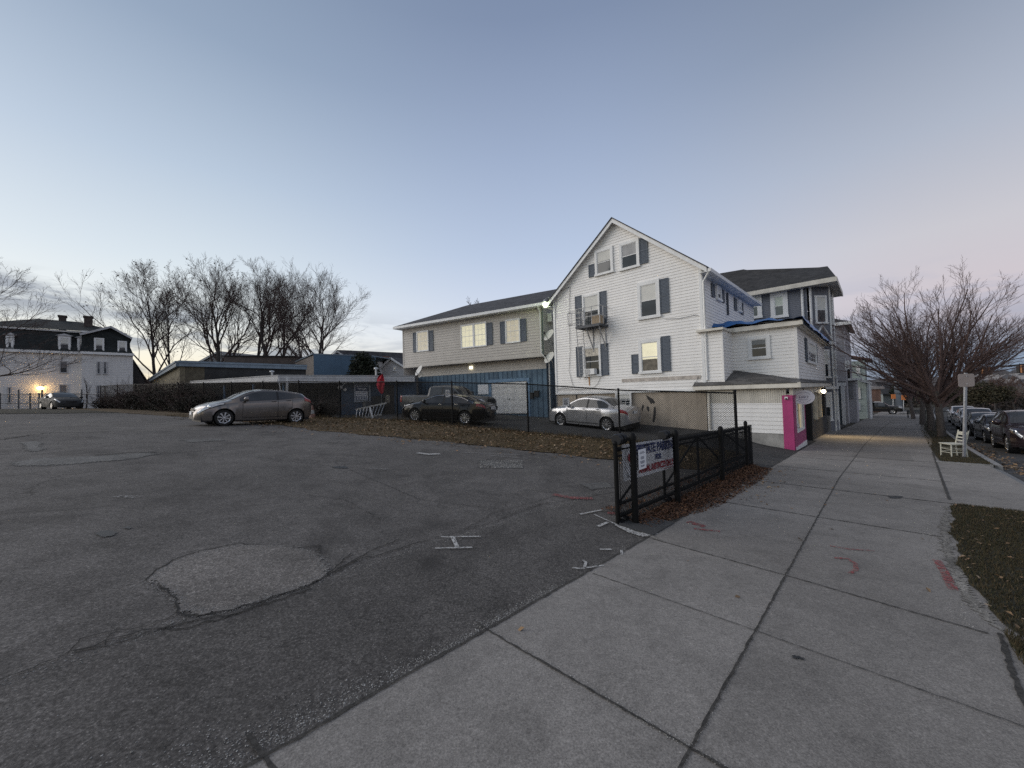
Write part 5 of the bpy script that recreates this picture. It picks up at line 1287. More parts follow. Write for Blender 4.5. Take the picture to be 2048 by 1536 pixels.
    m = MB(A3); siding(m, [(-13, -3), (-v3, -3), (-v3, z3), (-13, z3)], .16, .02); m.build('side_wall', la, T)
    m = MB(wall_v(v3)); siding(m, [(U3, -3.5), (U3+12, -3.5), (U3+12, z3), (U3, z3)], .16, .02); m.build('front_wall', la, T)
    m = MB(); m.slab([W(U3-.4, v3-.5, z3), W(U3+12, v3-.5, z3), W(U3+9, 8, z3+2.6), W(U3+2.5, 8, z3+2.6)], Z*.1); m.slab([W(U3-.4, v3-.5, z3), W(U3+2.5, 8, z3+2.6), W(U3-.4, 14, z3)], Z*.1); m.build('roof', SHINGLE, T)
    m = MB(); m.slab([W(U3-.45, 14, z3-.2), W(U3-.45, v3-.55, z3-.2), W(U3-.45, v3-.55, z3+.1), W(U3-.45, 14, z3+.1)], SV*.08); m.build('eave_board', WHITE_TRIM, T)
    U4 = 52.; A4 = wall_u(U4); q = prect(A4, 1682, 757, 1713, 812)
    vb = -A4.px(1712, 780)[0]
    m = MB(A4); siding(m, [(-v3-.1, -2.2), (-vb, -2.2), (-vb, q[3]), (-v3-.1, q[3])], .16, .02); m.B = wall_v(vb); siding(m, [(U4, -2.4), (U4+5, -2.4), (U4+5, q[3]), (U4, q[3])], .16, .02); m.build('bay_wall', la, T)
    MB().slab([W(U4-.4, vb-.4, q[3]), W(U4+5.4, vb-.4, q[3]), W(U4+5.4, v3+.1, q[3]+1.4), W(U4-.4, v3+.1, q[3]+1.4)], Z*.08).build('bay_roof', pm('pale_slate_roof', (.30, .30, .32), .8, var=.1), T)
    m = MB(); m.slab([W(U4-.45, v3, q[3]-.2), W(U4-.45, vb-.45, q[3]-.2), W(U4-.45, vb-.45, q[3]), W(U4-.45, v3, q[3])], SV*.2); m.slab([W(U4-.4, vb-.45, q[3]-.2), W(U4+5.4, vb-.45, q[3]-.2), W(U4+5.4, vb-.45, q[3]), W(U4-.4, vb-.45, q[3])], NV*.2); m.build('bay_eave', WHITE_TRIM, T)
    window(T, A4, prect(A4, 1691, 763, 1706, 797), cw=.28, frame=pm('mid_grey_trim', (.2, .2, .21), .6), shade=SHADE, shade_part=.5)
    window(T, A3, prect(A3, 1690, 721, 1699, 738), cw=.12, shade=None); window(T, A3, prect(A3, 1662, 742, 1668, 792), cw=.1)
    # teal and white house
    U5 = 63.; A5 = wall_u(U5)
    T = thing('green_porch_house', 'pale green house with white porch posts further down the sidewalk', 'house', W(U5, 3, -2.5), STREET)
    q = prect(A5, 1700, 722, 1731, 800); v5 = -q[2]; z5 = q[3]
    m = MB(A5); siding(m, [(-12, -3.5), (-v5, -3.5), (-v5, z5), (-12, z5)], .2, .02); m.build('side_wall', pm('pale_sage_siding', (.36, .42, .40), .7, var=.08), T)
    m = MB(wall_v(v5)); siding(m, [(U5, -3.5), (U5+10, -3.5), (U5+10, z5), (U5, z5)], .2, .02); m.build('front_wall', pm('pale_sage_siding', (.36, .42, .40), .7), T)
    MB().slab([W(U5-.5, v5-.7, z5), W(U5+10.5, v5-.7, z5), W(U5+8, 7, z5+2.2), W(U5+3, 7, z5+2.2)], Z*.15).build('roof', pm('red_brown_roof', (.11, .055, .048), .8, var=.2), T)
    z6 = A5.px(1722, 768)[1]
    MB().slab([W(U5-2, v5-.5, z6), W(U5+8, v5-.5, z6), W(U5+8, v5+.5, z6+.3), W(U5-2, v5+.5, z6+.3)], Z*.25).build('porch_roof', WHITE_TRIM, T)
    for uu in (U5-1.8, U5+2, U5+6): MB().tube([W(uu, v5-.3, -3), W(uu, v5-.3, z6)], .13, 8).build('porch_post', WHITE_TRIM, T)
    window(T, A5, prect(A5, 1713, 731, 1720, 747), cw=.2); window(T, A5, prect(A5, 1714, 775, 1721, 797), cw=.2)
    # low terracotta building
    p0, p1 = at(1729, 779, 72), at(1761, 779, 74)
    T = thing('brick_garage', 'low orange brown brick building with a flat roof at the end of the row', 'building', V3((p0.x, p0.y, -3)), 0)
    zb = -3.6
    MB().slab([V3((p0.x, p0.y, zb)), V3((p1.x, p1.y, zb)), V3((p1.x, p1.y, p0.z)), V3((p0.x, p0.y, p0.z))], V3((3, 8, 0))).build('wall', pm('terracotta_brick', (.30, .17, .12), .9, var=.3, scale=1.2), T)
    MB().slab([V3((p0.x-.4, p0.y-.4, p0.z)), V3((p1.x+.4, p1.y-.4, p0.z)), V3((p1.x+3.4, p1.y+8, p0.z)), V3((p0.x+2.6, p0.y+8, p0.z))], Z*.5).build('roof', pm('pale_coping', (.46, .40, .36), .8), T)
    a, b = at(1744, 803, 71.8), at(1759, 812, 71.9)
    MB().box(a.x, b.x, a.y-.06, a.y+.05, b.z, a.z).build('shop_sign', pm('cream_sign', (.6, .58, .5), .7), T)
    # big grey stone house beyond
    p0, p1 = at(1766, 790, 95), at(1795, 790, 97)
    T = thing('stone_building', 'grey green stone building seen under the street tree branches', 'building', V3((p0.x, p0.y, -4)), 0)
    MB().slab([V3((p0.x, p0.y, -4.5)), V3((p1.x, p1.y, -4.5)), V3((p1.x, p1.y, p0.z)), V3((p0.x, p0.y, p0.z))], V3((3, 8, 0))).build('wall', pm('grey_green_stone', (.22, .24, .235), .9, var=.2), T)
    MB().slab([V3((p0.x-1, p0.y-1, p0.z)), V3((p1.x+1, p1.y-1, p0.z)), V3((p1.x+3, p1.y+5, p0.z+3)), V3((p0.x+3, p0.y+5, p0.z+3))], Z*.3).build('roof', SHINGLE2, T)
    # low retaining wall and steps along the fronts
    o = thing('low_stone_wall', 'rough low grey stone wall between the shop and the grey porch', 'wall', W(29, 2.3, -1.2), STREET)
    random.seed(21)
    for i in range(6):
        u = 31.9+i*.95; MB(wall_v(2.42)).box(u, u+.9, -2.3, -.25-.04*i+random.uniform(-.04, .04), -.3, random.uniform(.0, .05)).build('stone_block', pm('rough_stone', (.17, .16, .145), .95, var=.4, scale=2, bmp=.5, bscale=8), o)
    MB(wall_v(2.42)).box(31.85, 37.6, -.27, -.17, -.34, .08).build('coping', pm('rough_stone', (.17, .16, .145), .95), o) if False else None
    o = thing('hand_rail', 'thin black iron handrail beside the low stone wall', 'railing', W(32, 2.6, -.5), STREET)
    MB().tube([W(31.9, 2.7, .75), W(34.5, 2.7, .45), W(37.5, 2.7, -.3)], .03, 6).build('rail', BLACK, o); 
    for u_, z_ in ((32.2, .7), (34.5, .45), (37.2, -.2)): MB().tube([W(u_, 2.7, -1), W(u_, 2.7, z_)], .025, 6).build('post', BLACK, o)
    for px_, dd, w_, ht, lb, nm, cat, mt in ((1737, 50, .35, 1.9, 'light grey concrete gate post at the edge of the sidewalk', 'stone_post', 'post', pm('light_concrete_post', (.36, .35, .34), .9)), (1717, 47, .3, 1.9, 'white electric meter box on a pipe by the pale house', 'meter_box', 'meter', WHITE_TRIM)):
        q = at(px_, 845, dd); q.z = h(q.x, q.y)
        t = thing(nm, lb, cat, q, STREET)
        if cat == 'post':
            MB().slab([q+V3((-w_, -w_, -.3)), q+V3((w_, -w_, -.3)), q+V3((w_, w_, -.3)), q+V3((-w_, w_, -.3))], Z*(ht+.3)).build('shaft', mt, t); MB().slab([q+V3((-w_-.06, -w_-.06, ht)), q+V3((w_+.06, -w_-.06, ht)), q+V3((w_+.06, w_+.06, ht)), q+V3((-w_-.06, w_+.06, ht))], Z*.12).build('cap', mt, t)
        else:
            MB().tube([q-Z*.2, q+Z*ht], .06, 8).build('pipe', GALV, t); MB().slab([q+V3((-w_, -.2, 1.0)), q+V3((w_, -.2, 1.0)), q+V3((w_, .1, 1.0)), q+V3((-w_, .1, 1.0))], Z*.9).build('case', mt, t)
street_houses()
# ================================================================== ground
def vo(u):                                                 # the street bends gently to the right far off
    return -pw(u, [(12, 0), (24, .28), (40, .95), (62, 2.2), (95, 4.2), (160, 9)])
def jit(*k):
    s = math.sin(k[0]*12.9898+k[1]*78.233+(k[2] if len(k) > 2 else 0)*37.7)*43758.5453; return s-math.floor(s)
def wob(t, a=1., s=0.): return a*(.5*math.sin(t*1.7+s)+.3*math.sin(t*4.1+s*2.1)+.2*math.sin(t*9.7+s*3.3))
def sheet(name, us, f0, f1, nv, mat, dz, zf=None):
    mb = MB(); vs = []
    for u in us:
        a, b = f0(u), f1(u)
        for j in range(nv+1):
            v = a+(b-a)*j/nv; vs.append(W(u, v, (zf or huv)(u, v)+dz))
    n = nv+1
    fs = [(i*n+j, (i+1)*n+j, (i+1)*n+j+1, i*n+j+1) for i in range(len(us)-1) for j in range(nv)]
    mb.add(vs, fs); return struct(mb.build(name, mat))
def frange(a, b, s):
    r = []; x = a
    while x < b-1e-6: r.append(x); x += s
    return r+[b]
EDGE = [(2.0, 10.9), (3, 10.6), (5.5, 9.8), (10.3, 7.8), (15.1, 5.2), (26.7, 3.0), (37, .4), (60, -6)]
def LAWN(u): return pw(u, [(4.5, -.80), (4.85, -.68), (5.25, -.60), (5.75, -.57), (7, -.60), (8.5, -.70), (10.3, -.88)])
def fence_u(v): return pw(v, [(3.4, 14.0), (10.5, 12.0), (21.2, 8.7), (52, -.5)])
ASPH = asphalt('worn_asphalt', .110, tint=(1.08, 1.0, .935))
ASPH2 = asphalt('dark_drive_asphalt', .062, .3, .5, (1.02, 1., .98))
ROADM = asphalt('road_asphalt', .07, .3, .5)
CONC = concrete('sidewalk_concrete', .236, (1.075, 1.0, .92))
CONC2 = concrete('apron_concrete', .25)
TURF = soil('thin_turf_soil', (.018, .018, .010), (.048, .042, .022), 2.)
DRYT = soil('dry_leafy_soil', (.050, .034, .016), (.13, .085, .038), 1.6)
EARTH = soil('dull_earth', (.03, .028, .02), (.075, .066, .045), .4)
def grounds():
    mb = MB(); st = 1.25
    us = frange(-60, 170, st); vs_ = frange(-90, 110, st); P_ = []
    def zg(u, v): return huv(u, v)-.09-(.16 if v < -2.0+vo(u) else 0)
    for u in us:
        for v in vs_: P_.append(W(u, v, zg(u, v)))
    n = len(vs_); mb.add(P_, [(i*n+j, (i+1)*n+j, (i+1)*n+j+1, i*n+j+1) for i in range(len(us)-1) for j in range(n-1)])
    # out to the horizon
    rim = [(u, -90) for u in us]+[(170, v) for v in vs_[1:]]+[(u, 110) for u in us[::-1][1:]]+[(-60, v) for v in vs_[::-1][1:-1]]
    cu, cv = 55, 10; rings = [1., 1.6, 3., 7., 20., 45.]
    P2 = []
    for k in rings:
        for (u, v) in rim:
            uu, vv = cu+(u-cu)*k, cv+(v-cv)*k
            z0 = zg(u, v); P2.append(W(uu, vv, z0*(1/k if k > 1 else 1)-(0 if k == 1 else 1.5)))
    m = len(rim)
    mb.add(P2, [(i*m+j, i*m+(j+1) % m, (i+1)*m+(j+1) % m, (i+1)*m+j) for i in range(len(rings)-1) for j in range(m)])
    struct(mb.build('ground', EARTH))
    vs2 = frange(2.1, 36.6, .5); mb = MB(); P_ = []; nu = 70
    for v in vs2:
        a, b = -40, pw(v, EDGE)+wob(v*1.3, .22, 1.)+.25
        for i in range(nu+1):
            t = i/nu; u = b+(a-b)*t*t; P_.append(W(u, v, huv(u, v)))
    mb.add(P_, [(i*(nu+1)+j, (i+1)*(nu+1)+j, (i+1)*(nu+1)+j+1, i*(nu+1)+j+1) for i in range(len(vs2)-1) for j in range(nu)])
    struct(mb.build('parking_lot', ASPH))
    mb = MB(); P_ = []; nu = 90
    vs2 = frange(2.15, 30, .3)
    for v in vs2:
        a = fence_u(v)+.30+wob(v*2, .12, 4.)
        if v < 3.6: a = 10.8
        for i in range(nu+1): u = a+(46-a)*(i/nu)**1.5; P_.append(W(u, v, huv(u, v)))
    mb.add(P_, [(i*(nu+1)+j, (i+1)*(nu+1)+j, (i+1)*(nu+1)+j+1, i*(nu+1)+j+1) for i in range(len(vs2)-1) for j in range(nu)])
    struct(mb.build('driveway', ASPH2))
    sheet('entrance_apron', frange(-12, 6.7, .25), lambda u: 2.1, lambda u: 3.88+wob(u*1.9, .07, 6.)+.02*math.sin(u*23), 6, asphalt('entrance_asphalt', .093, .8, .25, (1.08, 1.0, .93)), .005)
    # dry grass strip along the fence
    mb = MB(); P_ = []; nu = 8; vs2 = frange(3.3, 58, .3)
    for v in vs2:
        a = pw(v, EDGE)+wob(v*2.1, .18, 2.); b = fence_u(v)+.55+wob(v*2.3, .15, 5.)
        for i in range(nu+1):
            u = a+(b-a)*i/nu; P_.append(W(u, v, huv(u, v)+.012+.05*math.sin(math.pi*i/nu)+.012*math.sin(u*9+v*7)))
    mb.add(P_, [(i*(nu+1)+j, (i+1)*(nu+1)+j, (i+1)*(nu+1)+j+1, i*(nu+1)+j+1) for i in range(len(vs2)-1) for j in range(nu)])
    struct(mb.build('verge', DRYT))
    sheet('verge', frange(-60, 4, 1.), lambda u: 36.3+wob(u*.8, .5, 2.), lambda u: 60, 14, soil('dark_weedy_soil', (.018, .017, .011), (.05, .043, .025), 1.1), .02)
    # sidewalk
    def vl(u): return 2.27+.006*wob(u*3, 1, 1.)*(1 if u < 12 else 0)+(vo(u)*.6 if u > 34 else 0)+(.25 if u > 24 else 0)
    def vr(u):
        if u < 4.55: return -3.2
        if u < 17.4: return -2.22
        return -1.22+vo(u)*.9-.28*sst(20, 30, u)
    us = sorted(set(frange(-7, 26, .2)+frange(26, 110, 1.)+[4.549, 4.551, 10.299, 10.301, 17.399, 17.401]))
    def dzf(u, v): return huv(u, v)+.014
    sheet('sidewalk', us, vr, vl, 10, CONC, 0., dzf)
    # turf patches
    ug = frange(4.56, 10.3, .15)
    sheet('tree_lawn', ug, lambda u: -2.2, lambda u: LAWN(u)+wob(u*2.2, .05, 3.), 8, TURF, .02)
    ug = frange(17.42, 110, .5)
    sheet('grass_strip', ug, lambda u: -2.25+vo(u), lambda u: -1.18+vo(u)*.9-.28*sst(20, 30, u), 5, TURF, .025)
    # kerb and road
    def kerb(u0, u1, nm):
        mb = MB(); uu = frange(u0, u1, .6); P_ = []
        for u in uu:
            z = huv(u, -2.3)
            for (dv, dz) in ((.04, -.1), (.04, .03), (-.11, .03), (-.13, -.25)): P_.append(W(u, -2.25+vo(u)+dv, z+dz))
        mb.add(P_, [(i*4+j, (i+1)*4+j, (i+1)*4+j+1, i*4+j+1) for i in range(len(uu)-1) for j in range(3)]+[(0, 1, 2, 3)])
        struct(mb.build(nm, pm('granite_kerb', (.26, .255, .25), .85, var=.25, scale=4)))
    kerb(17.6, 110, 'kerb'); kerb(-7, 10.0, 'kerb')
    mb = MB(); uu = frange(17.35, 18.1, .05)
    P_ = []
    for i in range(21):                                     # rounded end of the grass strip
        t = i/20; u = 17.42-.02*math.sin(math.pi*t); v = -1.2-1.1*t; z = huv(u, v); P_ += [W(u, v, z-.05), W(u, v, z+.05), W(u+.14, v, z+.05)]
    mb.add(P_, [(i*3+j, (i+1)*3+j, (i+1)*3+j+1, i*3+j+1) for i in range(20) for j in range(2)])
    struct(mb.build('kerb', pm('granite_kerb', (.26, .255, .25), .85)))
    us = frange(-8, 30, .5)+frange(31, 165, 2.)
    def zr(u, v):
        return huv(u, v)-.13
    sheet('road', us, lambda u: -15+vo(u), lambda u: -2.2+vo(u), 10, ROADM, 0., zr)
    mb = MB(); uu = frange(10.0, 17.5, .5)                    # dropped edge of the crossover
    mb.add([p for u in uu for p in (W(u, -2.2, huv(u, -2.2)+.014), W(u, -2.5, huv(u, -2.2)-.125))], [(2*i, 2*i+2, 2*i+3, 2*i+1) for i in range(len(uu)-1)])
    struct(mb.build('apron_edge', CONC2))
    sheet('far_sidewalk', frange(-8, 165, 2.), lambda u: -18+vo(u), lambda u: -15+vo(u), 2, CONC2, -.02)
    sheet('park_lawn', frange(-8, 165, 2.), lambda u: -85+vo(u), lambda u: -18+vo(u), 12, TURF, -.015)
    # cross street at the far end
    sheet('cross_street', frange(112, 122, 2.), lambda u: -80, lambda u: 40, 24, ROADM, -.02)
grounds()
# ------------------------------------------------------------------ marks on the ground
def paintm(name, col, keep=.5, scale=9.):
    m, t, b = nodes(name)
    co = nd(t, 'ShaderNodeTexCoord').outputs['Object']
    b.inputs['Base Color'].default_value = c4(col); b.inputs['Roughness'].default_value = .85
    f = ramp(t, noise(t, scale, 6, .75, co), [(keep-.07, 0.), (keep+.07, 1.)])
    lk(t, f, b.inputs['Alpha']); return m
PW = paintm('worn_white_paint', (.50, .49, .47), .47, 34); PWF = paintm('faint_white_paint', (.27, .265, .26), .55, 26)
PR = paintm('faded_red_spray', (.27, .06, .06), .51, 30)
CRK = pm('crack_dark', (.018, .017, .016), 1., var=.4, scale=9)  # even dark colour of the cracks and dips in the asphalt
def stroke(mb, pts, w, dz=.02, jit_=0., seed=0, step=.06, taper=True):
    """a ribbon lying on the ground through the given ground points"""
    rnd = random.Random(seed); Q = [g(*p) for p in pts]; L = []
    for a, b in zip(Q, Q[1:]):
        n = max(1, int((b-a).length/step))
        for i in range(n): L.append(a.lerp(b, i/n))
    L.append(Q[-1])
    if jit_: L = [p+V3((rnd.uniform(-1, 1)*jit_, rnd.uniform(-1, 1)*jit_, 0)) for p in L]
    vs = []
    for i, p in enumerate(L):
        d = (L[min(i+1, len(L)-1)]-L[max(0, i-1)]); d.z = 0; d.normalize(); s_ = V3((-d.y, d.x, 0))
        k = rnd.uniform(.55, 1.3) if jit_ else rnd.uniform(.9, 1.1)
        for q in (p+s_*w*k/2, p-s_*w*k/2): vs.append(V3((q.x, q.y, h(q.x, q.y)+dz)))
    mb.add(vs, [(2*i, 2*i+2, 2*i+3, 2*i+1) for i in range(len(L)-1)])
def flat(mb, pts, dz=.006, seed=0, rag=.02, cell=None):
    """a ragged flat area on the ground inside the outline of ground points"""
    rnd = random.Random(seed); Q = [g(*p) for p in pts]; n = len(Q)
    x0, x1 = min(p.x for p in Q), max(p.x for p in Q); y0, y1 = min(p.y for p in Q), max(p.y for p in Q)
    cell = cell or max(.012, min(.12, max(x1-x0, y1-y0)/85))
    def inside(x, y):
        x += rnd.uniform(-rag, rag)*.5+rag*wob(y*4/max(rag*8, .1), .5, seed); y += rnd.uniform(-rag, rag)*.5+rag*wob(x*4/max(rag*8, .1), .5, seed+2); c = False; j = n-1
        for i in range(n):
            if (Q[i].y > y) != (Q[j].y > y) and x < (Q[j].x-Q[i].x)*(y-Q[i].y)/(Q[j].y-Q[i].y)+Q[i].x: c = not c
            j = i
        return c
    idx = {}; vs = []; fs = []
    def vid(i, j):
        if (i, j) not in idx:
            x = x0+(i+(jit(i, j, seed)-.5)*.7)*cell; y = y0+(j+(jit(j, i, seed+1)-.5)*.7)*cell
            idx[(i, j)] = len(vs); vs.append(V3((x, y, h(x, y)+dz)))
        return idx[(i, j)]
    for i in range(-2, int((x1-x0)/cell)+3):
        for j in range(-2, int((y1-y0)/cell)+3):
            if inside(x0+(i+.5)*cell, y0+(j+.5)*cell): fs.append((vid(i, j), vid(i+1, j), vid(i+1, j+1), vid(i, j+1)))
    mb.add(vs, fs)
def marks():
    m = MB()
    for q, w in (([(882, 1077), (961, 1076)], .032), ([(870, 1100), (945, 1098)], .032), ([(905, 1077), (915, 1098)], .05), ([(1160, 1031), (1205, 1022)], .04), ([(1188, 1031), (1238, 1054)], .035),
                 ([(1195, 1056), (1216, 1047)], .05), ([(1236, 1052), (1262, 1066), (1284, 1073), (1308, 1067)], .12), ([(1144, 1139), (1162, 1141), (1208, 1134)], .025), ([(1166, 1124), (1172, 1128), (1169, 1139)], .03),
                 ([(1200, 1102), (1224, 1102)], .03), ([(1243, 1103), (1244, 1113)], .03), ([(835, 907), (858, 910), (880, 909)], .16)):
        stroke(m, q, w, .022)
    struct(m.build('white_paint_marks', PW))
    m = MB()
    for q, w in (([(925, 906), (1040, 911)], .10), ([(965, 911), (1055, 918)], .08), ([(1110, 911), (1150, 914)], .12), ([(230, 994), (278, 996)], .12), ([(740, 938), (775, 940)], .14)):
        stroke(m, q, w, .018)
    struct(m.build('faint_paint_marks', PWF))
    m = MB()
    for q, w in (([(1106, 991), (1145, 998), (1185, 999)], .14), ([(1375, 1046), (1410, 1056)], .12), ([(1388, 1060), (1440, 1066)], .07), ([(1660, 1095), (1700, 1102), (1748, 1105)], .03), ([(1668, 1119), (1695, 1121), (1711, 1131), (1713, 1143), (1700, 1151)], .04),
                 ([(1874, 1124), (1890, 1150), (1907, 1184)], .07), ([(1215, 1028), (1232, 1030)], .10)):
        stroke(m, q, w, .023)
    struct(m.build('red_spray_marks', PR))
    # pale patch where the top layer has gone
    m = MB(); ring = [(295, 1162), (318, 1140), (345, 1124), (400, 1104), (480, 1090), (560, 1092), (598, 1098), (630, 1104), (645, 1120), (655, 1150), (620, 1170), (560, 1190), (460, 1222), (395, 1232), (362, 1222), (350, 1190), (325, 1172)]
    flat(m, ring, .008, 1, .03)
    struct(m.build('asphalt_patch', asphalt('stripped_asphalt', .158, .8, .0, (1.09, 1.0, .92))))
    m = MB()
    for k, q in enumerate(([(292, 1162), (318, 1139), (345, 1122), (400, 1103), (480, 1089), (520, 1090)], [(598, 1097), (640, 1092), (640, 1108)], [(655, 1152), (620, 1172), (560, 1192), (460, 1224), (395, 1236), (360, 1226), (350, 1195), (318, 1175)],
                           [(700, 1110), (680, 1130), (655, 1150)], [(655, 1150), (720, 1120), (780, 1105), (840, 1085)], [(655, 1155), (700, 1128), (760, 1095), (800, 1080)], [(560, 1194), (480, 1228), (400, 1242), (330, 1258), (260, 1270), (140, 1308)], [(330, 1258), (360, 1262), (480, 1228), (620, 1180)])):
        stroke(m, q, .014, .013, .018, k+3, .05)
    for k, q in enumerate(([(-20, 1372), (60, 1340), (140, 1308), (215, 1292), (290, 1270), (380, 1240)], [(140, 1308), (160, 1280), (230, 1262), (300, 1255), (345, 1232)], [(215, 1290), (220, 1270)], [(840, 1086), (930, 1062), (1000, 1040), (1080, 1010), (1150, 1000), (1228, 985)],
                           [(930, 1060), (990, 1025), (1050, 1010), (1120, 990)], [(1000, 1040), (1040, 1020), (1100, 1005)], [(510, 914), (600, 925), (690, 936)], [(610, 990), (690, 1000), (760, 1040)], [(700, 940), (840, 1000), (1010, 1020)])):
        stroke(m, q, .008, .012, .02, k+40, .05)
    struct(m.build('asphalt_cracks', CRK))
    m = MB()
    flat(m, [(190, 1069), (200, 1063), (220, 1062), (233, 1066), (228, 1072), (205, 1076)], .010, 2, .01); flat(m, [(247, 1058), (256, 1054), (264, 1056), (258, 1060)], .010, 3, .01)
    flat(m, [(664, 934), (690, 933), (697, 937), (670, 937)], .010, 4, .03); flat(m, [(395, 1015+450), (400, 1010+450), (420, 1012+450), (410, 1020+450)], .02, 5, .01) if False else None
    flat(m, [(1585, 1316), (1607, 1320), (1606, 1325), (1588, 1323)], .02, 6, .006); flat(m, [(1775, 993), (1805, 994), (1800, 999), (1780, 998)], .02, 7, .02)
    struct(m.build('tar_spots', pm('dark_tar', (.02, .02, .02), .6, var=.3)))
    # potholes and loose patches
    m = MB()
    flat(m, [(955, 923), (975, 921), (1040, 930), (1046, 937), (1000, 936), (965, 930)], .010, 8, .02, .035); flat(m, [(12, 926), (80, 917), (200, 912), (310, 904), (318, 909), (250, 920), (100, 932), (30, 932)], .008, 9, .12)
    flat(m, [(1160, 968), (1215, 965), (1228, 975), (1180, 980)], .010, 10, .06); flat(m, [(360, 880), (440, 877), (445, 882), (380, 885)], .008, 11, .10); flat(m, [(45, 885), (80, 882), (85, 902), (55, 904)], .008, 12, .1)
    struct(m.build('broken_asphalt', asphalt('broken_asphalt_gravel', .14, .9, 0., (1., .97, .92))))
    m = MB()
    for k, q in enumerate(([(955, 922), (975, 920), (1040, 929)], [(190, 912), (260, 906), (318, 905)], [(0, 880), (100, 866), (220, 864)])): stroke(m, q, .05, .014, .05, k+70, .1)
    struct(m.build('asphalt_dips', CRK))
    # joints of the sidewalk
    JNT = pm('gritty_joint', (.045, .042, .038), 1., var=.6, scale=40)
    m = MB()
    def jl(pts, w, seed): stroke(m, pts, w, .0215, .004, seed, .035)
    jl([(1306, 1081), (1568, 1153), (1780, 1215), (1978, 1272)], .014, 1); jl([(952, 1248), (1360, 1491), (1500, 1572)], .016, 2); jl([(497, 1477), (575, 1580)], .020, 3)
    jl([(1186, 1150), (1500, 1262), (1800, 1370), (2080, 1472)], .008, 4); jl([(2000, 1272), (2022, 1340), (2060, 1440)], .03, 5)
    vs = []
    def vline(vf_, u0, u1, w, step=.1, sd=0):
        rnd = random.Random(sd); uu = frange(u0, u1, step); P_ = []
        for u in uu:
            v = vf_(u)+rnd.uniform(-.004, .004); k = w*rnd.uniform(.6, 1.3)/2; z = huv(u, v)+.0215; P_ += [W(u, v-k, z), W(u, v+k, z)]
        m.add(P_, [(2*i, 2*i+2, 2*i+3, 2*i+1) for i in range(len(uu)-1)])
    vline(lambda u: .76+vo(u)*.9, .3, 60, .015, .05, 1)
    vline(lambda u: 2.27+.006*wob(u*3, 1, 1.), -3, 17.6, .022, .05, 2)
    def uline(u0, v0, v1, w, sd=0, sk=.0):
        rnd = random.Random(sd); vv = frange(v0, v1, .06); P_ = []
        for v in vv:
            u = u0+rnd.uniform(-.005, .005)+sk*v; k = w*rnd.uniform(.5, 1.4)/2; z = huv(u, v)+.0215; P_ += [W(u-k, v, z), W(u+k, v, z)]
        m.add(P_, [(2*i, 2*i+2, 2*i+3, 2*i+1) for i in range(len(vv)-1)])
    for k, (uu, w) in enumerate(((7.6, .02), (10.3, .03), (13.2, .022), (16., .022), (17.4, .03), (20.2, .02), (23.2, .03), (26.2, .02), (29.2, .02), (33, .03), (37, .03), (41, .03))):
        uline(uu, -.55+vo(uu)-(.6 if uu > 10 else 0), 2.2+vo(uu)*.5, w, k+9, .03)
    jl([(1865, 905), (1884, 960), (1899, 1001)], .04, 31)
    struct(m.build('sidewalk_joints', JNT))
    # crumbling pale concrete by the turf, worn spot by the gate
    m = MB(); flat(m, [(1895, 1010), (1880, 1060), (1885, 1110), (1920, 1190), (1990, 1265), (2005, 1262), (1950, 1200), (1905, 1110), (1900, 1050)], .019, 14, .03)
    flat(m, [(1240, 1060), (1290, 1075), (1330, 1085), (1300, 1070)], .020, 15, .03)
    struct(m.build('crumbled_edge', asphalt('crumbled_concrete', .19, .9, 0., (1.08, 1.01, .9))))
marks()
# ------------------------------------------------------------------ loose stones, leaves, grass
def scatter_quads(mb, n, pick, size, seed, up=.0, curl=.4):
    rnd = random.Random(seed)
    for _ in range(n):
        p = pick(rnd)
        if p is None: continue
        s_ = size*rnd.uniform(.5, 1.4); a = rnd.uniform(0, 6.28); t = rnd.uniform(-curl, curl); t2 = rnd.uniform(-curl, curl)
        x = V3((math.cos(a), math.sin(a), t))*s_; y = V3((-math.sin(a), math.cos(a), t2))*s_*.62
        c = p+Z*(abs(t)*s_*.6+up)
        k = rnd.uniform(.1, .4)*s_
        mb.add([c-x, c-y*.9+Z*k*.5, c+x, c+y*.9+Z*k], [(0, 1, 2), (0, 2, 3)])
def blades(mb, n, pick, hgt, wid, seed, lean=.5):
    rnd = random.Random(seed)
    for _ in range(n):
        p = pick(rnd)
        if p is None: continue
        hh = hgt*rnd.uniform(.35, 1.25); a = rnd.uniform(0, 6.28); l = rnd.uniform(0, lean)*hh; b = rnd.uniform(0, 6.28)
        d = V3((math.cos(a), math.sin(a), 0))*wid/2; tip = p+V3((math.cos(b)*l, math.sin(b)*l, hh))
        mid = p.lerp(tip, .55)+Z*hh*.08
        mb.add([p-d, p+d, mid+d*.7, tip, mid-d*.7], [(0, 1, 2, 3, 4)])
def gp(u, v, dz=.02): return W(u, v, huv(u, v)+dz)
DRYG = leafy('dry_grass_blades', [(.115, .082, .040), (.15, .105, .052), (.075, .060, .027), (.18, .13, .07), (.055, .048, .022)], .9)
GRNG = leafy('short_turf_blades', [(.036, .038, .015), (.070, .055, .026), (.10, .072, .036), (.030, .030, .013), (.06, .045, .022)], .9)
LEAF = leafy('fallen_leaf_browns', [(.075, .032, .016), (.12, .052, .024), (.05, .024, .014), (.19, .10, .05), (.09, .04, .02), (.035, .02, .013)], .85)
LEAF2 = leafy('fallen_leaf_tans', [(.25, .15, .08), (.17, .10, .05), (.42, .31, .20), (.12, .075, .04), (.28, .175, .09)], .8)
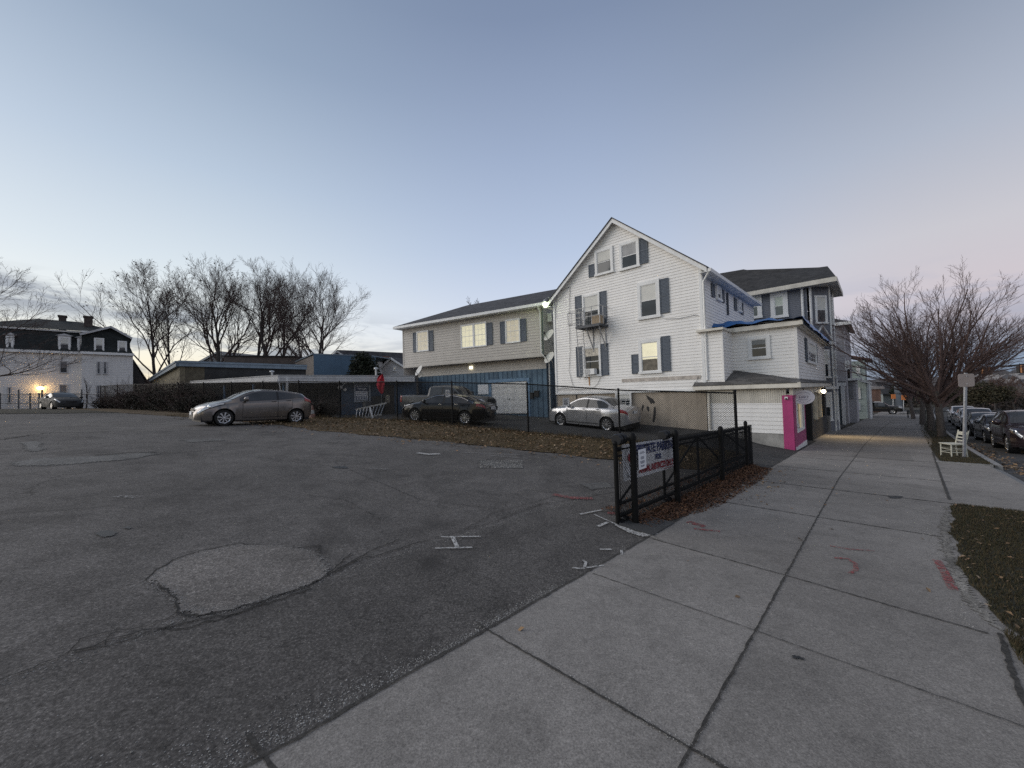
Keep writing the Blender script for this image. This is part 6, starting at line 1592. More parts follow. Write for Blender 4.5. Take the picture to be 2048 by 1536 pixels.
def litter():
    def strip(rnd, lim=58, p=1.7):
        v = 3.4+(lim-3.4)*rnd.random()**p; a = pw(v, EDGE)+wob(v*2.1, .18, 2.); b = fence_u(v)+.6; t = rnd.random(); return gp(a+(b-a)*t, v, .01+.05*math.sin(math.pi*t))
    m = MB(); blades(m, 26000, lambda r: strip(r, 30), .085, .014, 1, .9)
    def tall(rnd):
        v = rnd.uniform(6, 24); 
        if math.sin(v*2.3)+math.sin(v*5.1+1)*.6 < rnd.uniform(-.9, 1.2): return None
        return gp(fence_u(v)+rnd.gauss(.0, .22), v, 0)
    blades(m, 3600, tall, .24, .012, 2, .7)
    stuff(m.build('dry_grass', DRYG))
    m = MB(); scatter_quads(m, 2600, lambda r: strip(r, 24, 1.3), .062, 3)
    def strip2(rnd):
        v = rnd.uniform(8, 20); return gp(fence_u(v)-abs(rnd.gauss(0, .6))+.25, v, .05)
    scatter_quads(m, 900, strip2, .065, 4)
    def spill(rnd):
        v = rnd.uniform(4, 26); a = pw(v, EDGE)-abs(rnd.gauss(0, .55)); return gp(a, v, .012)
    scatter_quads(m, 260, spill, .05, 44)
    def drift(rnd):
        v = rnd.choice((6.2, 7.9, 9.4, 11.8, 13.1, 15.6, 17.2))+rnd.gauss(0, .35); t = rnd.gauss(.45, .25); a = pw(v, EDGE); return gp(a+(fence_u(v)-a)*max(0, min(1, t)), v, .06)
    scatter_quads(m, 500, drift, .05, 45)
    stuff(m.build('fallen_leaves', LEAF2))
    m = MB()
    def gatel(rnd):
        u = rnd.uniform(5.3, 12.6); k = abs(rnd.gauss(0, 1)); w = .34+.30*sst(5.4, 7.5, u)-.1*sst(10.5, 12.6, u)
        if k > 1.7: return None
        v = 2.62-k*w*.62+.1; return gp(u, v, .015+.03*max(0, 1-k)*rnd.random())
    scatter_quads(m, 13000, gatel, .021, 5, 0, .8)
    def gate2(rnd): return gp(rnd.uniform(5.4, 13.), rnd.uniform(2.6, 3.3), .02)
    scatter_quads(m, 2600, gate2, .022, 6, 0, .8)
    stuff(m.build('brown_leaf_litter', LEAF))
    m = MB()
    def loose(rnd):
        return gp(rnd.uniform(8, 13), rnd.uniform(1.6, 2.3)+.0, .02)
    scatter_quads(m, 90, loose, .03, 7, 0, .5)
    def kerbside(rnd):
        u = rnd.uniform(17, 30); v = -2.6-abs(rnd.gauss(0, .35)); return W(u, v, huv(u, v)-.12)
    scatter_quads(m, 500, kerbside, .05, 8, 0, .5)
    def walk(rnd):
        u = rnd.uniform(2, 26); v = rnd.uniform(-.5, 2.2); return gp(u, v, .018)
    scatter_quads(m, 40, walk, .03, 9, 0, .5)
    stuff(m.build('scattered_leaves', LEAF2))
    m = MB()
    def lawn(rnd):
        u = rnd.uniform(4.55, 10.3); v1 = LAWN(u)+wob(u*2.2, .05, 3.); v = v1-(rnd.random())*1.5; return gp(u, v, .018)
    blades(m, 30000, lawn, .035, .008, 10, .9)
    def lawn2(rnd):
        u = 17.45+40*rnd.random()**2; return gp(u, rnd.uniform(-2.2, -1.2)+vo(u)*.95, .022)
    blades(m, 9000, lawn2, .05, .012, 11, .8)
    def tuft(rnd): return gp(4.45+rnd.gauss(0, .12), -.62-abs(rnd.gauss(0, .25)), .02)
    blades(m, 1400, tuft, .06, .006, 12, .9)
    stuff(m.build('turf', GRNG))
    m = MB()
    scatter_quads(m, 220, lawn, .022, 13, .02, .5); stuff(m.build('lawn_leaves', LEAF2))
    # grit
    m = MB(); rnd = random.Random(5)
    def stone(p, s_):
        a = [rnd.uniform(.5, 1.1)*s_ for _ in range(6)]
        m.add([p+V3((a[0], 0, s_*.2)), p+V3((0, a[1], s_*.3)), p+V3((-a[2], 0, s_*.2)), p+V3((0, -a[3], s_*.3)), p+Z*a[4]*.9], [(0, 1, 4), (1, 2, 4), (2, 3, 4), (3, 0, 4)])
    for _ in range(5200):
        u = -2.2+5.2*rnd.random()**1.3; k = abs(rnd.gauss(0, 1)); v = 2.28+k*(.04+.20*(1-sst(-.8, 1.9, u))); stone(gp(u, v, .005), rnd.uniform(.003, .008))
    for _ in range(1200):
        u = rnd.uniform(2, 9); stone(gp(u, 2.28+abs(rnd.gauss(0, .05)), .005), rnd.uniform(.002, .007))
    for _ in range(1500):
        u = rnd.uniform(.6, 9); stone(gp(u, .76+rnd.gauss(0, .012), .018), rnd.uniform(.002, .005))
    for _ in range(2200):
        u = rnd.uniform(-3, 6.6); stone(gp(u, 3.88+wob(u*1.9, .07, 6.)+rnd.gauss(0, .05), .005), rnd.uniform(.002, .008))
    for _ in range(700):
        t = rnd.random(); p = g(950+(1500-950)*t, 1247+(1572-1247)*t); p.z += .018; stone(p+V3((rnd.gauss(0, .01), rnd.gauss(0, .01), 0)), rnd.uniform(.002, .006))
    for _ in range(900):
        u = rnd.uniform(4.6, 9.5); stone(gp(u, -.5+wob(u*2.2, .07, 3.)+abs(rnd.gauss(0, .08)), .014), rnd.uniform(.003, .008))
    for _ in range(1500):
        p = g(rnd.uniform(960, 1046), rnd.uniform(921, 937)); p.z += .01; stone(p, rnd.uniform(.006, .018))
    ringp = [g(*p) for p in ((295, 1162), (345, 1124), (480, 1090), (598, 1098), (645, 1120), (655, 1150), (560, 1190), (460, 1222), (362, 1222), (350, 1190), (295, 1162))]
    for _ in range(2600):
        i = rnd.randrange(len(ringp)-1); p = ringp[i].lerp(ringp[i+1], rnd.random()); p = p+V3((rnd.gauss(0, .035), rnd.gauss(0, .035), 0)); stone(V3((p.x, p.y, h(p.x, p.y)+.007)), rnd.uniform(.002, .007))
    for _ in range(2600):                                     # loose chips on the lot
        u, v = rnd.uniform(-3, 5), 2.4+5*rnd.random()**2; stone(gp(u, v, .005), rnd.uniform(.002, .006))
    stuff(m.build('gravel', leafy('grey_grit', [(.22, .21, .19), (.32, .31, .29), (.14, .135, .13), (.42, .41, .39)], .9)))
litter()
# ================================================================== fence and sliding gate
def mesh_wires(mb, p, q, h0, h1, pitch=.064, r=.0026):
    """diamond wires between two foot points"""
    L = (q-p).length; d = (q-p)/L; H_ = h1-h0; nrm = V3((-d.y, d.x, 0)).normalized()
    n = int((L+H_)/pitch)
    for sgn in (1, -1):
        for i in range(n):
            a0 = -H_+i*pitch*1. + (.5*pitch)
            s0, s1 = max(0, a0), min(L, a0+H_)
            if s1-s0 < .01: continue
            b0, b1 = s0-a0, s1-a0
            if sgn < 0: A, Bp = p+d*(L-s0)+Z*(h0+b0), p+d*(L-s1)+Z*(h0+b1)
            else: A, Bp = p+d*s0+Z*(h0+b0), p+d*s1+Z*(h0+b1)
            e = (Bp-A).normalized(); c = e.cross(nrm)
            P_ = [nrm*r*sgn*.5+c*r, nrm*r*sgn*.5-c*r, -nrm*r*1.2]
            o = [A+x for x in P_]+[Bp+x for x in P_]
            mb.add(o, [(0, 1, 4, 3), (1, 2, 5, 4), (2, 0, 3, 5)])
def fences():
    HF = 2.08
    a = V3((7.21, 12.49, 0)); b = V3((.62, 15.94, 0)); c = V3((-9.37, 20.9, 0)); d = V3((-37.0, 34.6, 0))
    pts = [a, a.lerp(b, .5), b]+[b.lerp(c, t) for t in (.338, .634)]+[c]+[c.lerp(d, (i+1)/9) for i in range(9)]
    for p in pts: p.z = h(p.x, p.y)
    T = thing('chain_link_fence', 'tall black chain link fence running from the sliding gate to the far left', 'fence', pts[0], 0)
    tops = [p.z+HF for p in pts]; tops[0] = at(1475, 786, 12.49).z; tops[1] = at(1243, 780, pts[1].y).z; tops[2] = at(1057, 768, 15.94).z; tops[5] = at(680, 764, 20.9).z
    tops[3] = tops[2]*.6+tops[5]*.4; tops[4] = tops[2]*.3+tops[5]*.7
    for i, p in enumerate(pts):
        mb = MB(); r = .045 if i == 0 else .036
        top = tops[i]+(.06 if i == 0 else .03)
        mb.tube([p-Z*.2, V3((p.x, p.y, top))], r, 10); mb.lathe((p.x, p.y, top), (0, 0, 1), [(r*1.15, -.01), (r*1.1, .03), (0, .055)], 10)
        mb.build('post', FENCEM, T, 40)
    for i in range(len(pts)-1):
        p, q = pts[i], pts[i+1]
        MB().tube([V3((p.x, p.y, tops[i])), V3((q.x, q.y, tops[i+1]))], .024, 8).build('top_rail', FENCEM, T, 50)
        mb = MB(); L = (V3((q.x-p.x, q.y-p.y, 0))).length
        # follow the sloping bottom by shearing the panel
        mesh_wires(mb, V3((p.x, p.y, 0)), V3((q.x, q.y, 0)), 0, HF, .072 if i < 6 else .11, .0040 if i < 2 else (.0042 if i < 6 else .008))
        for k, v in enumerate(mb.v):
            t = ((v.x-p.x)*(q.x-p.x)+(v.y-p.y)*(q.y-p.y))/L/L; zb = p.z+(q.z-p.z)*t; zt = tops[i]+(tops[i+1]-tops[i])*t
            mb.v[k] = V3((v.x, v.y, zb+.04+(v.z/HF)*(zt-zb-.06)))
        mb.build('wire_mesh', FENCEM, T)
    # silver fence in front of the mansard house
    Y = 35.5
    T2 = thing('galvanised_fence', 'grey galvanised chain link fence with gate posts in front of the mansard house', 'fence', at(110, 815, Y), 0)
    xs = [-40, 0, 37, 60, 78, 84, 163, 210, 236]; P_ = []
    gv = pm('dull_grey_steel', (.16, .16, .165), .5, .5, var=.2)
    for x in xs:
        p = at(x, 818, Y); tp = at(x, 786, Y); 
        if x in (37, 163, 84): tp = at(x, 779, Y)
        MB().tube([p-Z*.6, tp], .06, 8).build('post', gv, T2, 50); P_.append((p, at(x, 788, Y)))
    for (p, t1), (q, t2) in zip(P_, P_[1:]):
        MB().tube([t1, t2], .035, 6).build('top_rail', gv, T2, 50); MB().tube([p+(t1-p)*.38, q+(t2-q)*.38], .03, 6).build('mid_rail', gv, T2, 50)
        mb = MB(); mesh_wires(mb, V3((p.x, p.y, p.z)), V3((q.x, q.y, p.z)), 0, t1.z-p.z, .10, .004); mb.build('wire_mesh', gv, T2)
fences()
def gate():
    vL = 2.80; LB = wall_v(vL); OB = wall_v(2.63)
    zg = lambda u: huv(u, 2.4)
    T = thing('sliding_gate', 'low black chain link sliding gate standing open along the sidewalk', 'gate', W(5.05, vL, zg(5)), STREET)
    u0 = LB.px(1233, 960)[0]; u1 = LB.px(1500, 900)[0]
    zt = 1.10; zb = .14
    tb = lambda u, b: (u, zg(u)+b, 0)
    um = [u0, LB.px(1328, 950)[0], LB.px(1396, 920)[0], LB.px(1447, 905)[0], u1]
    def rail(b, r, nm, e0=.0, e1=0.): MB(LB).tube([tb(u0-e0, b), tb(u1+e1, b)], r, 8).build(nm, FENCEM, T, 50)
    rail(zt, .036, 'top_rail'); rail(zb, .036, 'bottom_rail'); rail(zb+.17, .026, 'lower_rail'); rail(zt-.10, .018, 'upper_rail')
    for i, u in enumerate(um):
        MB(LB).tube([(u, zg(u)+(-.06 if i == 0 else zb), 0), (u, zg(u)+zt+(.07 if i in (0,) else .0), 0)], .034 if i in (0, 4) else .026, 8).build('upright', FENCEM, T, 50)
    MB(LB).ball((u0, zg(u0)+zt+.09, 0), .042, 6).build('post_cap', FENCEM, T, 60)
    for (a, ba, b, bb) in ((um[0], zb+.17, um[1], zt), (um[1], zb+.17, um[2], zt), (um[2], zt, um[3], zb+.17), (um[3], zt, um[4], zb+.17)):
        MB(LB).tube([tb(a, ba), tb(b, bb)], .019, 6).build('brace', FENCEM, T, 50)
    for ua, ub, pt, rr in ((u0, 7.25, .056, .0028), (7.25, u1, .052, .0044)):
        mb = MB()
        mesh_wires(mb, W(ua, vL-.068, 0), W(ub, vL-.068, 0), 0, zt+.04, pt, rr)
        for k, v in enumerate(mb.v):
            u, vv = uv(v.x, v.y); mb.v[k] = V3((v.x, v.y, v.z+zg(u)+.04))
        mb.build('wire_mesh', FENCEM, T)
    for x in (1236, 1240):
        a = u0+(x-1233)*.012
        MB(LB).tube([tb(u0+.1, .1), tb(u0+.1, zt)], .007, 5).build('tension_bar', FENCEM, T)
        break
    # guide posts on the sidewalk side with rollers
    for k, (px_, lb) in enumerate(((1268, 'near guide post of the sliding gate, left of the parking banner lettering'), (1354, 'guide post of the sliding gate at the right end of the parking banner'), (1443, 'plain guide post of the sliding gate standing in the leaf litter without rollers'), (1501, 'end post of the sliding gate, by the dark ramp'))):
        u = OB.px(px_, 960 if k < 2 else 910)[0]; v_ = 2.63 if k < 3 else 2.72
        p = W(u, v_, zg(u)); hh = (1.27, 1.24, 1.20, 1.24)[k]; r = (.047, .050, .048, .042)[k]
        G_ = thing('guide_post', lb, 'post', p, STREET, 'posts carrying the sliding gate')
        MB().tube([p-Z*.2, p+Z*hh], r, 14).build('post', FENCEM, G_, 50)
        MB().lathe(p+Z*hh, (0, 0, 1), [(r*1.12, -.03), (r*1.15, .02), (r*.8, .06), (0, .08)], 14).build('cap', FENCEM, G_, 50)
        if k < 2:
            for s_, du in ((1, -.04), (1, -.17)):
                c = p+Z*(hh-.02)+NV*.15+SV*du
                MB().lathe(c, SV, [(0, -.045), (.075, -.045), (.082, -.03), (.055, 0), (.082, .03), (.075, .045), (0, .045)], 18).build('roller', pm('black_roller', (.02, .021, .024), .35, .2), G_, 40)
            MB().bar(p+Z*(hh-.02), p+Z*(hh-.02)+NV*.17-SV*.1, .05, .05).build('bracket', FENCEM, G_)
            c = p+NV*.16+Z*.02
            for du in (-.14, .02): MB().lathe(c+SV*du, NV, [(0, -.03), (.085, -.03), (.085, .03), (0, .03)], 16).build('ground_roller', pm('black_roller', (.02, .021, .024), .35, .2), G_, 40)
            MB().slab([p+V3((-.2, -.2, -.05)), p+V3((.2, -.2, -.05)), p+V3((.2, .2, -.05)), p+V3((-.2, .2, -.05))], Z*.065).build('base_plate', pm('dark_concrete_pad', (.05, .05, .05), .9), G_)
    # banner on the far side of the mesh
    SB = wall_v(vL-.040)
    a0 = SB.px(1246, 925)[0]; a1 = SB.px(1351, 905)[0]; am = (a0+a1)/2
    bt = SB.px(1300, 882)[1]; bb = SB.px(1300, 949)[1]; hh = bt-bb
    t = thing('parking_banner', 'white parking banner lettered in blue and red hung on the sliding gate', 'banner', W(am, vL-.04, bb), STREET)
    SL = Basis(SB.o, SV-Z*.045, -NV); SL.r = (SV-Z*.045)
    SL.o = SB.o+Z*.045*am
    rl = lambda b: b
    n = 12; mb = MB(SL); vs = []
    for i in range(n+1):
        a = a0+(a1-a0)*i/n
        for b in (bb, (bb+bt)/2, bt): vs.append((a, b, .006*math.sin(i*1.3+b*5)-.006))
    mb.add(vs, [(i*3+j, (i+1)*3+j, (i+1)*3+j+1, i*3+j+1) for i in range(n) for j in range(2)])
    mb.build('sheet', pm('banner_white_vinyl', (.90, .90, .91), .5, var=.03), t)
    blue = pm('banner_blue_ink', (.035, .05, .17), .5); red = pm('banner_red_ink', (.42, .035, .05), .5)
    wt = a1-a0
    xs = a0+wt*.21
    m = MB(SL); m.text('PRIVATE PARKING', hh*.40, (xs+a1)/2, bt-hh*.22, .008, width=a1-xs-.03, bold=.006); m.build('blue_lettering', blue, t)
    m = MB(SL); m.text('FOR', hh*.22, (xs+a1)/2+.02, bt-hh*.52, .008, bold=.006, spacing=1.05); m.build('blue_lettering', blue, t)
    m = MB(SL); m.text('ANIMAL INSTINCTS ONLY !', hh*.27, (xs+a1)/2+.0, bt-hh*.80, .008, width=a1-xs-.16, bold=.006); m.box(a1-.55, a1-.15, bt-hh*.955, bt-hh*.935, .004, .008); m.build('red_lettering', red, t)
    # round emblem at the left: ring, red disc and dark tails
    cx, cy, ra, rb = a0+wt*.115, (bt+bb)/2, wt*.09, hh*.44
    m = MB(SL)
    for i in range(36):
        t0, t1 = 2*math.pi*i/36, 2*math.pi*(i+1)/36
        m.poly([(cx+ra*k*math.cos(q), cy+rb*k*math.sin(q), .008) for k, q in ((1, t0), (1, t1), (.955, t1), (.955, t0))])
    m.slab([(cx-.02, cy-.02, .006), (cx+.01, cy-.02, .006), (cx-.03, cy-hh*.3, .006)], (0, 0, .002)); m.slab([(cx+.05, cy-.02, .006), (cx+.07, cy-.03, .006), (cx+.06, cy-hh*.25, .006)], (0, 0, .002))
    m.build('emblem_ring', pm('banner_black_ink', (.03, .03, .04), .5), t)
    m = MB(SL); m.poly([(cx+.03+ra*.62*math.cos(i*math.pi/10), cy+hh*.12+hh*.13*math.sin(i*math.pi/10), .009) for i in range(20)]); m.build('emblem_disc', red, t)
    # paper notice taped to the near side of the mesh
    NB = wall_v(vL-.08); q = NB.rect(1277, 898, 1292, 938)
    t = thing('paper_notice', 'white paper notice fixed over the left part of the parking banner', 'notice', NB.P((q[0]+q[2])/2, q[1], 0), STREET)
    MB(NB).box(q[0], q[2], q[1], q[3], -.003, .002).build('sheet', PAPER, t)
    m = MB(NB); w_ = q[2]-q[0]; h_ = q[3]-q[1]
    for yy, k in ((.86, .5), (.80, .7), (.62, .35), (.57, .5), (.52, .4), (.40, .55), (.35, .6), (.30, .5), (.18, .5), (.13, .45)):
        m.box(q[0]+w_*(.5-k/2), q[0]+w_*(.5+k/2), q[1]+h_*(yy-.014), q[1]+h_*(yy+.014), .002, .004)
    m.build('printed_lines', INK, t)
    # concrete pad under the lead end
    c = W(5.3, 2.5, 0); mb = MB(); 
    pp = [W(5.0, 2.25), W(5.75, 2.25), W(5.75, 2.75), W(5.0, 2.75)]
    mb.slab([V3((p.x, p.y, h(p.x, p.y)+.0)) for p in pp], Z*.03); struct(mb.build('gate_pad', pm('dark_concrete_pad', (.05, .05, .05), .9)))
gate()
# notice by the silver car on the fence
def fence_notice():
    p = at(1132, 804, 15.3)
    c = at(1132, 804, 15.55-.03); Bn = Basis(c, V3((6.59, -3.45, 0)), V3((-3.45, -6.59, 0)))
    t = thing('fence_notice', 'white printed notice tied to the chain link fence in front of the silver sedan', 'notice', c, 0)
    w_, h_ = .14, .17
    MB(Bn).box(-w_, w_, -h_, h_, -.004, .002).build('sheet', PAPER, t); m = MB(Bn)
    for i in range(6): m.box(-w_*.7, w_*(.7-.2*(i % 2)), h_*(.7-.25*i)-.012, h_*(.7-.25*i)+.008, .002, .004)
    m.build('printed_lines', INK, t)
    c = at(895, 787, 17.95); Bn = Basis(c, V3((10, -5, 0)), V3((-5, -10, 0)))
    t = thing('fence_notice', 'white printed notice tied to the chain link fence in front of the grey pickup', 'notice', c, 0)
    w_, h_ = .11, .17
    MB(Bn).box(-w_, w_, -h_, h_, -.004, .002).build('sheet', PAPER, t); m = MB(Bn)
    for i in range(6): m.box(-w_*.7, w_*(.7-.2*(i % 2)), h_*(.7-.25*i)-.012, h_*(.7-.25*i)+.008, .002, .004)
    m.build('printed_lines', INK, t)
fence_notice()
# ================================================================== trees
BARK1 = bark('dark_grey_bark', (.055, .048, .044)); BARK2 = bark('brown_street_bark', (.105, .088, .078)); TWIG = bark('reddish_twig', (.075, .052, .046)); TWIG2 = bark('pale_reddish_twig', (.125, .083, .073))
def rotv(d, ang, rnd):
    a = d.orthogonal().normalized(); b = d.cross(a).normalized(); t = rnd.uniform(0, 6.283)
    return (d*math.cos(ang)+(a*math.cos(t)+b*math.sin(t))*math.sin(ang)).normalized()
def bare_tree(name, label, base, height, seed, trunk_h=.25, r=.2, spread=(.35, .9), counts=(9, 8, 7, 3), up=.10, wobble=.12, twig=.010, leaves=0, group=None, barkm=None, twigm=None, lean=(0, 0), first=.0, squash=1., leafm=None, stems=1, ratio=.52, prim=.78, tlen=.74, bend=.85):
    rnd = random.Random(seed); T = thing(name, label, 'tree', base, 0, group)
    tm, cm, lm = MB(), MB(), MB(); tips = []
    def limb(p, d, L, r0, lev):
        nseg = (7, 6, 5, 3, 2)[lev]; pts = [p]; rs = [r0]; dirs = [d]
        for i in range(nseg):
            d = (d+Z*up*(1.2 if lev else .3)+V3((rnd.gauss(0, 1), rnd.gauss(0, 1), rnd.gauss(0, .6)))*wobble*(.5 if lev == 0 else 1)).normalized()
            p = p+d*L/nseg; pts.append(p); dirs.append(d)
            rs.append(max(twig*.55, r0*(1-(.80 if lev or tlen > .5 else .35)*(i+1)/nseg)))
        (tm if lev == 0 else cm).tube(pts, rs, (10, 6, 4, 3, 3)[lev], cap=False)
        if lev >= len(counts): tips.append(pts[-1]); return
        n = counts[lev]
        for k in range(n):
            if lev == 0: t = trunk_h/1.0+(.98-trunk_h)*(k+rnd.uniform(.2, .8))/n*(1-first)+first*0
            else: t = .18+.82*(k+rnd.uniform(.1, .9))/n
            f = t*nseg; i = min(nseg-1, int(f)); q = pts[i].lerp(pts[i+1], f-i); rr = rs[i]+(rs[i+1]-rs[i])*(f-i)
            ang = rnd.uniform(*spread) if lev == 0 else rnd.uniform(.3, bend)
            if lev == 0 and tlen > .5: ang *= 1.15-.5*t
            nd_ = rotv(dirs[i], ang, rnd)
            if nd_.z < -.15 and lev < 3: nd_.z *= -.4; nd_.normalize()
            l2 = (height*prim*((1.08-.72*t) if tlen > .5 else 1.) if lev == 0 else L*ratio*(1.12-.5*t))*rnd.uniform(.75, 1.15)
            limb(q, nd_, l2, max(twig, min(rr*.72, rr*(.62 if lev == 0 else .55))), lev+1)
    for s_ in range(stems):
        d = V3((lean[0], lean[1], 1)).normalized()
        if stems > 1: d = rotv(Z, .16+.1*rnd.random(), rnd)
        limb(V3(base)-Z*.2, d, height*tlen, r, 0)
    tm.build('trunk', barkm or BARK1, T, 60); cm.build('crown', twigm or TWIG, T)
    if leaves:
        rnd2 = random.Random(seed+5)
        for _ in range(leaves):
            p = tips[rnd2.randrange(len(tips))]+V3((rnd2.gauss(0, .15), rnd2.gauss(0, .15), rnd2.gauss(0, .1)))
            a = V3((rnd2.uniform(-1, 1), rnd2.uniform(-1, 1), rnd2.uniform(-.6, .6))).normalized()*.13; b = a.orthogonal().normalized()*.09
            lm.add([p-a, p-b, p+a, p+b], [(0, 1, 2, 3)])
        lm.build('leaves', leafm or leafy('withered_leaves', [(.05, .035, .02), (.08, .05, .02), (.10, .06, .025)]), T)
    return T
def trees():
    grp = 'bare trees behind the flat roofed buildings'
    def far(px_, py_top, py_base, depth, seed, label, **k):
        p = at(px_, py_base, depth); t = at(px_, py_top, depth); p.z = 1.3; hh = (t.z-1.3)*1.07
        return bare_tree('bare_tree', label, p, hh, seed, group=grp, **k)
    far(312, 545, 735, 56, 6, 'leftmost bare tree with a few withered leaves beside the mansard house', trunk_h=.22, r=.26, spread=(.4, 1.05), counts=(12, 11, 8, 4), leaves=260, prim=.66, twig=.0115, wobble=.17)
    far(338, 575, 735, 58, 14, 'slim bare tree close behind the leftmost one', trunk_h=.3, r=.2, spread=(.3, .8), counts=(11, 9, 6, 3), leaves=120, prim=.55, twig=.016)
    far(446, 548, 735, 54, 7, 'broad bare tree leaning left in the middle of the row behind the warehouse', trunk_h=.22, r=.34, spread=(.5, 1.35), counts=(15, 13, 9, 4), lean=(-.10, 0), leaves=160, prim=.74, twig=.0115, wobble=.18)
    far(508, 520, 735, 57, 9, 'tall slender bare tree left of the tallest bare tree', trunk_h=.3, r=.24, spread=(.35, .9), counts=(10, 10, 7, 4), prim=.54, twig=.0115, wobble=.18)
    far(540, 512, 735, 55, 12, 'tallest bare tree, upright in the middle of the row behind the warehouse', trunk_h=.25, r=.32, spread=(.5, 1.3), counts=(13, 12, 9, 4), prim=.64, twig=.0115, wobble=.18)
    far(560, 545, 735, 60, 16, 'bare tree with a forked trunk right of the tallest one', trunk_h=.28, r=.26, spread=(.45, 1.05), counts=(11, 10, 7, 4), lean=(.08, 0), prim=.64, twig=.0115, wobble=.18)
    far(622, 575, 735, 56, 21, 'rounded bare tree at the right end of the row, over the blue box building', trunk_h=.2, r=.3, spread=(.6, 1.4), counts=(15, 13, 9, 4), lean=(.10, 0), prim=.74, twig=.0115, wobble=.17)
    p = at(150, 700, 64); p.z = 1.5; bare_tree('bare_tree', 'bare tree rising behind the chimneys of the mansard house', p, at(150, 622, 64).z-1.5, 31, trunk_h=.4, r=.25, spread=(.5, 1.0), counts=(9, 7, 5, 3), prim=.55, twig=.016)
    p = at(985, 640, 46); p.z = 1.; bare_tree('bare_tree', 'bare tree top showing over the roof of the tan house', p, at(985, 570, 46).z-1., 33, trunk_h=.5, r=.2, spread=(.4, .9), counts=(10, 8, 5, 3), prim=.42, twig=.013)
    # small street tree reaching in from the left edge
    p = at(-62, 828, 26.); p.z = h(p.x, p.y)
    bare_tree('bare_tree', 'spreading bare tree reaching into view at the left edge in front of the mansard house', p, at(0, 515, 26).z-p.z, 41, trunk_h=.24, r=.15, spread=(.85, 1.40), counts=(18, 12, 7, 3), up=.035, prim=.85, twig=.008)
    # a thin sapling by the mansard house and another leafy branch
    p = at(172, 815, 40.); p.z = h(p.x, p.y)
    bare_tree('sapling', 'thin leafless sapling before the white wall of the mansard house', p, 4.3, 43, trunk_h=.3, r=.07, spread=(.2, .5), counts=(7, 4), prim=.35, twig=.012)
    # street trees on the right
    q = at(1884, 876, 21.3); q.z = h(q.x, q.y)
    bare_tree('street_tree', 'large bare street tree nearest the white chair, with a vase of fine branches', q, 10.2, 52, trunk_h=.62, r=.19, spread=(.12, 1.12), counts=(25, 10, 8, 4), up=.028, wobble=.085, twig=.0068, tlen=.27, bend=.62, barkm=BARK2, twigm=TWIG2, group='bare street trees along the kerb', prim=.565, ratio=.48)
    q = at(1862, 864, 26.5); q.z = h(q.x, q.y)
    bare_tree('street_tree', 'second bare street tree along the grass strip, just behind the nearest one', q, 10.2, 55, trunk_h=.62, r=.20, spread=(.12, 1.15), counts=(14, 9, 6, 3), up=.03, wobble=.105, twig=.009, tlen=.30, bend=.75, barkm=BARK2, twigm=TWIG2, group='bare street trees along the kerb', prim=.53, ratio=.50)
    q = at(1845, 852, 34); q.z = h(q.x, q.y)
    bare_tree('street_tree', 'third bare street tree in the row along the kerb', q, 9, 57, trunk_h=.62, r=.20, spread=(.15, 1.1), counts=(11, 7, 5, 3), tlen=.32, up=.04, wobble=.10, twig=.013, barkm=BARK2, twigm=TWIG2, group='bare street trees along the kerb', prim=.72)
    q = at(1828, 845, 44); q.z = h(q.x, q.y)
    bare_tree('street_tree', 'farthest bare street tree of the row along the kerb', q, 9, 59, trunk_h=.62, r=.20, spread=(.15, 1.0), counts=(12, 7, 5, 3), tlen=.32, up=.04, wobble=.10, twig=.016, barkm=BARK2, twigm=TWIG2, group='bare street trees along the kerb', prim=.7)
    # park trees
    for k, (px_, dd, hh, lb) in enumerate(((1990, 78, 7.0, 'brown bare park tree beyond the parked cars, left of centre'), (2030, 84, 7.2, 'brown bare park tree near the right edge'), (2075, 80, 7.5, 'brown bare park tree cut off by the right edge'))):
        q = at(px_, 815, dd); q.z = h(q.x, q.y)-.1
        bare_tree('park_tree', lb, q, hh, 70+k, trunk_h=.2, r=.2, spread=(.5, 1.2), counts=(11, 8, 6, 3), twig=.022, group='bare trees of the park', prim=.75, twigm=bark('brown_park_twig', (.10, .065, .055)))
trees()
def leaf_cloud(mb, blobs, n, size, seed, flat_=.6):
    rnd = random.Random(seed); tot = sum(b[1][0]*b[1][1]*b[1][2] for b in blobs)
    for c, rad in blobs:
        k = int(n*rad[0]*rad[1]*rad[2]/tot)
        for _ in range(k):
            d = V3((rnd.gauss(0, 1), rnd.gauss(0, 1), rnd.gauss(0, 1))).normalized()*rnd.random()**.4
            p = V3(c)+V3((d.x*rad[0], d.y*rad[1], d.z*rad[2]))
            a = V3((rnd.gauss(0, 1), rnd.gauss(0, 1), rnd.gauss(0, flat_))).normalized()*size*rnd.uniform(.6, 1.4); b = a.orthogonal().normalized(); b = (b*math.cos(rnd.random()*6)+a.normalized().cross(b)*math.sin(rnd.random()*6))*size*.5
            mb.add([p-a, p-b, p+a, p+b], [(0, 1, 2, 3)])
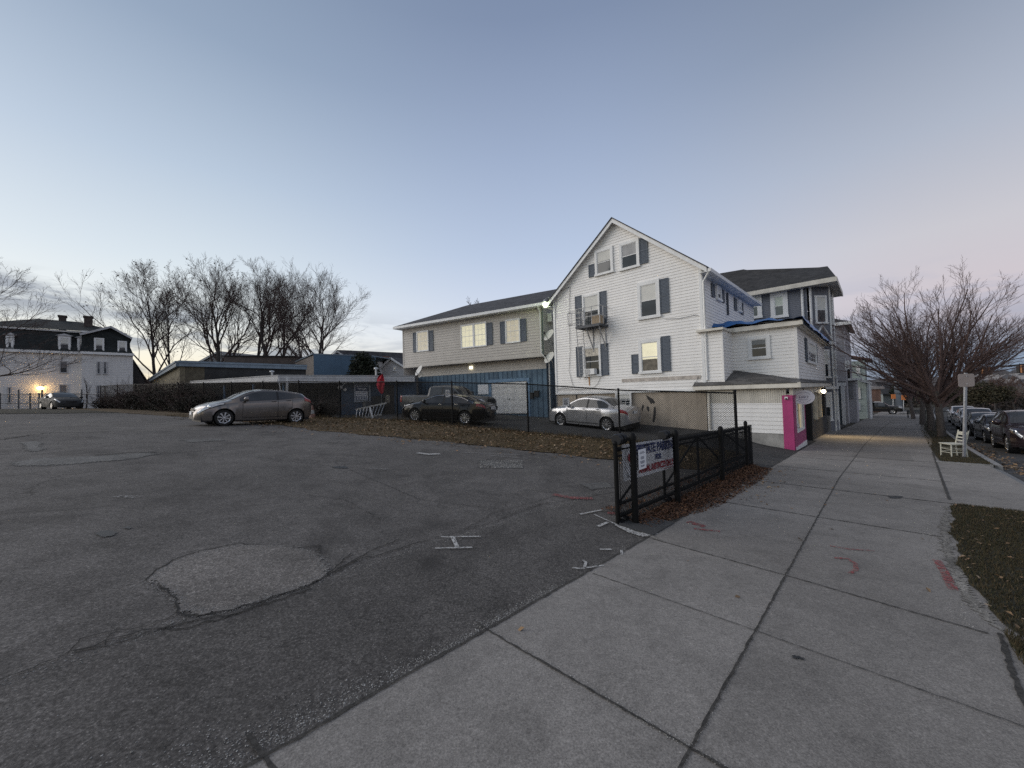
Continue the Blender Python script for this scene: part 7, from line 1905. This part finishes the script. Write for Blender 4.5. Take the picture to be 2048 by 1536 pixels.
def shrubs():
    rnd = random.Random(77)
    dk = leafy('dark_evergreen', [(.012, .018, .010), (.020, .028, .014), (.030, .036, .018), (.010, .012, .008)])
    ol = leafy('olive_autumn_leaves', [(.045, .042, .02), (.06, .052, .026), (.032, .03, .016), (.075, .058, .03)])
    rb = leafy('dry_bramble', [(.018, .017, .012), (.030, .026, .017), (.014, .015, .010), (.04, .032, .022)])
    # dark evergreen behind the blue box
    c = at(728, 735, 43)
    T = thing('evergreen_tree', 'dark rounded evergreen at the right end of the blue box building', 'tree', V3((c.x, c.y, 1.5)), 0)
    MB().tube([V3((c.x, c.y, 1.)), V3((c.x, c.y, c.z))], .2, 8).build('trunk', BARK1, T)
    m = MB(); leaf_cloud(m, [((c.x-.3, c.y, c.z-.3), (1.3, 1.3, 2.2)), ((c.x+.7, c.y, c.z-.7), (1.1, 1.1, 1.9)), ((c.x-1.1, c.y, c.z-1.2), (.9, 1, 1.5)), ((c.x, c.y, c.z+.9), (.9, .9, .9))], 5200, .16, 2); m.build('crown', dk, T)
    # overgrown fence at the left: several bushes
    spec = [(225, 800, 34.5, 1.5, 1.6), (262, 792, 32.5, 1.8, 2.0), (300, 780, 30.2, 2.0, 2.4), (345, 776, 27.8, 1.7, 2.6), (392, 792, 25.8, 1.4, 1.6), (645, 812, 22.2, .8, 1.2)]
    lbs = ['bush at the far left end of the overgrown fence', 'second dark bush from the left on the overgrown fence', 'tall tangled bush before the ochre warehouse wall', 'tallest tangled bush at the corner of the warehouse', 'low bush left of the grey hatchback behind the fence', 'thin dark bush behind the fence right of the grey hatchback']
    for k, ((x, y, d, rw, rh), lb) in enumerate(zip(spec, lbs)):
        rh *= .82
        q = at(x, 825, d); q.z = h(q.x, q.y)
        T = thing('overgrown_bush', lb, 'bush', q, 0, 'bushes growing through the fence')
        st = MB(); lf = MB()
        for i in range(38):
            d_ = V3((rnd.gauss(0, .45), rnd.gauss(0, .3), 1)).normalized(); L = rh*rnd.uniform(.7, 1.35); b0 = q+V3((rnd.gauss(0, .5)*rw, rnd.gauss(0, .3), 0)); pts = [b0]; p = b0
            for s_ in range(5):
                d_ = (d_+V3((rnd.gauss(0, .22), rnd.gauss(0, .2), -.06))).normalized(); p = p+d_*L/5; pts.append(p)
                for _ in range(2):
                    e = rotv(d_, rnd.uniform(.5, 1.1), rnd); st.tube([p, p+e*L*.22, p+e*L*.36+Z*rnd.uniform(-.1, .05)], [.008, .006, .004], 3, cap=False)
            st.tube(pts, [.016, .014, .012, .010, .008, .005], 3, cap=False)
        leaf_cloud(lf, [((q.x, q.y, q.z+rh*.45), (rw, .9, rh*.5)), ((q.x-rw*.5, q.y, q.z+rh*.35), (rw*.6, .8, rh*.4)), ((q.x+rw*.4, q.y, q.z+rh*.6), (rw*.6, .7, rh*.45))], 2600, .07, 90+k)
        st.build('stems', TWIG, T); lf.build('leaves', rb, T)
    # hedge by the sidewalk down the street
    q = at(1730, 815, 53); q.z = h(q.x, q.y)
    T = thing('clipped_hedge', 'dark bushy hedge beside the sidewalk beyond the pale house', 'hedge', q, STREET)
    MB().tube([q, q+Z*1.2], .06, 6).build('stem', BARK1, T)
    m = MB(); leaf_cloud(m, [((q.x+k*1.2, q.y+k*1.3, q.z+1.5), (1.0, 1.0, 1.0)) for k in range(3)], 3000, .12, 8); m.build('foliage', dk, T)
    q = at(1806, 818, 80); q.z = h(q.x, q.y)
    T = thing('round_dark_tree', 'small dark round tree at the far end of the sidewalk', 'tree', q, 0)
    MB().tube([q, q+Z*3], .15, 8).build('trunk', BARK1, T); m = MB(); leaf_cloud(m, [((q.x, q.y, q.z+3.6), (2.0, 2.0, 2.2))], 1500, .3, 9); m.build('crown', dk, T)
    # olive autumn tree in the park
    for (x, yt, dd, w_, lb, sd) in ((1962, 757, 70, 4.2, 'olive green autumn tree right of the blank street sign', 10), (1905, 770, 86, 5., 'olive tree behind the trunks of the street trees', 11)):
        q = at(x, 822, dd); q.z = h(q.x, q.y); tz_ = at(x, yt, dd).z; hh = tz_-q.z
        T = thing('autumn_tree', lb, 'tree', q, 0)
        MB().tube([q, q+Z*hh*.5], [.22, .12], 8).build('trunk', BARK1, T); m = MB(); r2 = random.Random(sd)
        bl = [((q.x+r2.gauss(0, .45)*w_, q.y+r2.gauss(0, .4)*w_, q.z+hh*r2.uniform(.38, .85)), (w_*r2.uniform(.28, .5), w_*.4, hh*r2.uniform(.12, .22))) for _ in range(12)]
        leaf_cloud(m, bl, 5200, .22, sd); m.build('crown', ol, T)
    # distant wooded ridge
    m = MB(); r2 = random.Random(4)
    bl = []
    for i in range(46):
        az = math.radians(36+i*.95); dd = 165+r2.uniform(-25, 30); bl.append(((dd*math.sin(az), dd*math.cos(az), r2.uniform(-5.5, -2.5)), (6, 6, r2.uniform(2.2, 3.6))))
    leaf_cloud(m, bl, 42000, .42, 12)
    o = stuff(m.build('distant_woodland', leafy('dusky_woodland', [(.045, .035, .03), (.06, .045, .036), (.035, .034, .024), (.07, .05, .042)])))
    o['label'] = 'dusky brown line of distant trees across the valley'; o['category'] = 'woodland'
    # hill with houses
    mb = MB(); P_ = []; n = 60
    hm = soil('distant_hill', (.045, .042, .045), (.09, .075, .07), .02)
    prof = lambda a: 8+4*math.sin(a*7)+3*math.sin(a*17+1)
    for i in range(n+1):
        a = math.radians(25+70*i/n)
        for rr, zz in ((380, -14), (480, 2), (620, prof(a)), (760, -5)): P_.append(V3((rr*math.sin(a), rr*math.cos(a), zz)))
    mb.add(P_, [(i*4+j, (i+1)*4+j, (i+1)*4+j+1, i*4+j+1) for i in range(n) for j in range(3)]); struct(mb.build('hill', hm, None, 60))
    r2 = random.Random(6); wl = pm('far_pale_wall', (.34, .34, .36), .8); rfm = pm('far_dark_roof', (.08, .08, .085), .9)
    for i in range(26):
        a = math.radians(50.3+.28*i+r2.uniform(-.1, .1)); rr = r2.uniform(430, 610); t = (rr-380)/240
        zz = -14+16*(rr-380)/100 if rr < 480 else 2+(prof(a)-2)*(rr-480)/140
        c = V3((rr*math.sin(a), rr*math.cos(a), zz-1)); w_ = r2.uniform(3, 5.5); hh = r2.uniform(3.5, 6)
        T = thing('hillside_house', 'tiny pale house on the far hillside at the right', 'house', c, -a, 'pale houses on the far hillside')
        m = MB(); x = V3((math.cos(a), -math.sin(a), 0)); y = V3((math.sin(a), math.cos(a), 0))
        m.slab([c-x*w_, c+x*w_, c+x*w_+y*9, c-x*w_+y*9], Z*hh); m.build('wall', wl, T)
        m = MB(); m.slab([c-x*w_*1.08+Z*hh-y*.4, c+x*w_*1.08+Z*hh-y*.4, c+x*w_*.2+Z*(hh+3)+y*4.5, c-x*w_*.2+Z*(hh+3)+y*4.5], Z*.3); m.slab([c-x*w_*1.08+Z*hh+y*9.4, c-x*w_*.2+Z*(hh+3)+y*4.5, c+x*w_*.2+Z*(hh+3)+y*4.5, c+x*w_*1.08+Z*hh+y*9.4], Z*.3); m.build('roof', rfm, T)
    c = at(2046, 761, 560)
    T = thing('white_dome', 'white low dome on the far hill at the right edge', 'dome', c-Z*6, 0)
    MB().lathe(c-Z*10, (0, 0, 1), [(10, 0), (10, 10.5)], 24).build('drum', pm('white_tank', (.7, .7, .72), .6), T); MB().lathe(c-Z*10, (0, 0, 1), [(10.2, 10.5), (8, 13), (4, 14.6), (0, 15)], 24).build('dome_cap', pm('white_tank', (.7, .7, .72), .6), T, 60)
shrubs()
# ================================================================== street furniture
def street_furniture():
    q = g(1927, 916)
    dd = q.y; T = thing('sign_post', 'blank backed square street sign on a leaning perforated post behind the white chair', 'street sign', q, 0)
    tp = at(1931.5, 747, dd)
    MB().bar(q-Z*.2, tp+Z*.02, .07, .05, up=(0, 1, 0)).build('post', GALV, T)
    SBs = Basis(at(1932.5, 760.5, dd-.05), V3((1, -.25, .01)), V3((-.25, -1, 0)))
    m = MB(SBs); k = .215; c_ = .05
    oc = [(-k+c_, -k), (k-c_, -k), (k-c_*.3, -k+c_*.3), (k, -k+c_), (k, k-c_), (k-c_*.3, k-c_*.3), (k-c_, k), (-k+c_, k), (-k+c_*.3, k-c_*.3), (-k, k-c_), (-k, -k+c_), (-k+c_*.3, -k+c_*.3)]
    m.slab([(x, y, -.006) for x, y in oc], (0, 0, .012)); m.build('sign_plate', pm('dull_sign_back', (.40, .34, .31), .45, .25, var=.1), T)
    m = MB(SBs)
    for y in (-.13, .13): m.ball((0, y, .02), .018, 4)
    m.build('bolt', GALV, T)
    # white ladder back chair
    f = V3((-.97, .24, 0)).normalized(); s_ = V3((f.y, -f.x, 0))                  # f towards the seat front, s_ towards its right
    c = g(1908, 914); z0 = c.z
    T = thing('ladder_back_chair', 'cream white wooden ladder back chair standing on the grass by the sign post', 'chair', c, 0)
    cw = pm('cream_painted_wood', (.62, .60, .50), .5, var=.15, scale=8)
    def P(a, b, z_): p = c+f*a+s_*b; return V3((p.x, p.y, z0+z_))
    hs, hb = .45, .90
    for b in (-.21, .21):
        MB().tube([P(.21, b, -.02), P(.20, b, hs)], .019, 8).build('leg', cw, T, 50)
        MB().tube([P(-.23, b*.9, -.02), P(-.20, b*.9, hs), P(-.30, b*.9, hb)], .019, 8).build('back_post', cw, T, 50)
        for z_ in (.18, .30): MB().tube([P(.205, b, z_), P(-.215, b*.9, z_)], .011, 6).build('stretcher', cw, T)
    for z_ in (.16, .28): MB().tube([P(.205, -.21, z_), P(.205, .21, z_)], .011, 6).build('stretcher', cw, T)
    MB().tube([P(-.215, -.19, .22), P(-.215, .19, .22)], .011, 6).build('stretcher', cw, T)
    MB().slab([P(.24, -.235, hs-.015), P(.24, .235, hs-.015), P(-.22, .205, hs-.015), P(-.22, -.205, hs-.015)], Z*.035).build('seat', cw, T)
    for z_, hh in ((.56, .035), (.66, .035), (.80, .11)):
        x = -.20-.10*(z_-hs)/(hb-hs); MB().slab([P(x, -.19, z_-hh/2), P(x, .19, z_-hh/2), P(x-.012, .19, z_+hh/2), P(x-.012, -.19, z_+hh/2)], f*.014).build('back_slat', cw, T)
    # traffic signals on a mast arm
    yl = pm('signal_housing', (.11, .065, .03), .5, var=.3); 
    pole = at(2140, 800, 50); pole.z = h(pole.x, pole.y); az_ = at(2048, 729, 50); bz_ = at(1985, 735, 53)
    T = thing('signal_mast', 'dark signal mast arm reaching in from the right edge over the street', 'traffic signal mast', pole, 0)
    a0 = V3((pole.x, pole.y, az_.z-.3))
    MB().tube([pole-Z*.3, a0+Z*.3], .13, 10).build('pole', FENCEM, T, 50); MB().tube([a0, az_, bz_], [.14, .12, .09], 8).build('mast_arm', FENCEM, T, 50)
    for k, (x, y, d, lb) in enumerate(((2040, 738, 50.3, 'traffic signal head nearest the right edge on the mast arm'), (1976, 742, 53, 'traffic signal head at the end of the mast arm, the right of a pair'), (1963, 742, 53.4, 'traffic signal head at the end of the mast arm, the left of a pair'))):
        c = at(x, y, d); S_ = thing('traffic_signal', lb, 'traffic signal', c, 0, 'signal heads on the mast arm')
        MB().box(c.x-.30, c.x+.30, c.y-.15, c.y+.15, c.z-.55, c.z+.55).build('backplate', BLACK, S_)
        MB().box(c.x-.19, c.x+.19, c.y-.32, c.y-.15, c.z-.50, c.z+.50).build('housing', pm('amber_signal_case', (.42, .19, .08), .5, var=.5, scale=3), S_)
        for j in range(3): MB().lathe((c.x, c.y-.33, c.z+.33-.33*j), (0, -1, 0), [(.15, 0), (.15, .02), (0, .03)], 12).build('lens', pm('unlit_signal_lens', (.10, .05, .03), .3), S_)
        MB().bar(c+Z*.5, c+Z*.75, .05).build('bracket', FENCEM, S_)
    # orange diamond works signs and pole at the far end
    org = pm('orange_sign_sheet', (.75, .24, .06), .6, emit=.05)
    for x, y, yb, d, lb in ((1787, 793, 836, 66, 'orange works sign left of the thick pole at the far end of the sidewalk'), (1808, 795, 840, 60, 'orange works sign on a post standing in the far sidewalk')):
        c = at(x, y, d); b = at(x, yb, d); b.z = h(b.x, b.y)
        S_ = thing('works_sign', lb, 'street sign', b, 0); k = .38
        MB().slab([c+V3((-k, 0, -k)), c+V3((k, 0, -k)), c+V3((k, 0, k)), c+V3((-k, 0, k))], V3((0, .03, 0))).build('panel', org, S_); MB().tube([b, c+V3((0, .06, 0))], .05, 8).build('post', GALV, S_)
        MB().slab([b+V3((-.4, -.3, 0)), b+V3((.4, -.3, 0)), b+V3((.4, .3, 0)), b+V3((-.4, .3, 0))], Z*.08).build('base', RUBBER, S_)
    b = at(1799, 838, 72); b.z = h(b.x, b.y); tp = at(1799, 700, 72)
    S_ = thing('utility_pole', 'thick grey pole at the far end of the sidewalk', 'pole', b, 0); MB().tube([b, V3((b.x, b.y, tp.z))], [.55, .45], 12).build('shaft', pm('blue_grey_pole', (.14, .16, .18), .8), S_, 50); MB().lathe((b.x, b.y, tp.z), (0, 0, 1), [(.5, 0), (.5, .2), (0, .3)], 12).build('cap', GALV, S_)
    b = at(1834, 848, 46); b.z = h(b.x, b.y)
    S_ = thing('street_bench', 'low dark bench at the edge of the grass strip far down the sidewalk', 'bench', b, STREET)
    for i in range(4): MB().slab([b+SV*(i*.12)-NV*.8+Z*.45, b+SV*(i*.12+.1)-NV*.8+Z*.45, b+SV*(i*.12+.1)+NV*.8+Z*.45, b+SV*(i*.12)+NV*.8+Z*.45], Z*.05).build('seat_slat', pm('dark_green_slat', (.03, .035, .035), .6), S_)
    for i in range(3): MB().slab([b-NV*.8+Z*(.55+.14*i), b+NV*.8+Z*(.55+.14*i), b+NV*.8+Z*(.67+.14*i), b-NV*.8+Z*(.67+.14*i)], SV*.04).build('back_slat', pm('dark_green_slat', (.03, .035, .035), .6), S_)
    for sg in (-.7, .7):
        MB().bar(b+NV*sg, b+NV*sg+Z*.95, .06).build('leg', FENCEM, S_); MB().bar(b+NV*sg+SV*.42, b+NV*sg+SV*.42+Z*.45, .06).build('leg', FENCEM, S_)
    # meter at the kerb
    b = at(1847, 858, 40); b.z = h(b.x, b.y)
    S_ = thing('parking_meter', 'thin grey parking meter between the street tree trunks', 'parking meter', b, 0); MB().tube([b, b+Z*1.1], .035, 8).build('post', GALV, S_); MB().lathe(b+Z*1.1, (0, 0, 1), [(.05, 0), (.10, .08), (.10, .25), (.06, .34), (0, .36)], 12).build('head', pm('grey_meter', (.16, .16, .17), .4), S_, 50)
street_furniture()
# ================================================================== vehicles in place
def park_all():
    def on(name, label, spec, paint, x, y, head, cat='car', group=None, z=None):
        r, _ = vehicle(name, label, cat, spec, paint, group); put(r, x, y, head, z); return r
    taupe = carpaint('taupe_metallic', (.185, .165, .152), .6, .3)
    r = g(592, 847); f = g(448, 852); hd = math.atan2(f.y-r.y, f.x-r.x); m = (r+f)/2; nx = V3((-math.sin(hd), math.cos(hd), 0))
    # the measured tyres are the near ones: the left side of the car
    c = m-nx*.84
    on('hatchback_car', 'taupe grey hatchback parked alone on the lot in front of the fence', HATCH, taupe, c.x, c.y, hd)
    c = W(16.15+.88, 10.63)
    sv_ = on('sedan_car', 'silver sedan parked along the foundation of the white gable house', SEDAN, carpaint('silver_metallic', (.56, .56, .57), .65, .3), c.x, c.y, math.atan2(N[1], N[0])); sv_.scale = (1.03, 1.03, 1.09)
    on('sedan_car', 'dirty black sedan with chrome window trim behind the fence', SEDAN2, carpaint('black_gloss', (.005, .005, .006), .0, .14, .35), -3.35, 19.75, math.atan2(.33, -.95))
    on('pickup_truck', 'dark grey crew cab pickup behind the black sedan', TRUCK, carpaint('dark_grey_truck', (.13, .13, .13), .3, .4, .25), -3.95, 23.5, math.atan2(-.36, .93), 'pickup truck')
    q = at(122, 818, 33.)
    on('parked_car', 'dark car parked by the galvanised fence at the far left', SEDAN, carpaint('dark_dusty_paint', (.014, .015, .016), .0, .8, .0), q.x, q.y, math.atan2(-.45, .9))
    # street side, all facing us
    H0 = STREET+math.pi
    def kerbcar(u, v, name, label, spec, paint, back=False, group='cars parked along the kerb'):
        p = W(u, v+vo(u)); r, _ = vehicle(name, label, 'car', spec, paint, group); z = huv(u, v)-.13
        hd = STREET if back else H0
        wb = 1.3; c, s_ = math.cos(hd), math.sin(hd); sl = .04*(1 if not back else -1)
        fx = V3((c, s_, sl)).normalized(); ly = V3((-s_, c, 0)); up = fx.cross(ly).normalized()
        M = Matrix((fx, ly, up)).transposed().to_4x4(); M.translation = V3((p.x, p.y, z)); r.location = M.translation; r.rotation_euler = M.to_euler(); return r
    kerbcar(25.9, -4.15, 'parked_car', 'dark maroon sport utility vehicle cut by the right edge, nearest of the kerbside cars', SUV, carpaint('dark_maroon', (.045, .030, .034), .4))
    kerbcar(31.6, -4.0, 'parked_car', 'small dark blue grey car second in the kerbside row', HATCH, carpaint('dark_blue_grey', (.055, .06, .075), .5))
    kerbcar(38.0, -4.0, 'parked_car', 'black sedan third in the kerbside row, seen past the sign post', SEDAN, carpaint('black_blue_gloss', (.016, .018, .024), .3))
    kerbcar(45.0, -4.0, 'parked_car', 'silver white car fourth in the kerbside row behind a street tree trunk', SUV, carpaint('silver_white', (.55, .56, .58), .4))
    kerbcar(51.5, -4.0, 'parked_car', 'dark grey car fifth in the kerbside row between the trunks', SEDAN, carpaint('charcoal_paint', (.05, .05, .055), .4))
    kerbcar(58.5, -4.0, 'parked_car', 'white car with its headlights on at the far end of the kerbside row', SUV, carpaint('plain_white', (.62, .62, .62), .1))
    kerbcar(46.0, -7.6, 'moving_car', 'grey sport utility vehicle in the traffic lane with its headlights on', dict(SUV, headmat=pm('lit_headlight', (1., .88, .68), .3, var=.02, emit=22.)), carpaint('mid_grey_paint', (.20, .20, .21), .5), False, None)
    kerbcar(57.0, -10.6, 'moving_car', 'white car driving away with red tail lights in the far lane', SEDAN, carpaint('pearl_white', (.65, .65, .66), .2), True, None)
    p = at(1766, 833, 60); 
    on('parked_car', 'black pickup nosing out beside the sidewalk beyond the hedge', TRUCK, carpaint('black_truck', (.014, .014, .015), .3), p.x, p.y+1, math.atan2(-N[1], -N[0]), 'pickup truck')
park_all()
# ================================================================== sky, sun, camera
def world():
    w = bpy.data.worlds.new('World'); scn.world = w; w.use_nodes = True; t = w.node_tree
    bg = t.nodes['Background']; out = t.nodes['World Output']
    co = nd(t, 'ShaderNodeTexCoord').outputs['Generated']
    sx = nd(t, 'ShaderNodeSeparateXYZ'); lk(t, co, sx.inputs[0])
    el = nd(t, 'ShaderNodeMath', operation='ARCSINE'); lk(t, sx.outputs['Z'], el.inputs[0])
    e1 = nd(t, 'ShaderNodeMapRange'); e1.inputs['From Min'].default_value = 0; e1.inputs['From Max'].default_value = math.radians(90); lk(t, el.outputs[0], e1.inputs['Value'])
    az = nd(t, 'ShaderNodeMath', operation='ARCTAN2'); lk(t, sx.outputs['X'], az.inputs[0]); lk(t, sx.outputs['Y'], az.inputs[1])   # 0 ahead, + to the right
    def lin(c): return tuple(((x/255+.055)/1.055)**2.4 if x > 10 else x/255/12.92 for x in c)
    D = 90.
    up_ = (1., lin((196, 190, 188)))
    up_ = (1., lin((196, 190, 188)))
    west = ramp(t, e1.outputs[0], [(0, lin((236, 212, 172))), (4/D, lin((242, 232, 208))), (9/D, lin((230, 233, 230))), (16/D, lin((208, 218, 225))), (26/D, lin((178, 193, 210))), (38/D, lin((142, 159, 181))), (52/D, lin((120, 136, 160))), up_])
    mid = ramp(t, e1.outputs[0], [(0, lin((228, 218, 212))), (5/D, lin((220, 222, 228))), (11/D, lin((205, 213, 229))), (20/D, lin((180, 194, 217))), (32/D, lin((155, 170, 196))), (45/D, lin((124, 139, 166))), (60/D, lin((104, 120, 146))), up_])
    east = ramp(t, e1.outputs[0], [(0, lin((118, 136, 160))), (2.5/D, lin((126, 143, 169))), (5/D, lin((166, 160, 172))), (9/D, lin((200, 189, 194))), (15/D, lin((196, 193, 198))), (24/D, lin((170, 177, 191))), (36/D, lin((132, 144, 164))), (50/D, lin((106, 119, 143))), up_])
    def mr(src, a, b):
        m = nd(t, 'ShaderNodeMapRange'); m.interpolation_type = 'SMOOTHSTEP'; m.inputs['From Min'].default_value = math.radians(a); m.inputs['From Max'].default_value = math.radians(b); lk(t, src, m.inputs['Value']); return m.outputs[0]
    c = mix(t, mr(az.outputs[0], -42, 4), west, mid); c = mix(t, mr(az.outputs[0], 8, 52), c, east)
    # streaky dusk clouds low over the horizon
    mp = nd(t, 'ShaderNodeMapping'); mp.inputs['Scale'].default_value = (3.2, 3.2, 15.); mp.inputs['Location'].default_value = (.35, .2, .1); lk(t, co, mp.inputs['Vector'])
    n1 = noise(t, 1.25, 6, .62, mp.outputs['Vector'], .35)
    edge = ramp(t, n1, [(.47, 0.), (.56, 1.)])
    band = ramp(t, e1.outputs[0], [(2/D, 0.), (5/D, 1.), (9.5/D, .9), (12.5/D, 0.)])
    side = mix(t, mr(az.outputs[0], -34, -14), 1., .35)
    k = mix(t, 1., mix(t, 1., edge, band, 'MULTIPLY'), side, 'MULTIPLY')
    # one longer bank of cloud at the left
    lo_ = ramp(t, e1.outputs[0], [(8.0/D, 0.), (9.6/D, 1.), (11.6/D, 1.), (13.4/D, 0.)])
    az2 = nd(t, 'ShaderNodeMath', operation='MULTIPLY'); lk(t, mr(az.outputs[0], -64, -55), az2.inputs[0])
    rv = nd(t, 'ShaderNodeMath', operation='SUBTRACT'); rv.inputs[0].default_value = 1.; lk(t, mr(az.outputs[0], -49, -42), rv.inputs[1]); lk(t, rv.outputs[0], az2.inputs[1])
    mp2 = nd(t, 'ShaderNodeMapping'); mp2.inputs['Scale'].default_value = (5, 5, 26.); lk(t, co, mp2.inputs['Vector'])
    n2 = ramp(t, noise(t, 1.3, 6, .6, mp2.outputs['Vector'], .3), [(.36, 0.), (.55, 1.)])
    k = mix(t, 1., k, mix(t, 1., mix(t, 1., lo_, az2.outputs[0], 'MULTIPLY'), n2, 'MULTIPLY'), 'SCREEN')
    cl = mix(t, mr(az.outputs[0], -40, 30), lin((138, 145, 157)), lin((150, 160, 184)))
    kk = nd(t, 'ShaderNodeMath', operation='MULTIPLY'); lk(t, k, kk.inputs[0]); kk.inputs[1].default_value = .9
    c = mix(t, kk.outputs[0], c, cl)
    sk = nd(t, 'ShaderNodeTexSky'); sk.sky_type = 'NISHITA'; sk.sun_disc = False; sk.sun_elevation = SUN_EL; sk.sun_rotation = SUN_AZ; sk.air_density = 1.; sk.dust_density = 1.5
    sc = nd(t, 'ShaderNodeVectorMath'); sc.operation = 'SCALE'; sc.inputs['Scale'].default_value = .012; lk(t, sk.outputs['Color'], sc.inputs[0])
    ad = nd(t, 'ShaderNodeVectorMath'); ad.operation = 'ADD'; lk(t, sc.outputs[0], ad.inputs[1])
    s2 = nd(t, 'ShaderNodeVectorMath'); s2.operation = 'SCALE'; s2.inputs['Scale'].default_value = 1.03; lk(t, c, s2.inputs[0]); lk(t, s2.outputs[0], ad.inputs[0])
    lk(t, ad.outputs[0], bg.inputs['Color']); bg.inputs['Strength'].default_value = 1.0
SUN_EL = math.radians(24); SUN_AZ = math.radians(-82)
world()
l = bpy.data.lights.new('sun', 'SUN'); l.energy = 1.42; l.angle = math.radians(50); l.color = (1., .93, .86)
o = bpy.data.objects.new('sun', l); COL.objects.link(o)
sd = V3((math.sin(SUN_AZ)*math.cos(SUN_EL), math.cos(SUN_AZ)*math.cos(SUN_EL), math.sin(SUN_EL)))
o.rotation_euler = (-sd).to_track_quat('-Z', 'Y').to_euler(); o.location = sd*50
cam = bpy.data.cameras.new('camera'); cam.lens = F/2048*36; cam.sensor_width = 36; cam.clip_end = 8000; cam.clip_start = .05
co_ = bpy.data.objects.new('camera', cam); COL.objects.link(co_); scn.camera = co_
X = V3((1, 0, 0)); fw = V3((0, math.cos(PITCH), math.sin(PITCH))); U = V3((0, -math.sin(PITCH), math.cos(PITCH)))
rt = X*math.cos(ROLL)-U*math.sin(ROLL); up = X*math.sin(ROLL)+U*math.cos(ROLL)
M = Matrix((rt, up, -fw)).transposed().to_4x4(); M.translation = EYEP; co_.matrix_world = M
scn.view_settings.view_transform = 'Standard'; scn.view_settings.look = 'None'; scn.view_settings.exposure = 0; scn.view_settings.gamma = 1
scn.render.engine = 'CYCLES'
scn.cycles.use_denoising = False; scn.cycles.sample_clamp_indirect = 2.5; scn.cycles.max_bounces = 6; scn.cycles.transparent_max_bounces = 8
